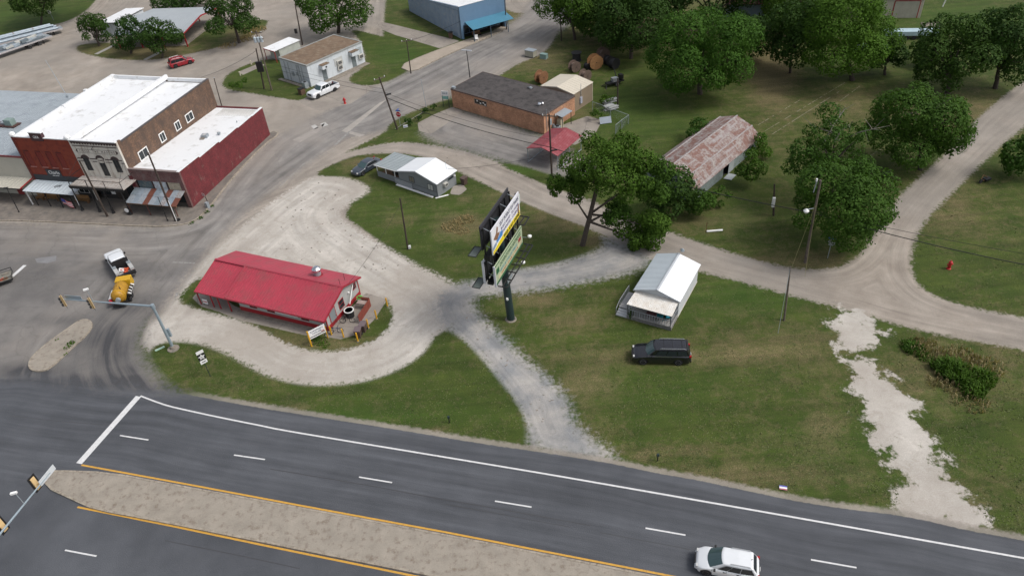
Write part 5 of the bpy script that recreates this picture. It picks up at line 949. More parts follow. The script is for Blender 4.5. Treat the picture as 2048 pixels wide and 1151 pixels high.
o = thing('covered_trailer', 'long pale blue tarpaulin covered trailer half hidden under the trees', 'trailer', G(1822, 76), -.22)
part(o, 'cover', MB().prism([(-5, -.9, .7), (4.2, -.9, .7), (5, 0, .9), (4.2, .9, .7), (-5, .9, .7)], (0, 0, .7)), M('pale_blue_tarp', (.38, .5, .55), .5, var=.15, scale=1.2)); part(o, 'frame', MB().box(-5, 4.5, -.5, .5, .5, .69), GALV)
for x in (-1, .2): part(o, 'wheel', MB().lathe([(.35, -1.0), (.35, -.8)], (x, 0, .35), 14, 'y'), RUBBER)
o = copy_thing(o, G(1740, 102), -.2, 'second pale tarpaulin covered trailer deeper under the dark trees'); o.scale = (.7, .8, .8)
o = thing('white_building', 'white building corner at the very top beyond the street', 'building', G(1045, -12), -.5); part(o, 'wall', MB().box(-6, 6, 0, 6, 0, 2.6), WHITE_PAINT); part(o, 'roof', MB().box(-6.3, 6.3, -.3, 6.3, 2.602, 2.75), WHITE_ROOF)
SLATEP = plain('dark_slate_green_paint', (.016, .032, .034), .5)
# ================================================================== vehicles (x forward, y left)
def bevel(o, wd=.04, seg=2):
    m = o.modifiers.new('bevel', 'BEVEL'); m.width = wd; m.segments = seg; m.limit_method = 'ANGLE'; m.angle_limit = math.radians(25); return o
def paint(name, col, rough=.3): return M('car_paint_'+name, col, rough, 0, var=.03, scale=1.5, coat=.8)
def wheel(o, x, y, r, wd, rimm=None, spokes=5):
    s = 1 if y > 0 else -1
    wh = part(o, 'wheel', MB().lathe([(r*.35, y-s*wd/2), (r*.93, y-s*wd/2), (r, y-s*wd*.35), (r, y+s*wd*.35), (r*.93, y+s*wd/2), (r*.66, y+s*wd/2)], (x, 0, r), 20, 'y'), RUBBER, True)
    rm = MB().lathe([(r*.66, y+s*wd*.3), (r*.66, y+s*wd*.5), (r*.58, y+s*wd*.5), (r*.56, y+s*wd*.3)], (x, 0, r), 20, 'y')
    for k in range(spokes):
        a = 2*math.pi*k/spokes; ca, sa = math.cos(a), math.sin(a); rm.obox((x+ca*r*.32, y+s*wd*.45, r+sa*r*.32), (ca*r*.3, 0, sa*r*.3), (-sa*r*.075, 0, ca*r*.075), (0, s*wd*.04, 0))
    part(wh, 'rim', rm, rimm or ALLOY); return wh
def lofted(L, prof, wf, axles, rw, zb=.26, n=60, narrow=.86):
    xs = sorted(set(list(np.linspace(-L/2, L/2, n))+[a+d for a in axles for d in np.linspace(-rw*1.18, rw*1.18, 11)]))
    px, pz = zip(*prof); rings = []
    for x in xs:
        zt = float(np.interp(x, px, pz)); w_ = wf(x); zl = zb+(.12 if abs(x) > L/2-.25 else 0)
        for a in axles:
            d = abs(x-a)
            if d < rw*1.17: zl = max(zl, rw+math.sqrt(max(0, (rw*1.17)**2-d*d)))
        zl = min(zl, zt-.2); zm = max(zl+.02, zb+.35)
        h = [(w_*.95, zl), (w_, max(zl+.01, zm)), (w_*.985, zl+(zt-zl)*.78 if zl+(zt-zl)*.78 > zm else zm+.02), (w_*.93, zt-.035), (w_*narrow*.93, zt+.0), (w_*.4, zt+.02)]
        rings.append([(x, y, z) for y, z in h]+[(x, -y, z) for y, z in reversed(h)])
    mb = MB(); k = len(rings[0]); vs = [p for r in rings for p in r]; fs = []
    for i in range(len(rings)-1):
        for j in range(k-1): fs.append((i*k+j, i*k+j+1, (i+1)*k+j+1, (i+1)*k+j))
    fs.append(tuple(range(k))); fs.append(tuple(range((len(rings)-1)*k, len(rings)*k))[::-1])
    return mb.mesh(vs, fs)
def greenhouse(o, a, b, c, d, wb, wr, zb, zr, pm, splits, wsm=None, name='cabin', sidem=None):
    # a windshield base x, b roof front, c roof rear, d rear base  (a > b > c > d)
    B = {(0, s): V(a, s*wb*.93, zb) for s in (-1, 1)}; Bd = {s: V(d, s*wb*.95, zb) for s in (-1, 1)}; T0 = {s: V(b, s*wr*.95, zr) for s in (-1, 1)}; T1 = {s: V(c, s*wr*.95, zr) for s in (-1, 1)}
    Bm = {s: V((a+d)/2, s*wb, zb) for s in (-1, 1)}; Tm = {s: V((b+c)/2, s*wr, zr+.03) for s in (-1, 1)}
    bow = .26*wb; NB = 6; fb = [V(a+bow*(1-q*q), q*wb*.93, zb) for q in np.linspace(-1, 1, NB+1)]; ft = [V(b+bow*.55*(1-q*q), q*wr*.95, zr+.025*(1-q*q)) for q in np.linspace(-1, 1, NB+1)]
    vs = [B[0, -1], Bm[-1], Bd[-1], Bd[1], Bm[1], B[0, 1], T0[-1], Tm[-1], T1[-1], T1[1], Tm[1], T0[1], V((b+c)/2, 0, zr+.06), V(b-.02, 0, zr+.03), V(c+.02, 0, zr+.03)]
    fs = [(0, 6, 7, 1), (1, 7, 8, 2), (3, 9, 10, 4), (4, 10, 11, 5), (2, 8, 14, 9, 3), (7, 12, 14, 8), (9, 14, 12, 10)]
    n0 = len(vs); vs = vs+fb[1:-1]+ft[1:-1]; ib = [0]+[n0+i for i in range(NB-1)]+[5]; it = [6]+[n0+NB-1+i for i in range(NB-1)]+[11]
    for i in range(NB): fs.append((ib[i], ib[i+1], it[i+1], it[i]))
    for i in range(NB): fs.append((it[i], it[i+1], 12))
    fs += [(6, 12, 7), (11, 10, 12)]
    cab = bevel(part(o, name, MB().mesh(vs, fs), pm), .09, 3)
    def q(P, s0, s1, t0, t1, off):
        p00, p10, p11, p01 = P
        f = lambda s, t: p00.lerp(p10, s).lerp(p01.lerp(p11, s), t)
        n = (p10-p00).cross(p01-p00).normalized()*off
        return [f(s0, t0)+n, f(s1, t0)+n, f(s1-.0, t1)+n, f(s0, t1)+n]
    wm_ = MB()
    for i in range(NB):
        s0, s1 = (.09 if i == 0 else 0.), (.91 if i == NB-1 else 1.); wm_.prism(q((fb[i], fb[i+1], ft[i+1], ft[i]), s0, s1, .05, .94, .022), (0, 0, -.008))
    part(o, 'windshield', wm_, wsm or TEALGLASS)
    part(o, 'rear_window', MB().prism(q((Bd[1], Bd[-1], T1[-1], T1[1]), .08, .92, .3, .9, .02), (0, 0, -.01)), sidem or GLASS)
    for s in (-1, 1):
        P0 = (Bd[s], B[0, s], T0[s], T1[s])
        for (s0, s1) in splits:
            pts = q(P0, s0, s1, .1, .86, .0); k = wb-wb*.94+.035
            pts = [p+V(0, s*(k*(1-(abs((p.x-(a+d)/2)/((a-d)/2)))**2)+.012), 0) for p in pts]
            if s > 0: pts = pts[::-1]
            part(o, 'side_window', MB().prism(pts, (0, -s*.01, 0)), sidem or GLASS)
    return cab
def place(px_nose, px_tail, z=.7):
    a, b = G(*px_nose, z), G(*px_tail, z); c = (a+b)/2; return (c[0], c[1], 0), math.atan2(a[1]-b[1], a[0]-b[0]), float(np.linalg.norm(a-b))
def lamps(o, L, w_, z, zr=None, hsz=(.1, .2, .1), tsz=(.05, .08, .1)):
    for s in (-1, 1):
        bevel(part(o, 'headlight', MB().box(L/2-.32, L/2-.08, s*w_*.66-hsz[1]*.7, s*w_*.66+hsz[1]*.7, z-hsz[2], z+hsz[2]*.8), HEADL), .03)
        part(o, 'taillight', MB().box(-L/2+.01, -L/2+.22, s*(w_-.16)-.09, s*(w_-.16)+.08, (zr or z)-tsz[2], (zr or z)+tsz[2]), TAIL)
def mirrors(o, x, w_, z, m, sz=.1):
    for s in (-1, 1): bevel(part(o, 'mirror', MB().box(x-.07, x+.08, s*(w_+.02)-(0 if s > 0 else .2), s*(w_+.02)+(.2 if s > 0 else 0), z-.02, z+sz*1.4), m), .03)
def handles(o, xs, w_, z, m):
    for x in xs:
        for s in (-1, 1): part(o, 'door_handle', MB().box(x-.1, x+.1, s*w_-.02, s*w_+.03, z, z+.04), m)
def seams(o, xs, w_, z0, z1):
    mb = MB()
    for x in xs:
        for s in (-1, 1): mb.box(x-.008, x+.008, s*w_-.012, s*w_+.006, z0, z1)
    stuff(part(o, 'door_gap', mb, DARK))
def suv(lab, pos, rz, L, W, H, pm, belt, hood, cab, splits, rw, axles, rails=True, trim=BLACK, cat='car', railm=CHROME, name='suv', nose_drop=.22, rear_drop=.12, boxy=False, grp=None):
    o = thing(name, lab, cat, pos, rz, grp); hw_ = W/2
    wf = lambda x: hw_*(1-(.3 if not boxy else .16)*max(0, (x-L/2+.75)/.75)**2.4-.17*max(0, (-x-L/2+.6)/.6)**2.2)
    a, b, c, d = cab
    prof = [(-L/2, belt-rear_drop-.25), (-L/2+.06, belt-.06), (d, belt), (a, belt+.02), (a+.15, hood+.03), (L/2-.55, hood-.06), (L/2-.22, hood-.16), (L/2-.06, hood-nose_drop-.1), (L/2, .55)]
    body = part(o, 'body', lofted(L, prof, wf, axles, rw), pm, True); body.data.polygons.foreach_set('use_smooth', [True]*len(body.data.polygons))
    part(o, 'underbody', MB().box(-L/2+.15, L/2-.2, -hw_+.16, hw_-.16, .22, .7), DARK)
    greenhouse(o, a, b, c, d, hw_*.93, hw_*.80, belt-.02, H-.04, pm, splits)
    for x in axles:
        for s in (-1, 1): wheel(o, x, s*(hw_-.12), rw, .22)
    lamps(o, L, hw_, hood-.24, belt-.1); mirrors(o, a-.35, hw_*.93, belt-.02, trim)
    bevel(part(o, 'front_bumper', MB().box(L/2-.18, L/2+.02, -hw_*.62, hw_*.62, .32, .56), trim), .04); bevel(part(o, 'rear_bumper', MB().box(-L/2-.04, -L/2+.15, -hw_*.86, hw_*.86, .34, .6), trim), .04)
    part(o, 'grille', MB().box(L/2-.08, L/2+.005, -hw_*.45, hw_*.45, .6, hood-.26), BLACK); part(o, 'licence_plate', MB().box(-L/2-.055, -L/2-.03, -.16, .16, .62, .78), SIGNW)
    handles(o, [a-1.05, a-2.0], hw_*.985, belt-.16, trim); seams(o, [a-.15, a-1.2, a-2.15], hw_*.985, .4, belt-.05)
    if rails:
        for s in (-1, 1):
            part(o, 'roof_rail', MB().path([(b-.45, s*hw_*.72, H), (b-.55, s*hw_*.72, H+.06), (c+.25, s*hw_*.72, H+.06), (c+.15, s*hw_*.72, H)], .028, 6), railm)
    return o
pos, rz, Lm = place((1390, 1116), (1519, 1131), .8)
rz = math.atan2(*(G(600, 865.3)-G(1600, 1035.5))[:2][::-1])
ws_ = suv('white compact suv driving along the highway at the bottom of the frame', pos, rz, 4.55, 1.86, 1.68, paint('white', (.66, .68, .7)), 1.02, .99, (1.22, .28, -1.72, -2.14), [(.06, .36), (.38, .64), (.66, .86)], .36, [1.42, -1.36], railm=plain('rail_grey', (.35, .36, .37), .4), name='white_suv')
part(ws_, 'antenna', MB().tube((-1.6, 0, 1.7), (-1.68, 0, 1.78), .03, .015, 6), BLACK)
pos, rz, Lm = place((1264, 702), (1381, 704), .9)
bs_ = suv('large black suv parked on the grass in front of the white cabin', pos, rz, 5.6, 2.0, 1.92, paint('black', (.008, .008, .011), .2), 1.22, 1.16, (1.28, .62, -2.35, -2.66), [(.05, .3), (.32, .58), (.6, .86)], .41, [1.75, -1.6], trim=paint('black', (.008, .008, .011), .2), name='black_suv', boxy=True)
for s in (-1, 1): part(bs_, 'chrome_strip', MB().box(-1.0, .7, s*.965-.01, s*.965+.02, 1.16, 1.2), CHROME)
part(bs_, 'rear_spoiler', MB().box(-2.5, -2.33, -.75, .75, 1.86, 1.9), BLACK)
gm = MB()
for x in (-1.9, -1.0, -.2): gm.box(x-.01, x+.01, -.7, .7, 1.925, 1.955)
stuff(part(bs_, 'roof_seam', gm, DARK))
pos, rz, Lm = place((381, 117), (342, 128), .8)
suv('bright red suv driving past the grey roofed pavilion', pos, rz, 4.8, 1.85, 1.75, paint('red', (.27, .008, .018)), 1.05, 1.02, (1.05, .45, -1.95, -2.25), [(.05, .33), (.35, .6), (.62, .88)], .38, [1.45, -1.4], name='red_suv', boxy=True)
# dark sedan
pos, rz, Lm = place((708, 346), (756, 319), .6)
sed = suv('dark grey sedan parked beside the grey cottage porch', pos, rz, 4.75, 1.8, 1.42, paint('slate', (.035, .045, .06)), .92, .88, (.95, .15, -1.1, -1.9), [(.1, .46), (.48, .84)], .33, [1.4, -1.4], rails=False, trim=paint('slate', (.035, .045, .06)), name='dark_sedan')
def pickup(name, lab, pos, rz, L, W, H, pm, crew=True, bed=True, rack=False):
    o = thing(name, lab, 'truck', pos, rz); hw_ = W/2; belt, hood = 1.2, 1.16; a, b = 1.12, .62; c, d = (-.9, -1.02) if crew else (-.3, -.45)
    wf = lambda x: hw_*(1-.07*max(0, (x-L/2+.7)/.7)**2)
    prof = [(-L/2, .62), (-L/2+.02, .68), (d-.06, .7), (d-.03, belt), (a, belt+.02), (a+.12, hood+.04), (L/2-.3, hood-.03), (L/2-.06, hood-.14), (L/2, .6)]
    part(o, 'body', lofted(L, prof, wf, [1.85, -1.75], .4, zb=.34), pm, True); part(o, 'underbody', MB().box(-L/2+.1, L/2-.2, -hw_+.18, hw_-.18, .26, .62), DARK)
    greenhouse(o, a, b, c, d, hw_*.92, hw_*.8, belt-.02, H-.04, pm, [(.07, .48), (.52, .88)] if crew else [(.1, .85)])
    for x in (1.85, -1.75):
        for s in (-1, 1): wheel(o, x, s*(hw_-.13), .4, .25, rimm=CHROME)
    lamps(o, L, hw_, .9, .9); mirrors(o, a-.2, hw_*.93, belt, BLACK, .16)
    bevel(part(o, 'front_bumper', MB().box(L/2-.14, L/2+.08, -hw_*.93, hw_*.93, .42, .62), CHROME), .04); bevel(part(o, 'rear_bumper', MB().box(-L/2-.12, -L/2+.02, -hw_*.9, hw_*.9, .45, .62), CHROME), .03)
    part(o, 'grille', MB().box(L/2-.06, L/2+.02, -hw_*.5, hw_*.5, .68, 1.0), BLACK); handles(o, [.1, -.85], hw_*.985, belt-.15, pm); seams(o, [a-.1, .0, -.95], hw_*.985, .45, belt)
    if bed:
        for s in (-1, 1): bevel(part(o, 'bed_side', MB().box(-L/2+.03, d-.08, s*hw_*.94-.05, s*hw_*.94+.05, .62, 1.2), pm), .03)
        for s in (-1, 1):
            for x in (-1.75,): part(o, 'wheel_flare', MB().prism([(x+.52*math.cos(t), s*hw_*.985, .4+.52*math.sin(t)) for t in np.linspace(.35, math.pi-.35, 9)]+[(x+.44*math.cos(t), s*hw_*.985, .4+.44*math.sin(t)) for t in np.linspace(math.pi-.35, .35, 9)], (0, s*.03, 0)), pm)
        part(o, 'tailgate', MB().box(-L/2+.02, -L/2+.1, -hw_*.88, hw_*.88, .64, 1.2), pm); part(o, 'bed_liner', MB().box(-L/2+.1, d-.1, -hw_*.88, hw_*.88, .7, .74), DARK); part(o, 'tool_box', MB().box(d-.65, d-.12, -hw_*.86, hw_*.86, .8, 1.22), BLACK)
    return o
pos, rz, Lm = place((616, 192), (675, 166), .8)
wp = pickup('white_pickup', 'white crew cab pickup parked beside the white block building', pos, rz, 5.8, 2.0, 1.9, paint('white', (.66, .68, .7)))
# service truck and yellow trailer
pos, rz, Lm = place((219, 497), (259, 556), .8)
st_ = pickup('service_truck', 'white service truck with grey tool boxes and orange gear towing a yellow trailer', pos, rz, 6.3, 2.1, 1.95, paint('white', (.66, .68, .7)), bed=False)
GB = M('tool_box_grey', (.42, .42, .41), .5, var=.1)
part(st_, 'headache_rack', MB().box(-1.25, -1.15, -.95, .95, .75, 1.9).box(-1.8, -1.25, -.9, .9, .72, .8), BLACK)
for s in (-1, 1):
    part(st_, 'front_tool_box', MB().box(-1.75, -1.15, s*.85-.22, s*.85+.22, .75, 1.35), GALV); part(st_, 'side_tool_box', MB().box(-3.0, -1.85, s*.85-.22, s*.85+.22, .72, 1.3), GB)
part(st_, 'cargo_floor', MB().box(-3.15, -1.2, -.65, .65, .7, .78), plain('cargo_floor', (.4, .4, .4), .7)); part(st_, 'rear_deck', MB().box(-3.4, -3.02, -1.05, 1.05, .6, 1.0), BLACK)
for i in range(7):
    x, y = random.uniform(-2.8, -1.95), random.uniform(-.4, .4); a = random.uniform(0, 3)
    part(st_, 'cargo_bag' if i % 2 else 'orange_hose', MB().obox((x, y, .9+random.random()*.15), (math.cos(a)*.28, math.sin(a)*.28, .05), (-math.sin(a)*.12, math.cos(a)*.12, 0), (0, 0, .09)), plain('orange_gear', (.5, .08, .03), .6) if i % 3 else SIGNW)
pos2, rz2, Lm = place((255, 560), (238, 613), .6)
tr = thing('yellow_trailer', 'yellow vacuum excavation trailer with round tank behind the white service truck', 'trailer', pos2, rz2)
YE = M('machine_yellow', (.55, .32, .015), .45, var=.08, scale=2, dirt=(.3, .18, .03), dirtamt=.15); YD = M('tank_ochre', (.42, .22, .012), .5, var=.15, scale=2, dirt=(.2, .1, .02), dirtamt=.3)
bevel(part(tr, 'engine_housing', MB().box(1.3, 2.5, -.95, .95, .6, 1.7), YE), .05); part(tr, 'chassis', MB().box(-2.6, 2.6, -.8, .8, .45, .6).box(2.6, 3.3, -.06, .06, .45, .55), BLACK)
tk_ = part(tr, 'tank', MB().lathe([(.3, -2.2), (.72, -2.1), (.85, -1.8), (.85, .3), (.75, .65), (.4, .85), (.05, .9)], (0, 0, 1.35), 20, 'x'), YD, True); part(tk_, 'hatch_ring', MB().lathe([(.9, -1.75), (.9, -1.65)], (0, 0, 1.35), 20, 'x'), YE); part(tk_, 'ladder_bar', MB().tube((.3, .3, 2.1), (-1.4, -.5, 2.15), .05), BLACK)
tr.scale = (.86, .9, .95)
for i in range(4): part(tr, 'water_bottle', MB().lathe([(.2, -.23), (.25, -.15), (.25, .15), (.2, .23)], (.2-i*.52, 1.15, .95), 10, 'x'), WHITE)
part(tr, 'red_can', MB().lathe([(.22, -.25), (.22, .25)], (-1.9, 1.1, .9), 10, 'x'), plain('red_can', (.4, .02, .03), .5))
for i in range(8):
    a = i*.5; part(tr, 'hose_coil', MB().path([(1.0-i*.33, -1.05, .7), (.9-i*.33, -1.3+.1*math.sin(a), 1.1), (.75-i*.33, -1.05, 1.35)], .09, 6), WHITE if i % 2 == 0 else BLACK)
for x in (-1.1, -.2):
    for s in (-1, 1): wheel(tr, x, s*.95, .36, .24, spokes=4)
part(tr, 'fender', MB().box(-1.6, .3, .85, 1.1, .72, .76).box(-1.6, .3, -1.1, -.85, .72, .76), BLACK); part(tr, 'rear_valve', MB().lathe([(.3, -2.5), (.3, -2.2)], (0, 0, 1.2), 12, 'x'), GALV)
# left edge trailer
o = thing('utility_trailer', 'black railed utility trailer with debris cut by the left frame edge', 'trailer', G(-22, 572), math.radians(45)+ra)
part(o, 'deck', MB().box(-2.8, 2.8, -1.1, 1.1, .5, .58), M('trailer_deck', (.2, .19, .16), .9, var=.3, scale=4))
part(o, 'rail', MB().path([(-2.8, -1.1, .95), (2.8, -1.1, .95), (3.0, 0, .95), (2.8, 1.1, .95), (-2.8, 1.1, .95), (-2.8, -1.1, .95)], .05, 6).path([(2.8, -1.1, .5), (2.8, -1.1, .95)], .05, 6).path([(2.8, 1.1, .5), (2.8, 1.1, .95)], .05, 6), BLACK)
part(o, 'side_beam', MB().box(-2.8, 2.8, -1.16, -1.1, .42, .6).box(-2.8, 2.8, 1.1, 1.16, .42, .6), BLACK)
for i in range(9): part(o, 'debris', MB().obox((random.uniform(-1, 2.5), random.uniform(-.8, .8), .66), (random.uniform(.15, .4), .1, 0), (-.05, random.uniform(.08, .2), 0), (0, 0, .07)), [BROWNWOOD, CONC, plain('orange_gear', (.5, .08, .03), .6)][i % 3])
for x in (-.8, .1):
    for s in (-1, 1): wheel(o, x, s*1.3, .36, .22, spokes=4)
# pipe trailers
def pipe_trailer(pa, pb, lab, npipe, rr_, junk):
    A, B = G(*pa), G(*pb); c = (A+B)/2; ang = math.atan2(B[1]-A[1], B[0]-A[0]); L = float(np.linalg.norm(B-A))
    o = thing('flatbed_trailer', lab, 'trailer', c, ang, 'flatbed trailers loaded with steel'); part(o, 'bed', MB().box(-L/2, L/2, -1.2, 1.2, .95, 1.1), GALV); part(o, 'side_rail', MB().box(-L/2, L/2, -1.25, -1.2, .9, 1.2).box(-L/2, L/2, 1.2, 1.25, .9, 1.2), M('rail_pale', (.4, .38, .38), .6))
    part(o, 'landing_gear', MB().box(L/2-2.2, L/2-2.0, -.9, -.75, 0, .95).box(L/2-2.2, L/2-2.0, .75, .9, 0, .95), BLACK)
    for x in (L/2-3.0, L/2-5.2):
        for s in (-1, 1): wheel(o, x, s*1.05, .48, .28, rimm=SIGNW, spokes=6)
    return o, L
o, L = pipe_trailer((-60, 112), (128, 64), 'flatbed trailer loaded with long galvanised poles, farther of the two', 6, .3, False)
PG = M('pipe_galv', (.36, .42, .47), .4, .3, var=.15, scale=1)
for i, (y, z, r) in enumerate(((-.75, 1.35, .25), (-.2, 1.35, .25), (.35, 1.35, .25), (.85, 1.4, .3), (.3, 1.85, .26), (.85, 2.0, .33))): part(o, 'steel_pole', MB().tube((-L/2-.3, y, z), (L/2-.9-(i % 3)*.5, y, z), r, r*.8, 12), PG)
for x in (-4, 0, 4): part(o, 'strap', MB().box(x-.05, x+.05, -1.0, 1.2, 2.3, 2.33), BROWNWOOD)
o, L = pipe_trailer((-70, 140), (103, 80), 'flatbed trailer heaped with bundled steel fittings, nearer of the two', 0, .2, True)
for i in range(26):
    x = -L/2+1+i*(L-2)/26; part(o, 'steel_bundle', MB().obox((x, random.uniform(-.5, .5), 1.4+random.random()*.4), (random.uniform(.5, 1.3), .05, .03), (-.03, random.uniform(.15, .4), .05), (0, 0, random.uniform(.1, .25))), [PG, GALV, M('bundle_pale', (.45, .45, .42), .6, var=.2), M('bundle_dark', (.13, .16, .18), .6)][i % 4])
# ================================================================== billboard
BBc = G(1022, 638); bang = math.radians(66)
bd = thing('billboard', 'tall two tier billboard on a dark green pole beside the gravel driveway', 'billboard', BBc, bang-0)
part(bd, 'pole', MB().tube((0, 0, 0), (0, .45, 12.6), .42, .36, 20), SLATEP); part(bd, 'footing', MB().lathe([(.62, 0), (.58, .08)], n=18), CONC)
off_f, off_b = -.35, .85       # local -y faces the camera side
def bboard(y, x0, x1, z0, z1, mat, front=True, th=.12):
    return MB().box(x0, x1, y-(th if front else 0), y+(0 if front else th), z0, z1)
SKYW = plain('billboard_white', (.66, .66, .7), .5)
fu = part(bd, 'upper_panel', bboard(off_f, -3.65, 3.55, 11.0, 13.65, None), SKYW); yf = off_f-.125
part(fu, 'yellow_band', MB().prism([(-3.6, yf, 11.02), (3.5, yf, 11.02), (3.5, yf, 11.62), (-.9, yf, 11.62), (-3.6, yf, 11.35)], (0, .01, 0)), plain('billboard_yellow', (.7, .55, .01), .5))
NAVY = plain('billboard_navy', (.015, .02, .07), .5)
text(fu, 'headline', 'SKY POINT RV PARK', .62, NAVY, (.85, yf-.005, 13.1), X_, Z_, 5.0); text(fu, 'headline', 'BOAT RAMP - TX 31/309', .42, plain('billboard_grey', (.12, .1, .2), .5), (.9, yf-.005, 12.5), X_, Z_, 4.6); text(fu, 'headline', 'CAMPSITES - CABINS', .42, plain('billboard_grey', (.12, .1, .2), .5), (.9, yf-.005, 12.0), X_, Z_, 4.2)
text(fu, 'phone_number', '903-641-0090', .5, SIGNK, (1.2, yf-.018, 11.32), X_, Z_, 4.2)
part(fu, 'lake_picture', MB().prism([(-2.6, yf, 11.7), (-1.2, yf, 11.7), (-1.0, yf, 12.2), (-1.6, yf, 12.35), (-2.1, yf, 12.1), (-2.7, yf, 12.0)], (0, .01, 0)), plain('lake_blue', (.05, .2, .5), .5)); part(fu, 'mallard_picture', MB().prism([(-3.3, yf-.012, 12.5), (-2.5, yf-.012, 12.0), (-1.9, yf-.012, 12.3), (-1.8, yf-.012, 12.5), (-2.3, yf-.012, 12.6), (-2.1, yf-.012, 13.2), (-2.35, yf-.012, 13.35), (-2.6, yf-.012, 12.8)], (0, .01, 0)), plain('mallard_brown', (.2, .1, .05), .6)); part(fu, 'deer_picture', MB().prism([(2.9, yf-.012, 11.4), (3.2, yf-.012, 11.4), (3.35, yf-.012, 12.4), (3.1, yf-.012, 12.5), (2.95, yf-.012, 12.0)], (0, .01, 0)), BROWNWOOD)
part(fu, 'shore_picture', MB().prism([(-3.6, yf-.006, 11.4), (-2.7, yf-.006, 11.6), (-2.7, yf-.006, 11.9), (-3.2, yf-.006, 11.9), (-3.6, yf-.006, 11.75)], (0, .01, 0)), plain('shore_blue', (.18, .25, .36), .5))
GRN = plain('billboard_pale_green', (.36, .42, .28), .5); DGR = plain('billboard_dark_green', (.02, .1, .04), .5)
fl_ = part(bd, 'lower_panel', bboard(off_f, -3.65, 3.65, 7.35, 9.65, None), GRN)
part(fl_, 'green_border', MB().box(-3.65, 3.65, yf-.01, yf, 7.35, 7.62).box(-3.6, 3.6, yf-.01, yf, 9.5, 9.6), DGR); text(fl_, 'headline', 'DOWNTOWN ANTIQUES', .62, DGR, (.4, yf-.005, 9.0), X_, Z_, 5.6); text(fl_, 'headline', 'GIFTS & COLLECTIBLES', .42, plain('billboard_teal', (.1, .25, .32), .5), (-.2, yf-.005, 8.35), X_, Z_, 4.6)
part(fl_, 'cream_strip', MB().box(-3.0, 3.4, yf-.008, yf, 7.75, 8.1), plain('billboard_cream', (.5, .45, .28), .5)); text(fl_, 'headline', 'OPEN DAILY 10-6', .34, plain('billboard_rust', (.3, .07, .03), .5), (0, yf-.012, 7.93), X_, Z_, 4.5); part(fl_, 'red_badge', MB().box(2.5, 3.2, yf-.014, yf-.002, 8.25, 8.65), plain('badge_red', (.28, .02, .03), .5)); part(fl_, 'logo_square', MB().box(-3.4, -2.7, yf-.012, yf, 8.5, 9.1), DGR)
part(fl_, 'end_frame', MB().box(-3.73, -3.652, off_f-.16, off_f+.05, 7.3, 9.7), SKYW)
BKM = plain('billboard_back', (.035, .035, .042), .7)
part(bd, 'rear_upper_panel', bboard(off_b, -3.1, 4.1, 10.9, 13.6, None, False), BKM); rl_ = part(bd, 'rear_lower_panel', bboard(off_b, -3.2, 4.0, 7.2, 9.6, None, False), BKM); part(rl_, 'end_frame', MB().box(-3.3, -3.2, off_b-.02, off_b+.2, 7.1, 9.75).box(-3.3, .2, off_b-.02, off_b+.16, 9.6, 9.72), SKYW)
for z in (7.6, 9.2, 11.2, 13.1): part(bd, 'beam', MB().box(-3.4, 3.6, off_f+.003, off_f+.12, z, z+.14).box(-3.0, 3.8, off_b-.14, off_b-.003, z, z+.14), BLACK)
for x in (-3.3, -1.6, .8, 2.2, 3.4): part(bd, 'upright', MB().box(x-.06, x+.06, off_f+.12, off_f+.24, 7.3, 13.5).box(x+.25, x+.37, off_b-.28, off_b-.14, 7.2, 13.4), BLACK)
for z in (8.0, 9.4, 11.3, 13.2):
    for x in (-3.1, -1.3, 1.2, 3.1): part(bd, 'strut', MB().tube((x, off_f+.15, z), (x+.3, off_b-.15, z+.1), .035, .035, 6), GALV)
part(bd, 'torsion_beam', MB().box(-3.3, 3.6, .1, .7, 10.0, 10.5).box(-3.2, 3.6, .1, .7, 7.0, 7.3), BLACK)
for z, xx in ((10.95, ((1.9, 3.4),)), (7.2, ((-3.4, 3.9),))):
    for (xa, xb) in xx:
        cw_ = MB().path([(xa, -1.45, z), (xb, -1.45, z)], .07, 5).path([(xa, -.95, z), (xb, -.95, z)], .07, 5)
        k = max(1, int((xb-xa)/1.2))
        for i in range(k+1): x = xa+(xb-xa)*i/k; cw_.path([(x, -1.45, z), (x, -.5, z)], .07, 5)
        part(bd, 'catwalk', cw_, BLACK)
for z in (10.9, 7.15):
    cw_ = MB().path([(-4.2, 1.9, z), (-2.6, 1.9, z), (-2.6, 1.1, z), (-4.2, 1.1, z), (-4.2, 1.9, z)], .045, 5); o = part(bd, 'catwalk', cw_, BLACK); part(o, 'catwalk_mesh', MB().box(-4.15, -2.65, 1.15, 1.85, z-.02, z), M('mesh_grey_green', (.1, .12, .11), .8))
for x, z in ((3.2, 8.6), (1.0, 6.9)): lp = part(bd, 'flood_lamp', MB().tube((x, -.5, z-.1), (x+.15, -1.3, z-.1), .025), GALV); part(lp, 'lamp_head', MB().lathe([(.05, -.15), (.2, 0), (.22, .15), (.1, .22)], (x+.15, -1.4, z), 10), WHITE)
part(bd, 'service_box', MB().box(3.6, 4.2, -.3, .1, 12.0, 13.0), M('box_pale_green', (.4, .45, .42), .6)); part(bd, 'owner_plate', MB().box(-1.15, .15, -.55, -.5, 5.75, 6.15), GALV); part(bd, 'pole_box', MB().box(-.55, -.4, -.1, .1, 3.0, 3.25), WHITE)
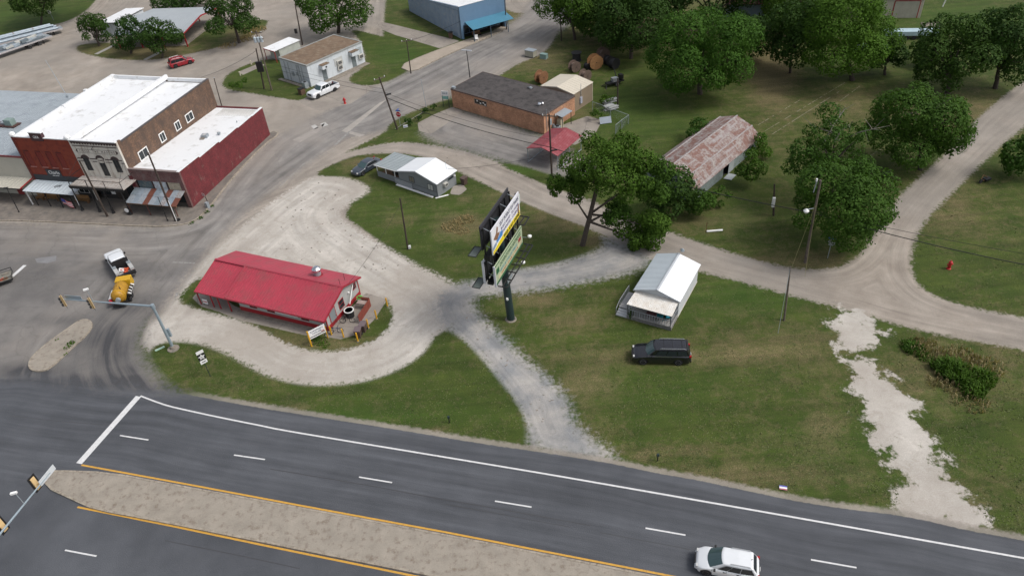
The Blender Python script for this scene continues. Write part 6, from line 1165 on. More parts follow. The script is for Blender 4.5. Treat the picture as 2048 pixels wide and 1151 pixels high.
# ================================================================== traffic signals
def sig_head(parent, c, face, up=V(0, 0, 1)):
    f = Vector(face).normalized(); r = up.cross(f).normalized(); c = Vector(c)
    o = part(parent, 'signal_head', MB().obox(c, r*.19, up*.62, f*.11), SEALY); part(o, 'backplate', MB().obox(c-f*.02, r*.36, up*.8, f*.012), BLACK)
    for k in (-.4, 0, .4): part(o, 'visor', MB().lathe([(.15, 0), (.15, .2)], (0, 0, 0), 10), BLACK)
    for ch, k in zip([x for x in o.children if x.name.startswith('visor')], (-.4, 0, .4)):
        q = f.to_track_quat('Z', 'Y').to_matrix().to_4x4(); me = ch.data; me.transform(Matrix.Translation(c+up*k+f*.1) @ q)
    return o
MP = G(347, 697); AE = G(118, 600, 5.9)
tl = thing('traffic_signal', 'grey traffic signal mast with two yellow signal heads over the side street', 'traffic signal', MP, 0)
MG = M('mast_grey', (.27, .33, .37), .45, .2, var=.08, scale=1)
top = V(.0, .0, 5.9); ae = V(*(AE-MP)[:2], 6.1)
part(tl, 'pole', MB().tube((0, 0, 0), top, .17, .13, 14), MG); part(tl, 'base', MB().lathe([(.62, 0), (.6, .1), (.3, .12), (.25, .4), (.18, .45)], n=16), CONC); part(tl, 'arm', MB().tube(top, ae, .12, .055, 10), MG); part(tl, 'joint', MB().lathe([(.2, 5.65), (.2, 6.1), (.05, 6.15)], n=12), MG); part(tl, 'control_box', MB().box(.1, .35, .1, .35, 1.6, 2.6), MG)
ad = (ae-top); adn = ad.normalized()
for fr_ in (.63, .93):
    c = top+ad*fr_; sig_head(tl, c+V(0, 0, -.05)+V(-.1, -.2, 0), V(-.75, -.6, -.12))
sp_ = part(tl, 'street_name_plate', MB().obox(top+ad*.83+V(0, .1, .25), adn*.95, V(0, 0, .25), adn.cross(Z_)*.02), M('sign_back_grey', (.35, .4, .44), .4, .3))
cm = part(tl, 'camera_post', MB().tube(top+ad*.62, top+ad*.62+V(.0, 0, 1.5), .03), GALV); part(cm, 'camera', MB().obox(top+ad*.62+V(-.1, 0, 1.6), (.22, .1, 0), (-.04, .09, 0), (0, 0, .08)), WHITE)
a1, a2 = G(100, 944, 6.0), G(-60, 1140, 6.0)
bp = G(-190, 1290, 0)
t2 = thing('traffic_signal', 'grey traffic signal arm seen from behind at the bottom left corner', 'traffic signal', (a2[0], a2[1], 0), 0)
l1 = V(*(a1-a2)[:2], 6.0); part(t2, 'pole', MB().tube((0, 0, 0), (0, 0, 6.1), .17, .13, 12), MG); part(t2, 'arm', MB().tube((0, 0, 6.0), l1, .11, .05, 10), MG)
dn_ = V(l1.x, l1.y, 0).normalized(); nn_ = V(-dn_.y, dn_.x, 0)
for u_v in ((75, 966), (8, 1050)):
    w_ = G(*u_v, 6.0); pr = (w_-a2)[:2]; sig_head(t2, V(pr[0], pr[1], 6.0)+nn_*.25, nn_)
part(t2, 'street_name_plate', MB().obox(l1-dn_*.3+V(0, 0, .05), dn_*.85, V(0, 0, .27), nn_*.02), M('sign_pale_grey', (.55, .58, .6), .4))
w_ = G(30, 985, 7.3)-a2; cp_ = part(t2, 'camera_post', MB().tube(V(w_[0]+.15, w_[1]-.1, 6.0), V(w_[0], w_[1], 7.2), .025), GALV); part(cp_, 'camera', MB().obox((w_[0]-.1, w_[1], 7.3), (.22, .05, 0), (-.02, .09, 0), (0, 0, .08)), WHITE)
# ================================================================== poles
def hz(b, t):
    P = G(*b); best = min(np.linspace(.5, 14, 300), key=lambda h: np.hypot(*(np.array(proj(P+[0, 0, h])[:2])-t))); return float(best)
POLE = {}
def pole(key, b, t, lab, name='utility_pole', cat='utility pole', mat=WOODPOLE, r=.15, h=None, grp=None, arms=0, armdir=0, xf=False):
    h = h or hz(b, t); B = G(*b); T = G(*t, h); d = V(*(T-B)[:2], h)
    o = thing(name, lab, cat, B, 0, grp); part(o, 'shaft', MB().tube((0, 0, 0), d, r, r*.68, 9), mat)
    POLE[key] = (Vector((float(B[0]), float(B[1]), 0)), d)
    a = V(math.cos(armdir), math.sin(armdir), 0)
    for k in range(arms):
        c = d*(.97-.1*k); part(o, 'crossarm', MB().obox(c, a*1.0, a.cross(Z_)*.05, Z_*.06), GREYPOLE)
        for s in (-.85, 0, .85): part(o, 'insulator', MB().lathe([(.05, 0), (.07, .1), (.04, .2)], c+a*s+V(0, 0, .06), 7), SIGNW)
    if xf:
        for s in xf: q = part(o, 'transformer', MB().lathe([(.24, -.45), (.26, .35), (.1, .5)], d*.86+V(s, .0, 0), 12), M('transformer_grey', (.4, .46, .5), .5)); part(q, 'bushing', MB().lathe([(.04, 0), (.04, .25)], d*.86+V(s, 0, .5), 6), WHITE)
    return o, d
o, d = pole('A', (795, 259), (758, 154), 'dark utility pole leaning beside the red stop sign', h=8.8, arms=1, armdir=.6); part(o, 'street_lamp', MB().obox(d*.66+V(.45, .1, .1), (.4, .1, .05), (-.03, .12, 0), (0, 0, .08)), BLACK)
o, d = pole('B', (1104, 357), (1098, 228), 'dark utility pole between the dirt road and the red carport', arms=1, armdir=-.3); part(o, 'junction', MB().obox(d*.45+V(.4, 0, 0), (.5, .1, 0), (0, .08, 0), (0, 0, .08)), BLACK)
o, d = pole('C', (1610, 525), (1641, 360), 'tall weathered utility pole with white lamp beside the big dense shrub', mat=GREYPOLE, r=.17); part(o, 'shaft_top', MB().tube(d*.88+V(-.45, .1, -.2), d*.99+V(-.3, .1, 0), .06), GALV); part(o, 'insulator', MB().lathe([(.1, 0), (.1, .3)], d+V(-.4, 0, -.1), 8), SIGNW)
part(o, 'lamp_arm', MB().tube(d*.68, d*.68+V(-.9, -.2, .05), .04), GALV); part(o, 'lamp_head', MB().lathe([(.1, .2), (.3, 0), (.22, -.2), (.05, -.25)], d*.68+V(-1.0, -.2, -.1), 12), WHITE)
part(o, 'guy_wire', MB().tube(d*.75, V(-1.7, -.6, 0), .02).tube(d*.75, V(-.9, -2.4, 0), .02), M('guy_yellowish', (.25, .23, .1), .6))
o, d = pole('D', (1568, 640), (1581, 533), 'slim guyed pole standing right of the white cabin', mat=GREYPOLE, r=.11, h=6.6); part(o, 'guy_wire', MB().tube(d, V(*(G(1556, 666)-G(1568, 640))[:2], 0), .02), GALV)
o, d = pole('E', (352, 443), (296, 305), 'tall black pole with white conduit at the corner of the red shop awning'); part(o, 'conduit', MB().tube((.17, -.12, 0), d*.32+V(.15, -.1, 0), .05), SIGNW); part(o, 'base_plate', MB().lathe([(.3, 0), (.28, .3)], (.35, .1, 0), 8), BLACK)
o, d = pole('F', (216, 434), (159, 322), 'black leaning pole in front of the cream storefront balcony'); part(o, 'cap', MB().lathe([(.12, 0), (.03, .1)], d, 8), BLACK)
o, d = pole('G', (816, 498), (800, 396), 'black bare pole standing on the grass left of the billboard', r=.12); part(o, 'meter', MB().box(.1, .4, -.1, .1, .1, .5), SIGNW)
o, d = pole('H', (605, 90), (590, 8), 'dark pole with small box behind the white shed'); part(o, 'box', MB().box(-.9, -.4, -.15, .15, 2.4, 3.3), BLACK)
o, d = pole('I', (822, 147), (813, 80), 'dark brown pole at the corner of the lawn pavement', r=.11, arms=1, armdir=.2)
o, d = pole('K', (528.6, 178), (512, 97), 'black pole with dark box beside the grey transformer pole'); part(o, 'equipment_box', MB().box(-.2, .9, -.2, .2, 3.2, 5.0), BLACK)
o, d = pole('L', (543.7, 180.6), (512, 62), 'weathered grey pole carrying three grey transformers', mat=GREYPOLE, arms=2, armdir=-.2, xf=(-.55, 0, .55))
o, d = pole('M', (444, 214), (428, 156), 'thin brown pole behind the red corner shop', r=.09, h=4.9); part(o, 'cap', MB().lathe([(.1, 0), (.03, .08)], d, 8), GALV)
o, d = pole('N', (853, 216), (842, 160), 'thin metal flagpole at the verge beside the orange brick building', name='flagpole', cat='pole', mat=GALV, r=.05); part(o, 'finial', MB().lathe([(.08, 0), (.02, .1)], d, 8), GALV)
o, d = pole('O', (1013, 59), (1009, -6), 'dark pole beside the corner post of the blue awning', r=.13); part(o, 'cap', MB().lathe([(.12, 0), (.03, .1)], d, 8), BLACK)
o, d = pole('Q', (1547, 431), (1549, 368), 'short dark post with white meter between barn and dense shrub', r=.13); part(o, 'meter_box', MB().box(-.45, -.15, -.15, .15, 1.3, 2.6), SIGNW)
o, d = pole('R', (1123, 82), (1121, 38), 'dark pole half hidden by the overhanging tree at the street', r=.13); part(o, 'cap', MB().lathe([(.12, 0), (.03, .1)], d, 8), BLACK)
o, d = pole('S', (1235.5, 216), (1235.5, 153), 'dark pole behind the small chain link fence', r=.13); part(o, 'lamp', MB().obox(d*.97+V(-.3, 0, 0), (.35, 0, 0), (0, .1, 0), (0, 0, .07)), GALV)
o, d = pole('J', (940, 155), (933, 101), 'black street lamp with two pale panels behind the orange brick building', name='street_lamp', cat='street lamp', mat=BLACK, r=.09)
for s in (-1, 1): part(o, 'lamp_panel', MB().obox(d+V(s*.45, s*-.2, .02), (.42, -.16, 0), (.05, .12, 0), (0, 0, .04)), M('panel_pale', (.4, .42, .45), .4))
for k, (b, t, lab) in enumerate((((38.8, 425), (13, 375.5), 'thin black lamp post on the pavement before the beige warehouse'), ((336, 442.5), (315, 392.5), 'thin black lamp post in front of the rusty shop awning'))):
    o, d = pole('LP%d' % k, b, t, lab, name='lamp_post', cat='lamp post', mat=BLACK, r=.06, grp='thin black lamp posts before the shops'); part(o, 'base', MB().lathe([(.16, 0), (.1, .25)], n=8), BLACK); part(o, 'lamp_head', MB().obox(d+V(-.15, 0, 0), (.3, .02, 0), (0, .14, 0), (0, 0, .05)), BLACK if k == 0 else GALV)
# wires
def cable(name, lab, pts, sag=.5, r=.03, n=14):
    mb = MB()
    for a, b in zip(pts[:-1], pts[1:]):
        a, b = Vector(a), Vector(b); q = [a.lerp(b, i/n)-V(0, 0, sag*4*(i/n)*(1-i/n)) for i in range(n+1)]; mb.path([tuple(x) for x in q], r, 4)
    tag(mb.obj(name, plain('cable_black', (.012, .012, .012), .7)), lab, 'cable')
def on(k, f, dx=0): return POLE[k][0]+POLE[k][1]*f+V(dx, 0, 0)
OFF = G(2300, 572, 7.0)
cable('overhead_cable', 'thick black cable running from the leaning pole across to the barn side and off right', [on('A', .62), on('B', .5), on('C', .62), tuple(OFF)], .7, .045)
cable('overhead_cable', 'thin upper cable from the white lamp pole off to the right edge', [on('C', .64, .1), tuple(G(2300, 545, 7.5))], .5, .022)
cable('overhead_cable', 'thin cable from the leaning pole past the carport to the grey pole', [on('A', .72), on('B', .62)], .8, .02)
cable('overhead_cable', 'thin black cable from the transformer pole over the white block building', [on('L', .5), on('A', .78)], .4, .02)
cable('overhead_cable', 'second thin cable over the white block building to the leaning pole', [on('L', .42), on('A', .7)], .4, .02)
cable('overhead_cable', 'slack cable from the black pole back to the brown brick building roof', [on('K', .95), tuple(G(402, 155, 8.5))], .4, .025)
cable('overhead_cable', 'thin cable from the blue building corner to the lawn pole', [tuple(G(922, 42, 5.0)), on('I', .96)], .3, .025)
cable('overhead_cable', 'thin cable across the grey cottage roof over the dirt road', [on('B', .4), tuple(G(895, 338, 2.8))], .4, .018)
cable('overhead_cable', 'thin white cable from the restaurant roof up to the lot', [tuple(G(697, 567, 3.3)), on('G', .9)], .4, .015)
# ================================================================== signs and street furniture
def octagon(r, n=8): return [(r*math.cos(math.pi/8+i*math.pi/4), r*math.sin(math.pi/8+i*math.pi/4)) for i in range(n)]
def stop(px, h, face, lab, back=False):
    o = thing('stop_sign', lab, 'stop sign', G(*px), math.atan2(face[1], face[0])+math.pi/2)
    part(o, 'post', MB().tube((0, 0, 0), (0, 0, h+.5), .04), GALV); pl = part(o, 'plate', MB().prism([(x, -.05, h+z) for x, z in octagon(.42)], (0, .02, 0)), plain('stop_red', (.42, .012, .025), .45) if not back else REDM)
    part(pl, 'plate_back', MB().prism([(x, -.028, h+z) for x, z in octagon(.42)], (0, .01, 0)), GALV); text(pl, 'lettering', 'STOP', .3, SIGNW, (0, -.055, h), X_, Z_, .6)
    part(o, 'street_name_plate', MB().box(-.4, .4, -.01, .01, h+.5, h+.68).box(-.01, .01, -.4, .4, h+.7, h+.88), BLUEP); return o
stop((801, 252), 2.0, (-.35, -1), 'red stop sign with blue street plate beside the leaning pole'); stop((1655, 516), 2.1, (.5, 1), 'stop sign seen from its grey back below a blue street plate', True)
o = thing('yard_sign', 'small white yard sign at the road corner near the stop sign', 'sign', G(812, 258), .2); part(o, 'panel', MB().box(-.35, .35, 0, .02, .25, .7), SIGNW); part(o, 'stripe', MB().box(-.3, .3, -.01, 0-.001, .4, .5), BLUEP); part(o, 'leg', MB().box(-.3, -.28, 0, .02, 0, .25).box(.28, .3, 0, .02, 0, .25), BLACK)
o = thing('shop_sign', 'white and teal post sign at the end of the orange brick building', 'sign', G(893, 213), -.35); part(o, 'post', MB().tube((-.5, 0, 0), (-.5, 0, 2.6), .05), SLATEP); part(o, 'post', MB().tube((.5, 0, 0), (.5, 0, 2.6), .05), SLATEP); q = part(o, 'panel', MB().box(-.6, .6, -.05, .0, 1.9, 2.7), SIGNW); text(q, 'lettering', 'SALE', .35, plain('sign_navy', (.03, .05, .12), .5), (0, -.06, 2.3), X_, Z_, .9); part(o, 'lower_panel', MB().box(-.55, .55, -.04, .0, 1.3, 1.8), M('teal_sign', (.2, .4, .36), .5))
o = thing('route_marker', 'white and black highway route marker plates on a green post in the grass', 'sign', G(421, 752), math.radians(38)); hh_ = hz((421, 752), (402, 700))
part(o, 'post', MB().tube((0, 0, 0), (0, 0, hh_+.1), .035), SLATEP); part(o, 'direction_plate', MB().box(-.36, .36, -.05, -.03, hh_-.32, hh_+.05), SIGNW)
q = part(o, 'shield_plate', MB().box(-.38, .38, -.05, -.03, hh_-1.12, hh_-.36), SIGNK)
star = [((.36 if i % 2 == 0 else .17)*math.sin(i*math.pi/5), -.06, hh_-.74+(.36 if i % 2 == 0 else .17)*math.cos(i*math.pi/5)) for i in range(10)]; part(q, 'star', MB().prism(star, (0, .01, 0)), SIGNW); text(q, 'lettering', '31', .26, SIGNK, (0, -.065, hh_-.76), X_, Z_, .2)
q = part(o, 'arrow_plate', MB().box(-.34, .34, -.05, -.03, hh_-1.6, hh_-1.16), SIGNW); part(q, 'arrow', MB().box(-.2, .2, -.06, -.051, hh_-1.42, hh_-1.34), SIGNK)
o = thing('fallen_sign', 'pale green strip sign lying on the grass by the signal mast', 'sign', G(320, 697), .6); part(o, 'panel', MB().box(-.5, .5, -.12, .12, 0, .04), M('pale_green_sign', (.3, .45, .35), .6)); part(o, 'edge', MB().box(-.5, .5, .12, .14, 0, .05), SIGNW)
o = thing('street_sign', 'small white square sign on a post by the top left lawn', 'sign', G(108, 41), .2); part(o, 'post', MB().tube((0, 0, 0), (-.2, 0, 2.2), .04), GALV); part(o, 'panel', MB().box(-.5, .1, -.03, 0, 1.7, 2.5), SIGNW)
o = thing('corner_sign', 'small white and red sign leaning at the red shop side wall', 'sign', G(419, 412), -.6); part(o, 'post', MB().tube((0, 0, 0), (-.4, .1, 1.9), .05), BLACK); part(o, 'panel', MB().box(-.65, -.15, -.05, -.02, 1.5, 1.95), M('sign_pinkish', (.45, .3, .3), .6)); part(o, 'box', MB().box(.05, .45, -.6, -.2, 0, .9), GALV)
o = thing('sandwich_board', 'white oval sandwich board at the foot of the right balcony post', 'sign', ROW.W(-8.1, -3.0, .12), ra); part(o, 'panel', MB().lathe([(.32, 0), (.32, .04)], (0, 0, .8), 16, 'y'), SIGNW); part(o, 'stand', MB().box(-.2, .2, .05, .1, 0, .7), BLACK)
def hydrant(px, lab, s=1.):
    o = thing('fire_hydrant', lab, 'fire hydrant', G(*px), 0); RD = plain('hydrant_red', (.42, .015, .02), .45)
    part(o, 'barrel', MB().lathe([(.2, 0), (.2, .06), (.14, .08), (.14, .6), (.18, .62), (.16, .75), (.05, .85)], n=12), RD); part(o, 'nozzle', MB().lathe([(.07, -.25), (.07, .25)], (0, 0, .5), 8, 'x'), RD); part(o, 'cap', MB().lathe([(.05, .85), (.04, .92)], n=6), RD); o.scale = (s*1.2,)*3
hydrant((690, 207), 'red fire hydrant at the kerb near the white pickup'); hydrant((1897, 537), 'red fire hydrant standing on the grass right of the road fork')
o = thing('marker_flag', 'small red white and blue sign lying near the highway edge', 'sign', G(1566, 976), math.radians(-18)); part(o, 'panel', MB().box(-.3, .3, -.2, .2, .1, .12), SIGNW); part(o, 'stripe', MB().box(-.3, .3, .08, .2, .121, .125), plain('flag_blue2', (.1, .1, .4), .6)); part(o, 'lower_stripe', MB().box(-.3, .3, -.2, -.1, .121, .125), plain('flag_red2', (.4, .08, .1), .6)); part(o, 'stake', MB().tube((0, 0, 0), (0, 0, .1), .02), GALV)
for px, lab in (((1315, 921), 'short dark utility marker post in the roadside grass before the black suv'), ((899, 845), 'tiny dark marker post in the grass crescent beside the highway')):
    o = thing('marker_post', lab, 'marker post', G(*px), .2); part(o, 'post', MB().tube((0, 0, 0), (0, 0, .7), .05), BLACK); part(o, 'head', MB().box(-.1, .1, -.08, .08, .65, .9), SLATEP)
o = thing('white_pipe', 'long white pipe lying on the grass below the rusty barn', 'pipe', G(1430, 463), 0); P_, Q_ = G(1413.3, 464)-G(1430, 463), G(1445, 461.5)-G(1430, 463); part(o, 'pipe', MB().tube((P_[0], P_[1], .12), (Q_[0], Q_[1], .12), .12), WHITE); part(o, 'stake', MB().tube((-1, .3, 0), (-1, .3, 1.2), .04), BROWNWOOD)
for px, lab in (((503, 130), 'short white marker post on the grass near the round trees'), ((481, 152), 'low pale utility box on the slab left of the black pole')):
    o = thing('utility_marker', lab, 'marker post', G(*px), .2); part(o, 'post', MB().lathe([(.12, 0), (.12, .8), (.05, .9)], n=8), M('marker_cream', (.5, .47, .36), .6)); part(o, 'collar', MB().lathe([(.15, 0), (.15, .1)], n=8), CONC)
o = thing('utility_cabinet', 'pale roadside cabinet with grey lid near the street verge', 'cabinet', G(1062, 113), -.7); part(o, 'body', MB().box(-.95, .95, -.6, .6, .1, 1.2), M('cabinet_cream', (.35, .34, .28), .6)); part(o, 'lid', MB().box(-1.0, 1.0, -.65, .65, 1.202, 1.28), GALV); part(o, 'base', MB().box(-.98, .98, -.63, .63, 0, .1), BLACK)
o = thing('utility_cabinet', 'small green utility cabinet on the verge beside the pale one', 'cabinet', G(1088, 117), -.6); part(o, 'body', MB().box(-.65, .65, -.4, .4, .05, .9), M('cabinet_green', (.2, .3, .28), .6)); part(o, 'base', MB().box(-.7, .7, -.5, .5, 0, .05), CONC)
# cable reels
def reel(px, d, wd, rz, lab, mat, tilt=True, flat=False, cab=None):
    o = thing('cable_reel', lab, 'cable reel', G(*px), rz, 'cable reels on the grass under the trees'); r = d/2; c = (0, 0, r) if not flat else (0, 0, 0); ax = 'y' if not flat else 'z'
    z0 = -wd/2 if not flat else 0
    for k in (0, 1):
        y = z0+k*(wd-.08); fl = part(o, 'flange', MB().lathe([(r, y), (r, y+.08)], c, 22, ax), mat)
        for j in range(-4, 5):
            x = j*r*.22; hh = math.sqrt(max(0, r*r-x*x))*.97; s = -1 if k == 0 else 1
            if ax == 'y': part(fl, 'plank', MB().box(x-r*.1, x+r*.1, y+(.08 if s > 0 else -.015), y+(.095 if s > 0 else -0.0), c[2]-hh, c[2]+hh), mat)
    part(o, 'drum', MB().lathe([(r*.55 if cab is None else r*.8, z0+.08), (r*.55 if cab is None else r*.8, z0+wd-.08)], c, 18, ax), cab or mat)
    part(o, 'hub', MB().lathe([(.1, z0-.03), (.1, z0+wd+.03)], c, 10, ax), BLACK); return o
RW1 = M('reel_wood_orange', (.26, .125, .06), .85, var=.25, scale=3, dirt=(.1, .06, .04), dirtamt=.2); RW2 = M('reel_wood_grey', (.15, .105, .085), .9, var=.3, scale=3); RW3 = M('reel_wood_bright', (.33, .17, .07), .85, var=.25, scale=3); BK = plain('reel_black', (.02, .02, .022), .7)
reel((1083, 166), 2.2, 1.2, .75, 'orange brown cable reel beside the far side of the tar roof', RW1)
reel((1149, 143), 1.9, 1.2, .45, 'greyish cable reel in front of the upright black reel', RW2)
reel((1190, 137), 2.5, 1.3, .3, 'largest cable reel with bright orange plank face', RW3)
reel((1206, 120), 2.2, 1.2, .45, 'dark brown cable reel behind the bright orange one', RW2)
reel((1153, 121), 1.9, 1.5, 0, 'black cable reel lying flat under the trees', BK, flat=True, cab=BK)
reel((1170, 162), 2.0, 1.2, .7, 'grey cable reel just behind the cream shed roof', RW2)
reel((1228, 137), 1.9, 1.0, .6, 'black cable reel beside the dark machine', BK, cab=BK)
reel((1216, 130), 1.7, .8, .6, 'smaller black cable reel in the darkest shade', BK, cab=BK)
reel((1175, 138), 1.1, .8, .5, 'smallest black cable reel between the two brown reels', BK, cab=BK)
o = thing('trencher_machine', 'dark trailer mounted machine with white wheel parked by the black reels', 'machine', G(1229, 170), .4)
part(o, 'chassis', MB().box(-1.6, 1.6, -.5, .5, .5, .7), BLACK); part(o, 'engine', MB().box(-.5, .5, -.4, .4, .7, 1.3), M('engine_grey', (.25, .26, .27), .5)); part(o, 'boom', MB().tube((.5, 0, .9), (.3, .8, 2.6), .1, .06), BLACK); part(o, 'seat', MB().box(.9, 1.5, -.4, .4, .9, 1.6), BLACK)
for s in (-1, 1): wheel(o, 0, s*.75, .38, .2, rimm=SIGNW)
part(o, 'outrigger', MB().tube((-1.6, 0, .6), (-2.1, -.8, 0), .06).tube((-1.6, 0, .6), (-2.1, .8, .0), .06), BLACK)
for px, lab, n in (((1219, 204), 'stack of pale grey planks on the grass behind the chain link fence', 3), ((1221, 219), 'heap of grey paving slabs beside the dark pole', 5)):
    o = thing('slab_stack', lab, 'building material', G(*px), .3)
    for i in range(n): part(o, 'slab', MB().obox((random.uniform(-.5, .5), random.uniform(-.3, .3), .12+i*.14), (random.uniform(.5, 1.2), .1, 0), (-.06, random.uniform(.25, .5), 0), (0, 0, .06)), M('slab_pale', (.36, .37, .36), .8, var=.2))
o = thing('metal_trough', 'pale blue metal tray leaning inside the chain link fence', 'tray', G(1212, 248), .1); part(o, 'tray', MB().prism([(-.9, 0, .1), (.9, 0, .1), (.9, .6, .9), (-.9, .6, .9)], (0, .04, 0)), M('tray_bluegrey', (.27, .31, .36), .6)); part(o, 'leg', MB().tube((0, .6, .8), (0, .9, 0), .03), GALV)
# chain link fence
fc_ = thing('chain_link_fence', 'low chain link fence enclosing the yard behind the orange brick building', 'fence', G(1257, 248), 0); O_ = G(1257, 248)
fp = [G(1185, 221), G(1221, 234), G(1257, 248), G(1243, 258), G(1231, 268)]; fp = [V(*(p-O_)[:2], 0) for p in fp]
for p in fp: part(fc_, 'post', MB().tube(p, p+V(0, 0, 1.5), .04), GALV)
part(fc_, 'top_rail', MB().path([tuple(p+V(0, 0, 1.48)) for p in fp], .03, 5), GALV)
wm = MB()
for a, b in zip(fp[:-1], fp[1:]):
    k = int((b-a).length/.22)
    for i in range(k): p, q = a.lerp(b, i/k), a.lerp(b, (i+6)/k) if i+6 <= k else b; wm.tube(p+V(0, 0, .02), q+V(0, 0, 1.46), .006, .006, 3); wm.tube(q+V(0, 0, .02), p+V(0, 0, 1.46), .006, .006, 3)
stuff(part(fc_, 'wire_mesh', wm, GALV))
o = thing('rusty_implement', 'small dark rusty implement on the verge at the far right', 'implement', G(1967, 364), .4); part(o, 'frame', MB().path([(-.8, 0, .3), (0, .3, .9), (.8, 0, .3), (-.8, 0, .3)], .05), BROWNWOOD); part(o, 'wheel', MB().lathe([(.3, -.05), (.3, .05)], (-.6, 0, .3), 12, 'y'), RUBBER); part(o, 'blade', MB().box(0, .9, -.3, .3, .2, .45), BLACK)
o = thing('dark_planter', 'dark iron planter in the shade beside the right hand dirt road', 'planter', G(1770, 358), .4); part(o, 'bowl', MB().lathe([(.3, 0), (.35, .4), (.6, .9), (.55, .95)], n=10), BLACK); part(o, 'rim', MB().lathe([(.62, .9), (.62, .96), (.5, .96), (.5, .9)], n=10), BLACK)
# ================================================================== vegetation
def leafmat(name, a, b, c):
    m, t, bs = newmat(name); tc = t.nodes.new('ShaderNodeTexCoord'); P = tc.outputs['Object']; oi = t.nodes.new('ShaderNodeObjectInfo')
    col = mix(t, ramp(t, noise(t, P, .45, 4, .6), [(.35, 0.), (.65, 1.)]), a, b); col = mix(t, ramp(t, noise(t, P, 2.3, 3, .6), [(.45, 0.), (.7, .8)]), col, c)
    col = mix(t, 1, col, ramp(t, noise(t, P, 11, 2, .6), [(.3, .55), (.7, 1.45)]), 'MULTIPLY')
    col = mix(t, 1, col, ramp(t, oi.outputs['Random'], [(0., (.8, .88, .95)), (.5, (1., 1., .95)), (1., (1.15, 1.1, 1.))]), 'MULTIPLY')
    t.links.new(col, bs.inputs['Base Color']); bs.inputs['Roughness'].default_value = .75; bs.inputs['Specular IOR Level'].default_value = .15
    tr_ = t.nodes.new('ShaderNodeBsdfTranslucent'); t.links.new(mix(t, 1, col, (1.3, 1.5, .5), 'MULTIPLY'), tr_.inputs[0]); ms = t.nodes.new('ShaderNodeMixShader'); ms.inputs[0].default_value = .22
    out = t.nodes['Material Output']; t.links.new(bs.outputs[0], ms.inputs[1]); t.links.new(tr_.outputs[0], ms.inputs[2]); t.links.new(ms.outputs[0], out.inputs[0]); return m
LEAF = {'mid': leafmat('leaf_mid_green', (.031, .07, .009), (.05, .102, .013), (.078, .15, .02)),
        'bright': leafmat('leaf_bright_green', (.034, .08, .009), (.055, .118, .013), (.085, .17, .02)),
        'dark': leafmat('leaf_dark_green', (.02, .047, .009), (.032, .07, .012), (.052, .1, .018)),
        'olive': leafmat('leaf_olive', (.06, .07, .02), (.09, .095, .03), (.13, .12, .05)),
        'straw': leafmat('dry_grass_straw', (.24, .18, .09), (.32, .25, .14), (.15, .13, .06))}
BARK = M('tree_bark', (.07, .055, .045), .95, var=.3, scale=3, bump=.4, bscale=14); PALEBARK = M('pale_dead_bark', (.26, .23, .2), .9, var=.2, scale=3)
def leaves(name, pts, nrm, size, mat, parent, rs, elong=1.5):
    n = len(pts); nr = nrm+rs.normal(0, .45, (n, 3)); nr /= np.linalg.norm(nr, axis=1)[:, None]+1e-9
    t = rs.normal(0, 1, (n, 3)); t -= (t*nr).sum(1)[:, None]*nr; t /= np.linalg.norm(t, axis=1)[:, None]+1e-9; b = np.cross(nr, t)
    s = (size*rs.uniform(.6, 1.35, n))[:, None]
    v = np.stack([pts-t*s*elong*.5, pts+b*s*.42+nr*s*.08, pts+t*s*elong*.5, pts-b*s*.42+nr*s*.08], 1).reshape(-1, 3)
    me = bpy.data.meshes.new(name); me.vertices.add(4*n); me.vertices.foreach_set('co', v.ravel().astype(np.float32)); me.loops.add(4*n); me.loops.foreach_set('vertex_index', np.arange(4*n, dtype=np.int32)); me.polygons.add(n); me.polygons.foreach_set('loop_start', np.arange(n, dtype=np.int32)*4); me.update(); me.materials.append(mat)
    return stuff(link(bpy.data.objects.new(name, me), parent))
TS = [0]
def crown_spec(base_px, bb):
    if base_px[1] is None:
        best = None
        for v in np.arange(bb[1]+.5*(bb[3]-bb[1]), bb[3]+80, 3):
            q = crown_spec((base_px[0], float(v)), bb); r0 = q[4]; e = abs(q[1][2]-max(r0, .62*q[2])*1.02)
            if best is None or e < best[0]: best = (e, q)
        return best[1]
    B = G(*base_px); x0, y0, x1, y1 = bb; u, v = (x0+x1)/2, (y0+y1)/2
    d = np.array([(u-1024)/F, -(v-575.5)/F, 1.])@RM; hd = B[:2]/np.linalg.norm(B[:2]); k = (B[:2]@hd)/(d[:2]@hd); C = CAM+d*k
    dep = (RM@(C-CAM))[2]; s = dep/F; rx = (x1-x0)/2*s; hh = (y1-y0)/2*s; e = math.atan2(CH-C[2], np.linalg.norm(C[:2]))
    rz2 = max(hh*hh-(rx*math.sin(e))**2, (.45*hh)**2); rz = math.sqrt(rz2)/math.cos(e)
    return B, C-B, rx, min(rz, C[2]*1.0), rz
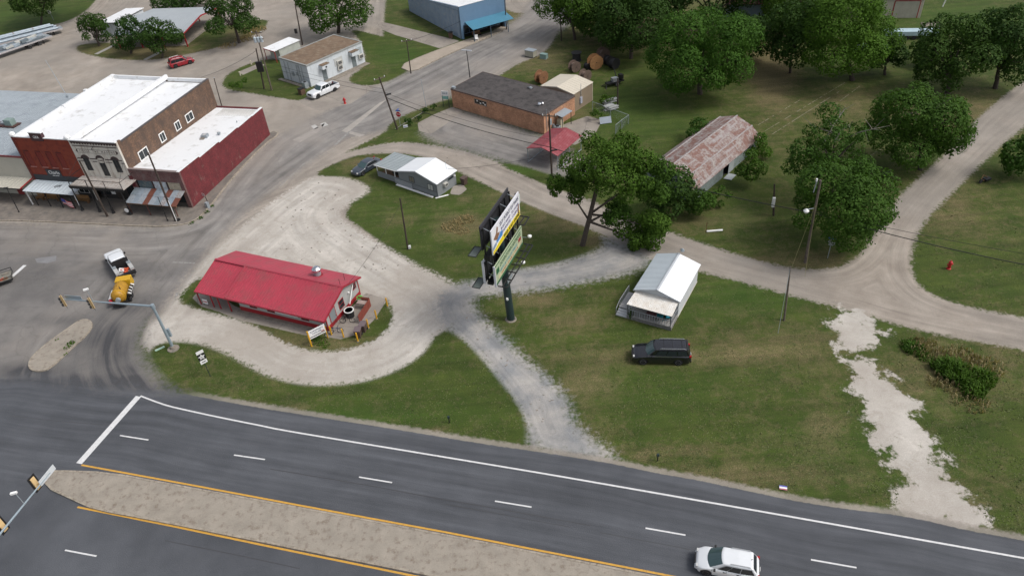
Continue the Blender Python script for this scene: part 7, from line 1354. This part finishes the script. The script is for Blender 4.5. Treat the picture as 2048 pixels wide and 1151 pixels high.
def tree(lab, base_px, bb, kind='mid', name='tree', cat='tree', dens=1., leaf=.3, lobes=None, holes=.18, trunk=True, cnt=None, bare=0, lobesz=(.3, .5), grp=None, tr=.2, flat=1.):
    TS[0] += 1; rs = np.random.RandomState(TS[0]*13+5)
    B, c, rx, rz, _ = crown_spec(base_px, bb); ry = rx*flat
    if cnt is not None: c, rx, rz, ry = cnt
    o = thing(name, lab, cat, B, 0, grp)
    nl = lobes or int(10+rx*2.6); L = []
    for i in range(nl*3):
        if len(L) >= nl: break
        d = rs.normal(0, 1, 3); d /= np.linalg.norm(d); d[2] = d[2] if d[2] > -.85 else -d[2]*.6
        rr = rs.uniform(.35, .8)**.8; lr = rs.uniform(lobesz[0]*.75, lobesz[1])*min(rx, max(rz, rx*.6)); P = c+d*rr*np.array([rx, ry, rz])
        P[2] = max(P[2], lr*.75)
        # keep the lobe inside the envelope
        q = np.abs((P-c)/np.array([rx, ry, rz])); k = np.linalg.norm(q)+lr/rx; kl = rs.choice([.92, 1.0, 1.05, 1.16])
        if k > kl: P = c+(P-c)*(kl-lr/rx)/max(.01, (k-lr/rx))
        L.append((P, lr))
    pts, nr = [], []
    for P, lr in L:
        n = int(4*math.pi*lr*lr*dens*1.55/(leaf*leaf*.7)*.5); d = rs.normal(0, 1, (n, 3)); d /= np.linalg.norm(d, axis=1)[:, None]
        keep = (d[:, 2] > -.5) | (rs.rand(n) < .5); d = d[keep]; n = len(d)
        # clumpy surface
        w = 1+.16*np.sin(d[:, 0]*7+P[0])*np.sin(d[:, 1]*7+P[1])*np.sin(d[:, 2]*6+1)
        r = lr*w*(1-.28*rs.rand(n)**1.6+.08*rs.normal(0, 1, n)*(rs.rand(n) < .25)); q = P+d*r[:, None]*np.array([1, 1, .85])
        ok = np.ones(n, bool)
        for P2, l2 in L:
            if P2 is P: continue
            ok &= np.linalg.norm((q-P2)/np.array([1, 1, .85]), axis=1) > l2*.72
        pts.append(q[ok]); nr.append(d[ok])
    pts = np.vstack(pts); nr = np.vstack(nr)
    if holes:
        f = np.sin(pts[:, 0]*1.7+rs.rand()*6)*np.sin(pts[:, 1]*1.9+rs.rand()*6)*np.sin(pts[:, 2]*2.1+rs.rand()*6); k = rs.rand(len(pts)) > np.clip((f-.1)*holes*4, 0, .93); pts, nr = pts[k], nr[k]
    ok = pts[:, 2] > .05; pts, nr = pts[ok], nr[ok]
    leaves('crown', pts, nr+[0, 0, .35], leaf, LEAF[kind], o, rs)
    if trunk:
        th = max(.8, c[2]-rz*.55); tp = V(c[0]*.5, c[1]*.5, th); t_ = part(o, 'trunk', MB().tube((0, 0, -.05), tuple(tp*.5+V(rs.normal(0, .08), rs.normal(0, .08), 0)), tr*1.25, tr, 8, False).tube(tuple(tp*.5), tuple(tp), tr, tr*.8, 8, False), BARK)
        lim = MB()
        for P, lr in L[:9]:
            m_ = Vector(tp).lerp(Vector(P), .5)+V(0, 0, .3); lim.tube(tuple(tp), m_, tr*.55, tr*.32, 6, False); lim.tube(m_, tuple(P), tr*.32, tr*.1, 5, False)
        part(t_, 'limb', lim, BARK)
    if bare:
        mb = MB()
        for i in range(bare):
            a = Vector(c)+V(rs.uniform(-.3, .3)*rx, rs.uniform(-.3, .3)*rx, rz*.2); b = a+V(rs.uniform(-.6, .6)*rx, rs.uniform(-.5, .5)*rx, rz*rs.uniform(.3, .62)); m_ = a.lerp(b, .5)+V(rs.normal(0, .3), rs.normal(0, .3), .3); mb.tube(a, m_, .1, .06, 5, False); mb.tube(m_, b, .06, .02, 5, False)
            for k in range(5): q = m_.lerp(b, rs.rand()); mb.tube(q, q+V(*rs.normal(0, .8, 3)), .03, .01, 4, False)
        part(o, 'bare_branch', mb, PALEBARK)
    return o
tree('round dark tree farthest left beside the grey pavilion', (199, 92), (142, 24, 228, 96), 'dark', leaf=.27, lobes=16)
tree('bushy dark tree in front of the pavilion, second of the row', (262, None), (222, 26, 306, 104), 'dark', leaf=.27, lobes=16)
tree('bushy dark tree nearest the red suv', (325, None), (282, 34, 366, 114), 'dark', leaf=.27, lobes=16)
tree('dark tree peeking behind the pavilion roof', (360, 20), (300, -30, 430, 16), 'dark')
tree('spreading round tree right of the grey pavilion', (479, 86), (394, -16, 530, 72), 'dark', leaf=.28, tr=.28, lobes=24)
tree('wide leafy tree behind the white block building', (677, 66), (586, -56, 764, 62), 'mid', leaf=.3, tr=.32, holes=.2, lobes=26)
tree('dark tree mass at the top left corner lawn', (82, None), (5, -70, 195, 26), 'dark', leaf=.32, holes=.2, lobes=26)
tree('loose hanging tree overhanging the far end of the street', (1150, 80), (1060, -60, 1220, 82), 'mid', leaf=.3, holes=.5, tr=.25, lobes=24)
tree('dense tree behind the cable reels', (1262, None), (1185, -50, 1350, 116), 'dark', leaf=.3, tr=.3, lobes=26)
tree('tall dark tree at the top behind the big round tree', (1420, None), (1310, -100, 1540, 70), 'dark', leaf=.34, tr=.3, lobes=26)
tree('big round light green tree in the middle of the field', (1400, None), (1286, 8, 1514, 194), 'bright', leaf=.24, tr=.35, lobes=40)
tree('dark narrow tree between the round tree and the light green tree', (1580, None), (1522, -20, 1650, 144), 'dark', leaf=.3, lobes=20)
tree('large light green tree right of centre at the top', (1705, None), (1585, -30, 1790, 160), 'bright', leaf=.24, tr=.35, lobes=40)
tree('broad dark tree at the top right', (1895, None), (1832, 22, 1985, 190), 'dark', leaf=.3, tr=.35, lobes=26)
tree('dark tree at the right edge of the top right clump', (1990, None), (1930, 2, 2085, 178), 'dark', leaf=.3, tr=.3, holes=.2, lobes=26)
tree('low dark tree in the middle of the top right clump', (1860, None), (1805, 82, 1885, 128), 'dark', leaf=.3, lobes=16)
tree('very tall tree at the top edge behind the pale trailers', (1610, None), (1500, -110, 1720, 26), 'dark', leaf=.36)
tree('background tree beyond the light green tree at the top edge', (1265, None), (1150, -120, 1340, 16), 'dark', leaf=.36)
tree('dark background tree at the top edge over the big round tree', (1340, None), (1250, -90, 1400, 70), 'dark', leaf=.34, lobes=20)
tree('dark tree filling the gap between the hanging tree and the reels', (1215, None), (1140, -40, 1290, 84), 'dark', leaf=.28, lobes=24)
tree('dark tree leaning over the gap left of the red roofed house', (1475, None), (1425, 20, 1560, 128), 'dark', leaf=.28, lobes=22)
tree('mid green tree behind the light green tree, right of the red roof', (1600, None), (1520, -70, 1690, 70), 'mid', leaf=.3, lobes=24)
tree('dark low tree under the right side of the light green tree', (1770, None), (1722, 60, 1822, 150), 'dark', leaf=.28, lobes=16)
tree('bushy tree beside the right hand dirt road with pale dead branches on top', (1842, None), (1738, 160, 1938, 344), 'mid', leaf=.23, bare=3, tr=.3, lobes=38)
tree('leaning half dead tree with pale bare limbs above the dense shrub', (1665, 400), (1545, 200, 1770, 372), 'mid', leaf=.22, holes=.7, bare=5, lobes=28, dens=.9, lobesz=(.25, .4))
tree('dense dark rounded shrub beside the weathered utility pole', (1684, None), (1576, 310, 1788, 512), 'mid', name='shrub', cat='shrub', leaf=.22, trunk=False, lobes=36)
big = tree('large dark leaved tree with bare trunk in the centre of the picture', (1165, 490), (1120, 252, 1334, 418), 'mid', leaf=.22, lobes=44, holes=.22, tr=.27, lobesz=(.24, .4))
_, c_, _, _, _ = crown_spec((1165, 490), (1120, 252, 1334, 418))
for i, bx in enumerate(((1093, 345, 1178, 425), (1245, 300, 1345, 412), (1195, 395, 1275, 452), (1222, 410, 1345, 490), (1245, 455, 1322, 526))):
    _, c2, r2, z2, _ = crown_spec((1165, 490), bx); rs = np.random.RandomState(90+i); z2 = max(z2, r2*.6); pp, nn2 = [], []
    for _k in range(9):
        l = rs.uniform(.28, .45)*r2; P0_ = c2+rs.uniform(-.62, .62, 3)*[r2, r2*.8, z2]; n = int(4*math.pi*l*l/(.22*.22*.7)*.85); d = rs.normal(0, 1, (n, 3)); d /= np.linalg.norm(d, axis=1)[:, None]; pp.append(P0_+d*l*(1-.35*rs.rand(n, 1))); nn2.append(d)
    leaves('crown', np.vstack(pp), np.vstack(nn2)+[0, 0, .35], .22, LEAF['mid'], big, rs)
    a_ = V(c_[0]*.25, c_[1]*.25, c_[2]*(.32+.1*(i % 2))); m_ = a_.lerp(V(*c2), .55)+V(0, 0, .35); part(big, 'limb', MB().tube(a_, m_, .15, .1, 6).tube(m_, tuple(c2), .1, .04, 6), BARK)
tree('green tree cut by the right frame edge beside the road', (2070, 360), (2005, 252, 2140, 372), 'mid', leaf=.32)
def bush(lab, base, bb, kind='mid', leaf=.22, **k): return tree(lab, (base[0], None), bb, kind, name='bush', cat='bush', leaf=leaf, trunk=False, lobes=k.pop('lobes', 9), lobesz=(.35, .55), **k)
bush('dark vine covered bush swallowing the near gable of the barn', (1352, 425), (1288, 322, 1412, 440), 'dark', .28, lobes=16); bush('vine covered bush hugging the near right corner of the barn', (1395, None), (1362, 372, 1428, 436), 'mid', .2, lobes=12); bush('leafy bush against the long wall of the barn before its door', (1438, 412), (1402, 362, 1470, 416), 'mid')
bush('tall bush against the far right side of the barn', (1490, 372), (1470, 290, 1532, 372), 'mid', lobes=14); bush('yellow green bush at the far end of the barn', (1525, 300), (1500, 262, 1552, 316), 'bright')
bush('climbing bush behind the far side of the barn roof', (1395, 268), (1360, 228, 1432, 290), 'mid')
bush('small round bush by the stop sign, first from the pole', (815, 252), (806, 234, 825, 252), 'dark', .2, grp='round bushes on the verge by the orange brick building'); bush('small round bush by the stop sign, second from the pole', (836, 244), (827, 229, 845, 243), 'dark', .2, grp='round bushes on the verge by the orange brick building'); bush('round bush nearer the thin flagpole', (851, 228), (842, 215, 861, 229), 'dark', .2, grp='round bushes on the verge by the orange brick building'); bush('round bush beside the orange building sign', (868, 219), (858, 207, 876, 220), 'dark', .2, grp='round bushes on the verge by the orange brick building')
bush('bush growing inside the chain link fence', (1190, 237), (1172, 216, 1208, 238), 'mid', .22); bush('low bush between the white shed and white block building', (585, 106), (572, 86, 600, 106), 'mid', .22)
bush('low weedy patch on the island beside the transformer pole', (470, 172), (455, 158, 500, 178), 'mid', .2)
bush('overgrown weeds by the big centre tree trunk at the road', (1150, 392), (1135, 372, 1170, 396), 'olive', .2) if False else None
bush('low green bush at the verge before the orange brick yard', (1215, 200), (1195, 188, 1232, 206), 'mid', .2)
# cane clump and weeds at the right
def blades(name, lab, spots, n, hgt, mat, cat='weeds', sd=3, spread=.5, obj_p=None):
    rs = np.random.RandomState(sd); V_, F_ = [], []
    for (x, y, r, hm) in spots:
        k = int(n*r*r); a = rs.uniform(0, 2*math.pi, k); q = r*np.sqrt(rs.rand(k)); bx, by = x+q*np.cos(a), y+q*np.sin(a); h = hgt*hm*rs.uniform(.5, 1.15, k)*(1-.5*(q/r)**2); ln = rs.uniform(0, 2*math.pi, k); le = h*spread*rs.uniform(.3, 1, k); wd = .035+.03*rs.rand(k)
        p0 = np.stack([bx, by, np.zeros(k)], 1); dx = np.stack([np.cos(ln), np.sin(ln), np.zeros(k)], 1); sx = np.stack([-np.sin(ln), np.cos(ln), np.zeros(k)], 1)*wd[:, None]
        m1 = p0+dx*le[:, None]*.35; m1[:, 2] = h*.7; tp = p0+dx*le[:, None]; tp[:, 2] = h*.9
        V_.append(np.stack([p0-sx, p0+sx, m1+sx, m1-sx, tp], 1).reshape(-1, 3))
    v = np.vstack(V_); n5 = len(v)//5; i5 = np.arange(n5)*5
    f = [tuple(x) for x in np.stack([i5, i5+1, i5+2, i5+3], 1)]+[tuple(x) for x in np.stack([i5+3, i5+2, i5+4], 1)]
    me = bpy.data.meshes.new(name); me.from_pydata(v.tolist(), [], f); me.update(); me.materials.append(mat); return me
def weedpatch(name, lab, cat, px_spots, n, h, kind, sd, spread=.5):
    O = G(*px_spots[0][:2]); sp = [(*(G(a, b)-O)[:2], r, hm) for (a, b, r, hm) in px_spots]; me = blades(name, lab, sp, n, h, LEAF[kind], sd=sd, spread=spread)
    o = link(bpy.data.objects.new(name, me)); o.location = (O[0], O[1], 0); return tag(o, lab, cat)
weedpatch('cane_clump', 'tall dark green clump of cane in the weedy patch at the right', 'plants', [(1903, 745, 1.5, 1), (1925, 765, 1.0, .8), (1880, 735, .9, .8)], 190, 1.5, 'mid', 5, .7)
weedpatch('cane_clump', 'smaller green cane clump at the right end of the weedy patch', 'plants', [(1962, 760, 1.2, 1), (1945, 785, 1.0, .9)], 170, 1.3, 'mid', 6, .7)
weedpatch('dry_weeds', 'dry straw coloured weeds around the cane clumps', 'weeds', [(1920, 725, 2.2, 1), (1855, 700, 1.6, .8), (1975, 735, 1.6, .9), (1885, 765, 1.4, .7), (1840, 690, 1.2, .6), (1940, 800, 1.6, .6)], 60, 1.0, 'straw', 7, .5)
weedpatch('leafy_weeds', 'small green weeds at the left end of the dry patch', 'weeds', [(1828, 700, 1.0, 1), (1815, 690, .8, .8), (1850, 715, .7, .6)], 150, .8, 'mid', 8, .8)
weedpatch('dry_weeds', 'dry straw heap on the grass left of the billboard', 'weeds', [(905, 452, 1.5, .6), (930, 440, 1.3, .6), (925, 462, 1.0, .5)], 90, .55, 'straw', 9, 1.3)
weedpatch('dry_weeds', 'dry brush under the spreading tree right of the pavilion', 'weeds', [(510, 62, 2.6, 1), (490, 78, 2.2, .8), (455, 92, 2, .5)], 40, .9, 'straw', 10, .8)
weedpatch('leafy_weeds', 'low weeds along the restaurant sign pole', 'weeds', [(640, 680, .9, 1), (650, 690, .6, .7), (632, 676, .5, .7)], 160, .3, 'mid', 11, 1.)
weedpatch('leafy_weeds', 'weedy tufts on the narrow traffic island', 'weeds', [(143, 688, .5, 1), (136, 697, .4, .8), (115, 682, .2, .8), (133, 710, .2, .7)], 130, .3, 'mid', 12, 1.)
o = [x for x in COL.objects if x.name.startswith('leafy_weeds')][-1]; o.location.z = .12
weedpatch('verge_weeds', 'weeds growing along the kerb below the red corner shop', 'weeds', [(413, 424, .5, 1), (400, 436, .5, .8), (425, 412, .4, .8), (383, 446, .5, .7)], 160, .3, 'mid', 13, 1.)
# potted plant and vine on the cabin porch
weedpatch('porch_plant', 'bright lime green plant at the right front of the cabin porch', 'plant', [(1334, 642, .3, 1)], 900, 1.2, 'bright', 14, .8); weedpatch('porch_vine', 'green vine on the left post of the cabin porch', 'plant', [(1261, 636, .2, 1)], 1500, 1.5, 'mid', 15, .4)
# grass tufts over the lawns: uncountable ground cover
def tufts():
    rs = np.random.RandomState(77); pt = []
    gr = [poly_px(p) for p in LAY['islands']]
    hard = [smooth_poly(poly_px(p), 2) for k in ('gravel', 'caliche', 'patchy', 'stone', 'street', 'highway', 'concrete') for p in LAY[k]]
    n = 120000; u = rs.uniform(-20, 2070, n); v = 120+(1085-120)*rs.rand(n)**.8
    d = np.stack([(u-1024)/F, -(v-575.5)/F, np.ones(n)], 1)@RM; P = (CAM+d*(-CH/d[:, 2])[:, None])[:, :2]
    inh = np.full(n, -99.); ini = np.full(n, -99.)
    for Q in hard:
        m = ((P > Q.min(0)-1) & (P < Q.max(0)+1)).all(1)
        if m.any(): inh[m] = np.maximum(inh[m], sdf(Q, P[m]))
    for Q in gr:
        Q = smooth_poly(Q, 2); m = ((P > Q.min(0)-1) & (P < Q.max(0)+1)).all(1)
        if m.any(): ini[m] = np.maximum(ini[m], sdf(Q, P[m]))
    hw = sdf(smooth_poly(poly_px(LAY['highway'][0]), 2), P); conc = np.max([sdf(poly_px(q), P) for q in LAY['concrete']], 0)
    ok = ((inh < -.15) | (ini > .1)) & (hw < -.7) & (conc < -.05)
    den = np.sin(P[:, 0]*.55+1)*np.sin(P[:, 1]*.7)+np.sin(P[:, 0]*1.9)*np.sin(P[:, 1]*1.6+2)*.7+rs.rand(n)*1.2; ok &= den > .25
    P = P[ok]; n = len(P)
    h = rs.uniform(.02, .055, n)*(1+1.2*(rs.rand(n) < .05)); w_ = rs.uniform(.035, .08, n); a = rs.uniform(0, 2*math.pi, n)
    cs = np.stack([np.cos(a), np.sin(a)], 1); ns = np.stack([-cs[:, 1], cs[:, 0]], 1)
    z = lambda k: np.full((n, 1), k)
    v = np.stack([np.c_[P-cs*w_[:, None], z(0.)], np.c_[P+cs*w_[:, None], z(0.)], np.c_[P+ns*w_[:, None]*.8+cs*w_[:, None]*.6, h[:, None]], np.c_[P+ns*w_[:, None]*.8-cs*w_[:, None]*.5, h[:, None]*.8]], 1).reshape(-1, 3)
    me = bpy.data.meshes.new('grass_tufts'); me.vertices.add(4*n); me.vertices.foreach_set('co', v.ravel().astype(np.float32)); me.loops.add(4*n); me.loops.foreach_set('vertex_index', np.arange(4*n, dtype=np.int32)); me.polygons.add(n); me.polygons.foreach_set('loop_start', np.arange(n, dtype=np.int32)*4); me.update()
    m, t, b = newmat('grass_blade'); g = t.nodes.new('ShaderNodeNewGeometry'); P_ = g.outputs['Position']
    c = mix(t, ramp(t, noise(t, P_, .35, 6), [(.35, 0.), (.65, 1.)]), (.05, .07, .014), (.082, .1, .026)); c = mix(t, ramp(t, noise(t, P_, 3.1, 4), [(.5, 0.), (.72, .8)]), c, (.12, .105, .048)); c = mix(t, 1, c, ramp(t, noise(t, P_, 13, 3), [(.3, .5), (.7, 1.5)]), 'MULTIPLY')
    t.links.new(c, b.inputs['Base Color']); b.inputs['Roughness'].default_value = .8; me.materials.append(m)
    o = link(bpy.data.objects.new('grass_tufts', me)); tag(o, 'short uneven grass tufts covering the lawns and verges', 'grass'); stuff(o)
tufts()
def worn(a, b, seed):     # thin broken wear lines across the field
    rs = np.random.RandomState(seed); A, B = G(*a)[:2], G(*b)[:2]; t = 0.
    while t < 1:
        e = min(1, t+rs.uniform(.03, .09))
        if rs.rand() < .8: struct(strip([A+(B-A)*t, A+(B-A)*e], rs.uniform(.08, .18), 0, .005, 'worn_track', M('worn_track', (.2, .18, .12), .95, var=.3, scale=3)))
        t = e+rs.uniform(.0, .03)
for i, (a, b) in enumerate((((1516, 250), (1600, 200)), ((1530, 262), (1690, 165)), ((1545, 268), (1680, 182)), ((1672, 208), (1720, 172)), ((1712, 285), (1752, 250)), ((1735, 315), (1762, 298)))): worn(a, b, i)
# loose stones and small litter on the gravel
def pebbles_():
    rs = np.random.RandomState(5); mb = MB(); zones = [smooth_poly(poly_px(q), 2) for k in ('gravel', 'caliche', 'patchy', 'stone') for q in LAY[k]]; isl = [smooth_poly(poly_px(q), 2) for q in LAY['islands']]
    for (u0, v0, u1, v1, n) in ((560, 350, 880, 540, 160), (900, 560, 1180, 860, 160), (1700, 640, 1940, 1040, 120), (860, 250, 1100, 340, 70), (110, 950, 1200, 1120, 160), (60, 640, 180, 740, 40)):
        for i in range(n):
            p = G(rs.uniform(u0, u1), rs.uniform(v0, v1)); r = rs.uniform(.03, .09); z = .13 if v0 in (950, 640) else 0
            if z or max(sdf(q, p[None, :2])[0] for q in zones) < .1 or max(sdf(q, p[None, :2])[0] for q in isl) > -.1: continue
            mb.obox((p[0], p[1], z+r*.3), (r, rs.normal(0, r*.3), 0), (rs.normal(0, r*.3), r*.8, 0), (0, 0, r*.5))
    tag(stuff(mb.obj('loose_stones', M('stone_mix', (.33, .3, .265), .9, var=.5, scale=2))), 'loose stones scattered over gravel lots and driveway', 'stones')
pebbles_()
bpy.context.view_layer.update()
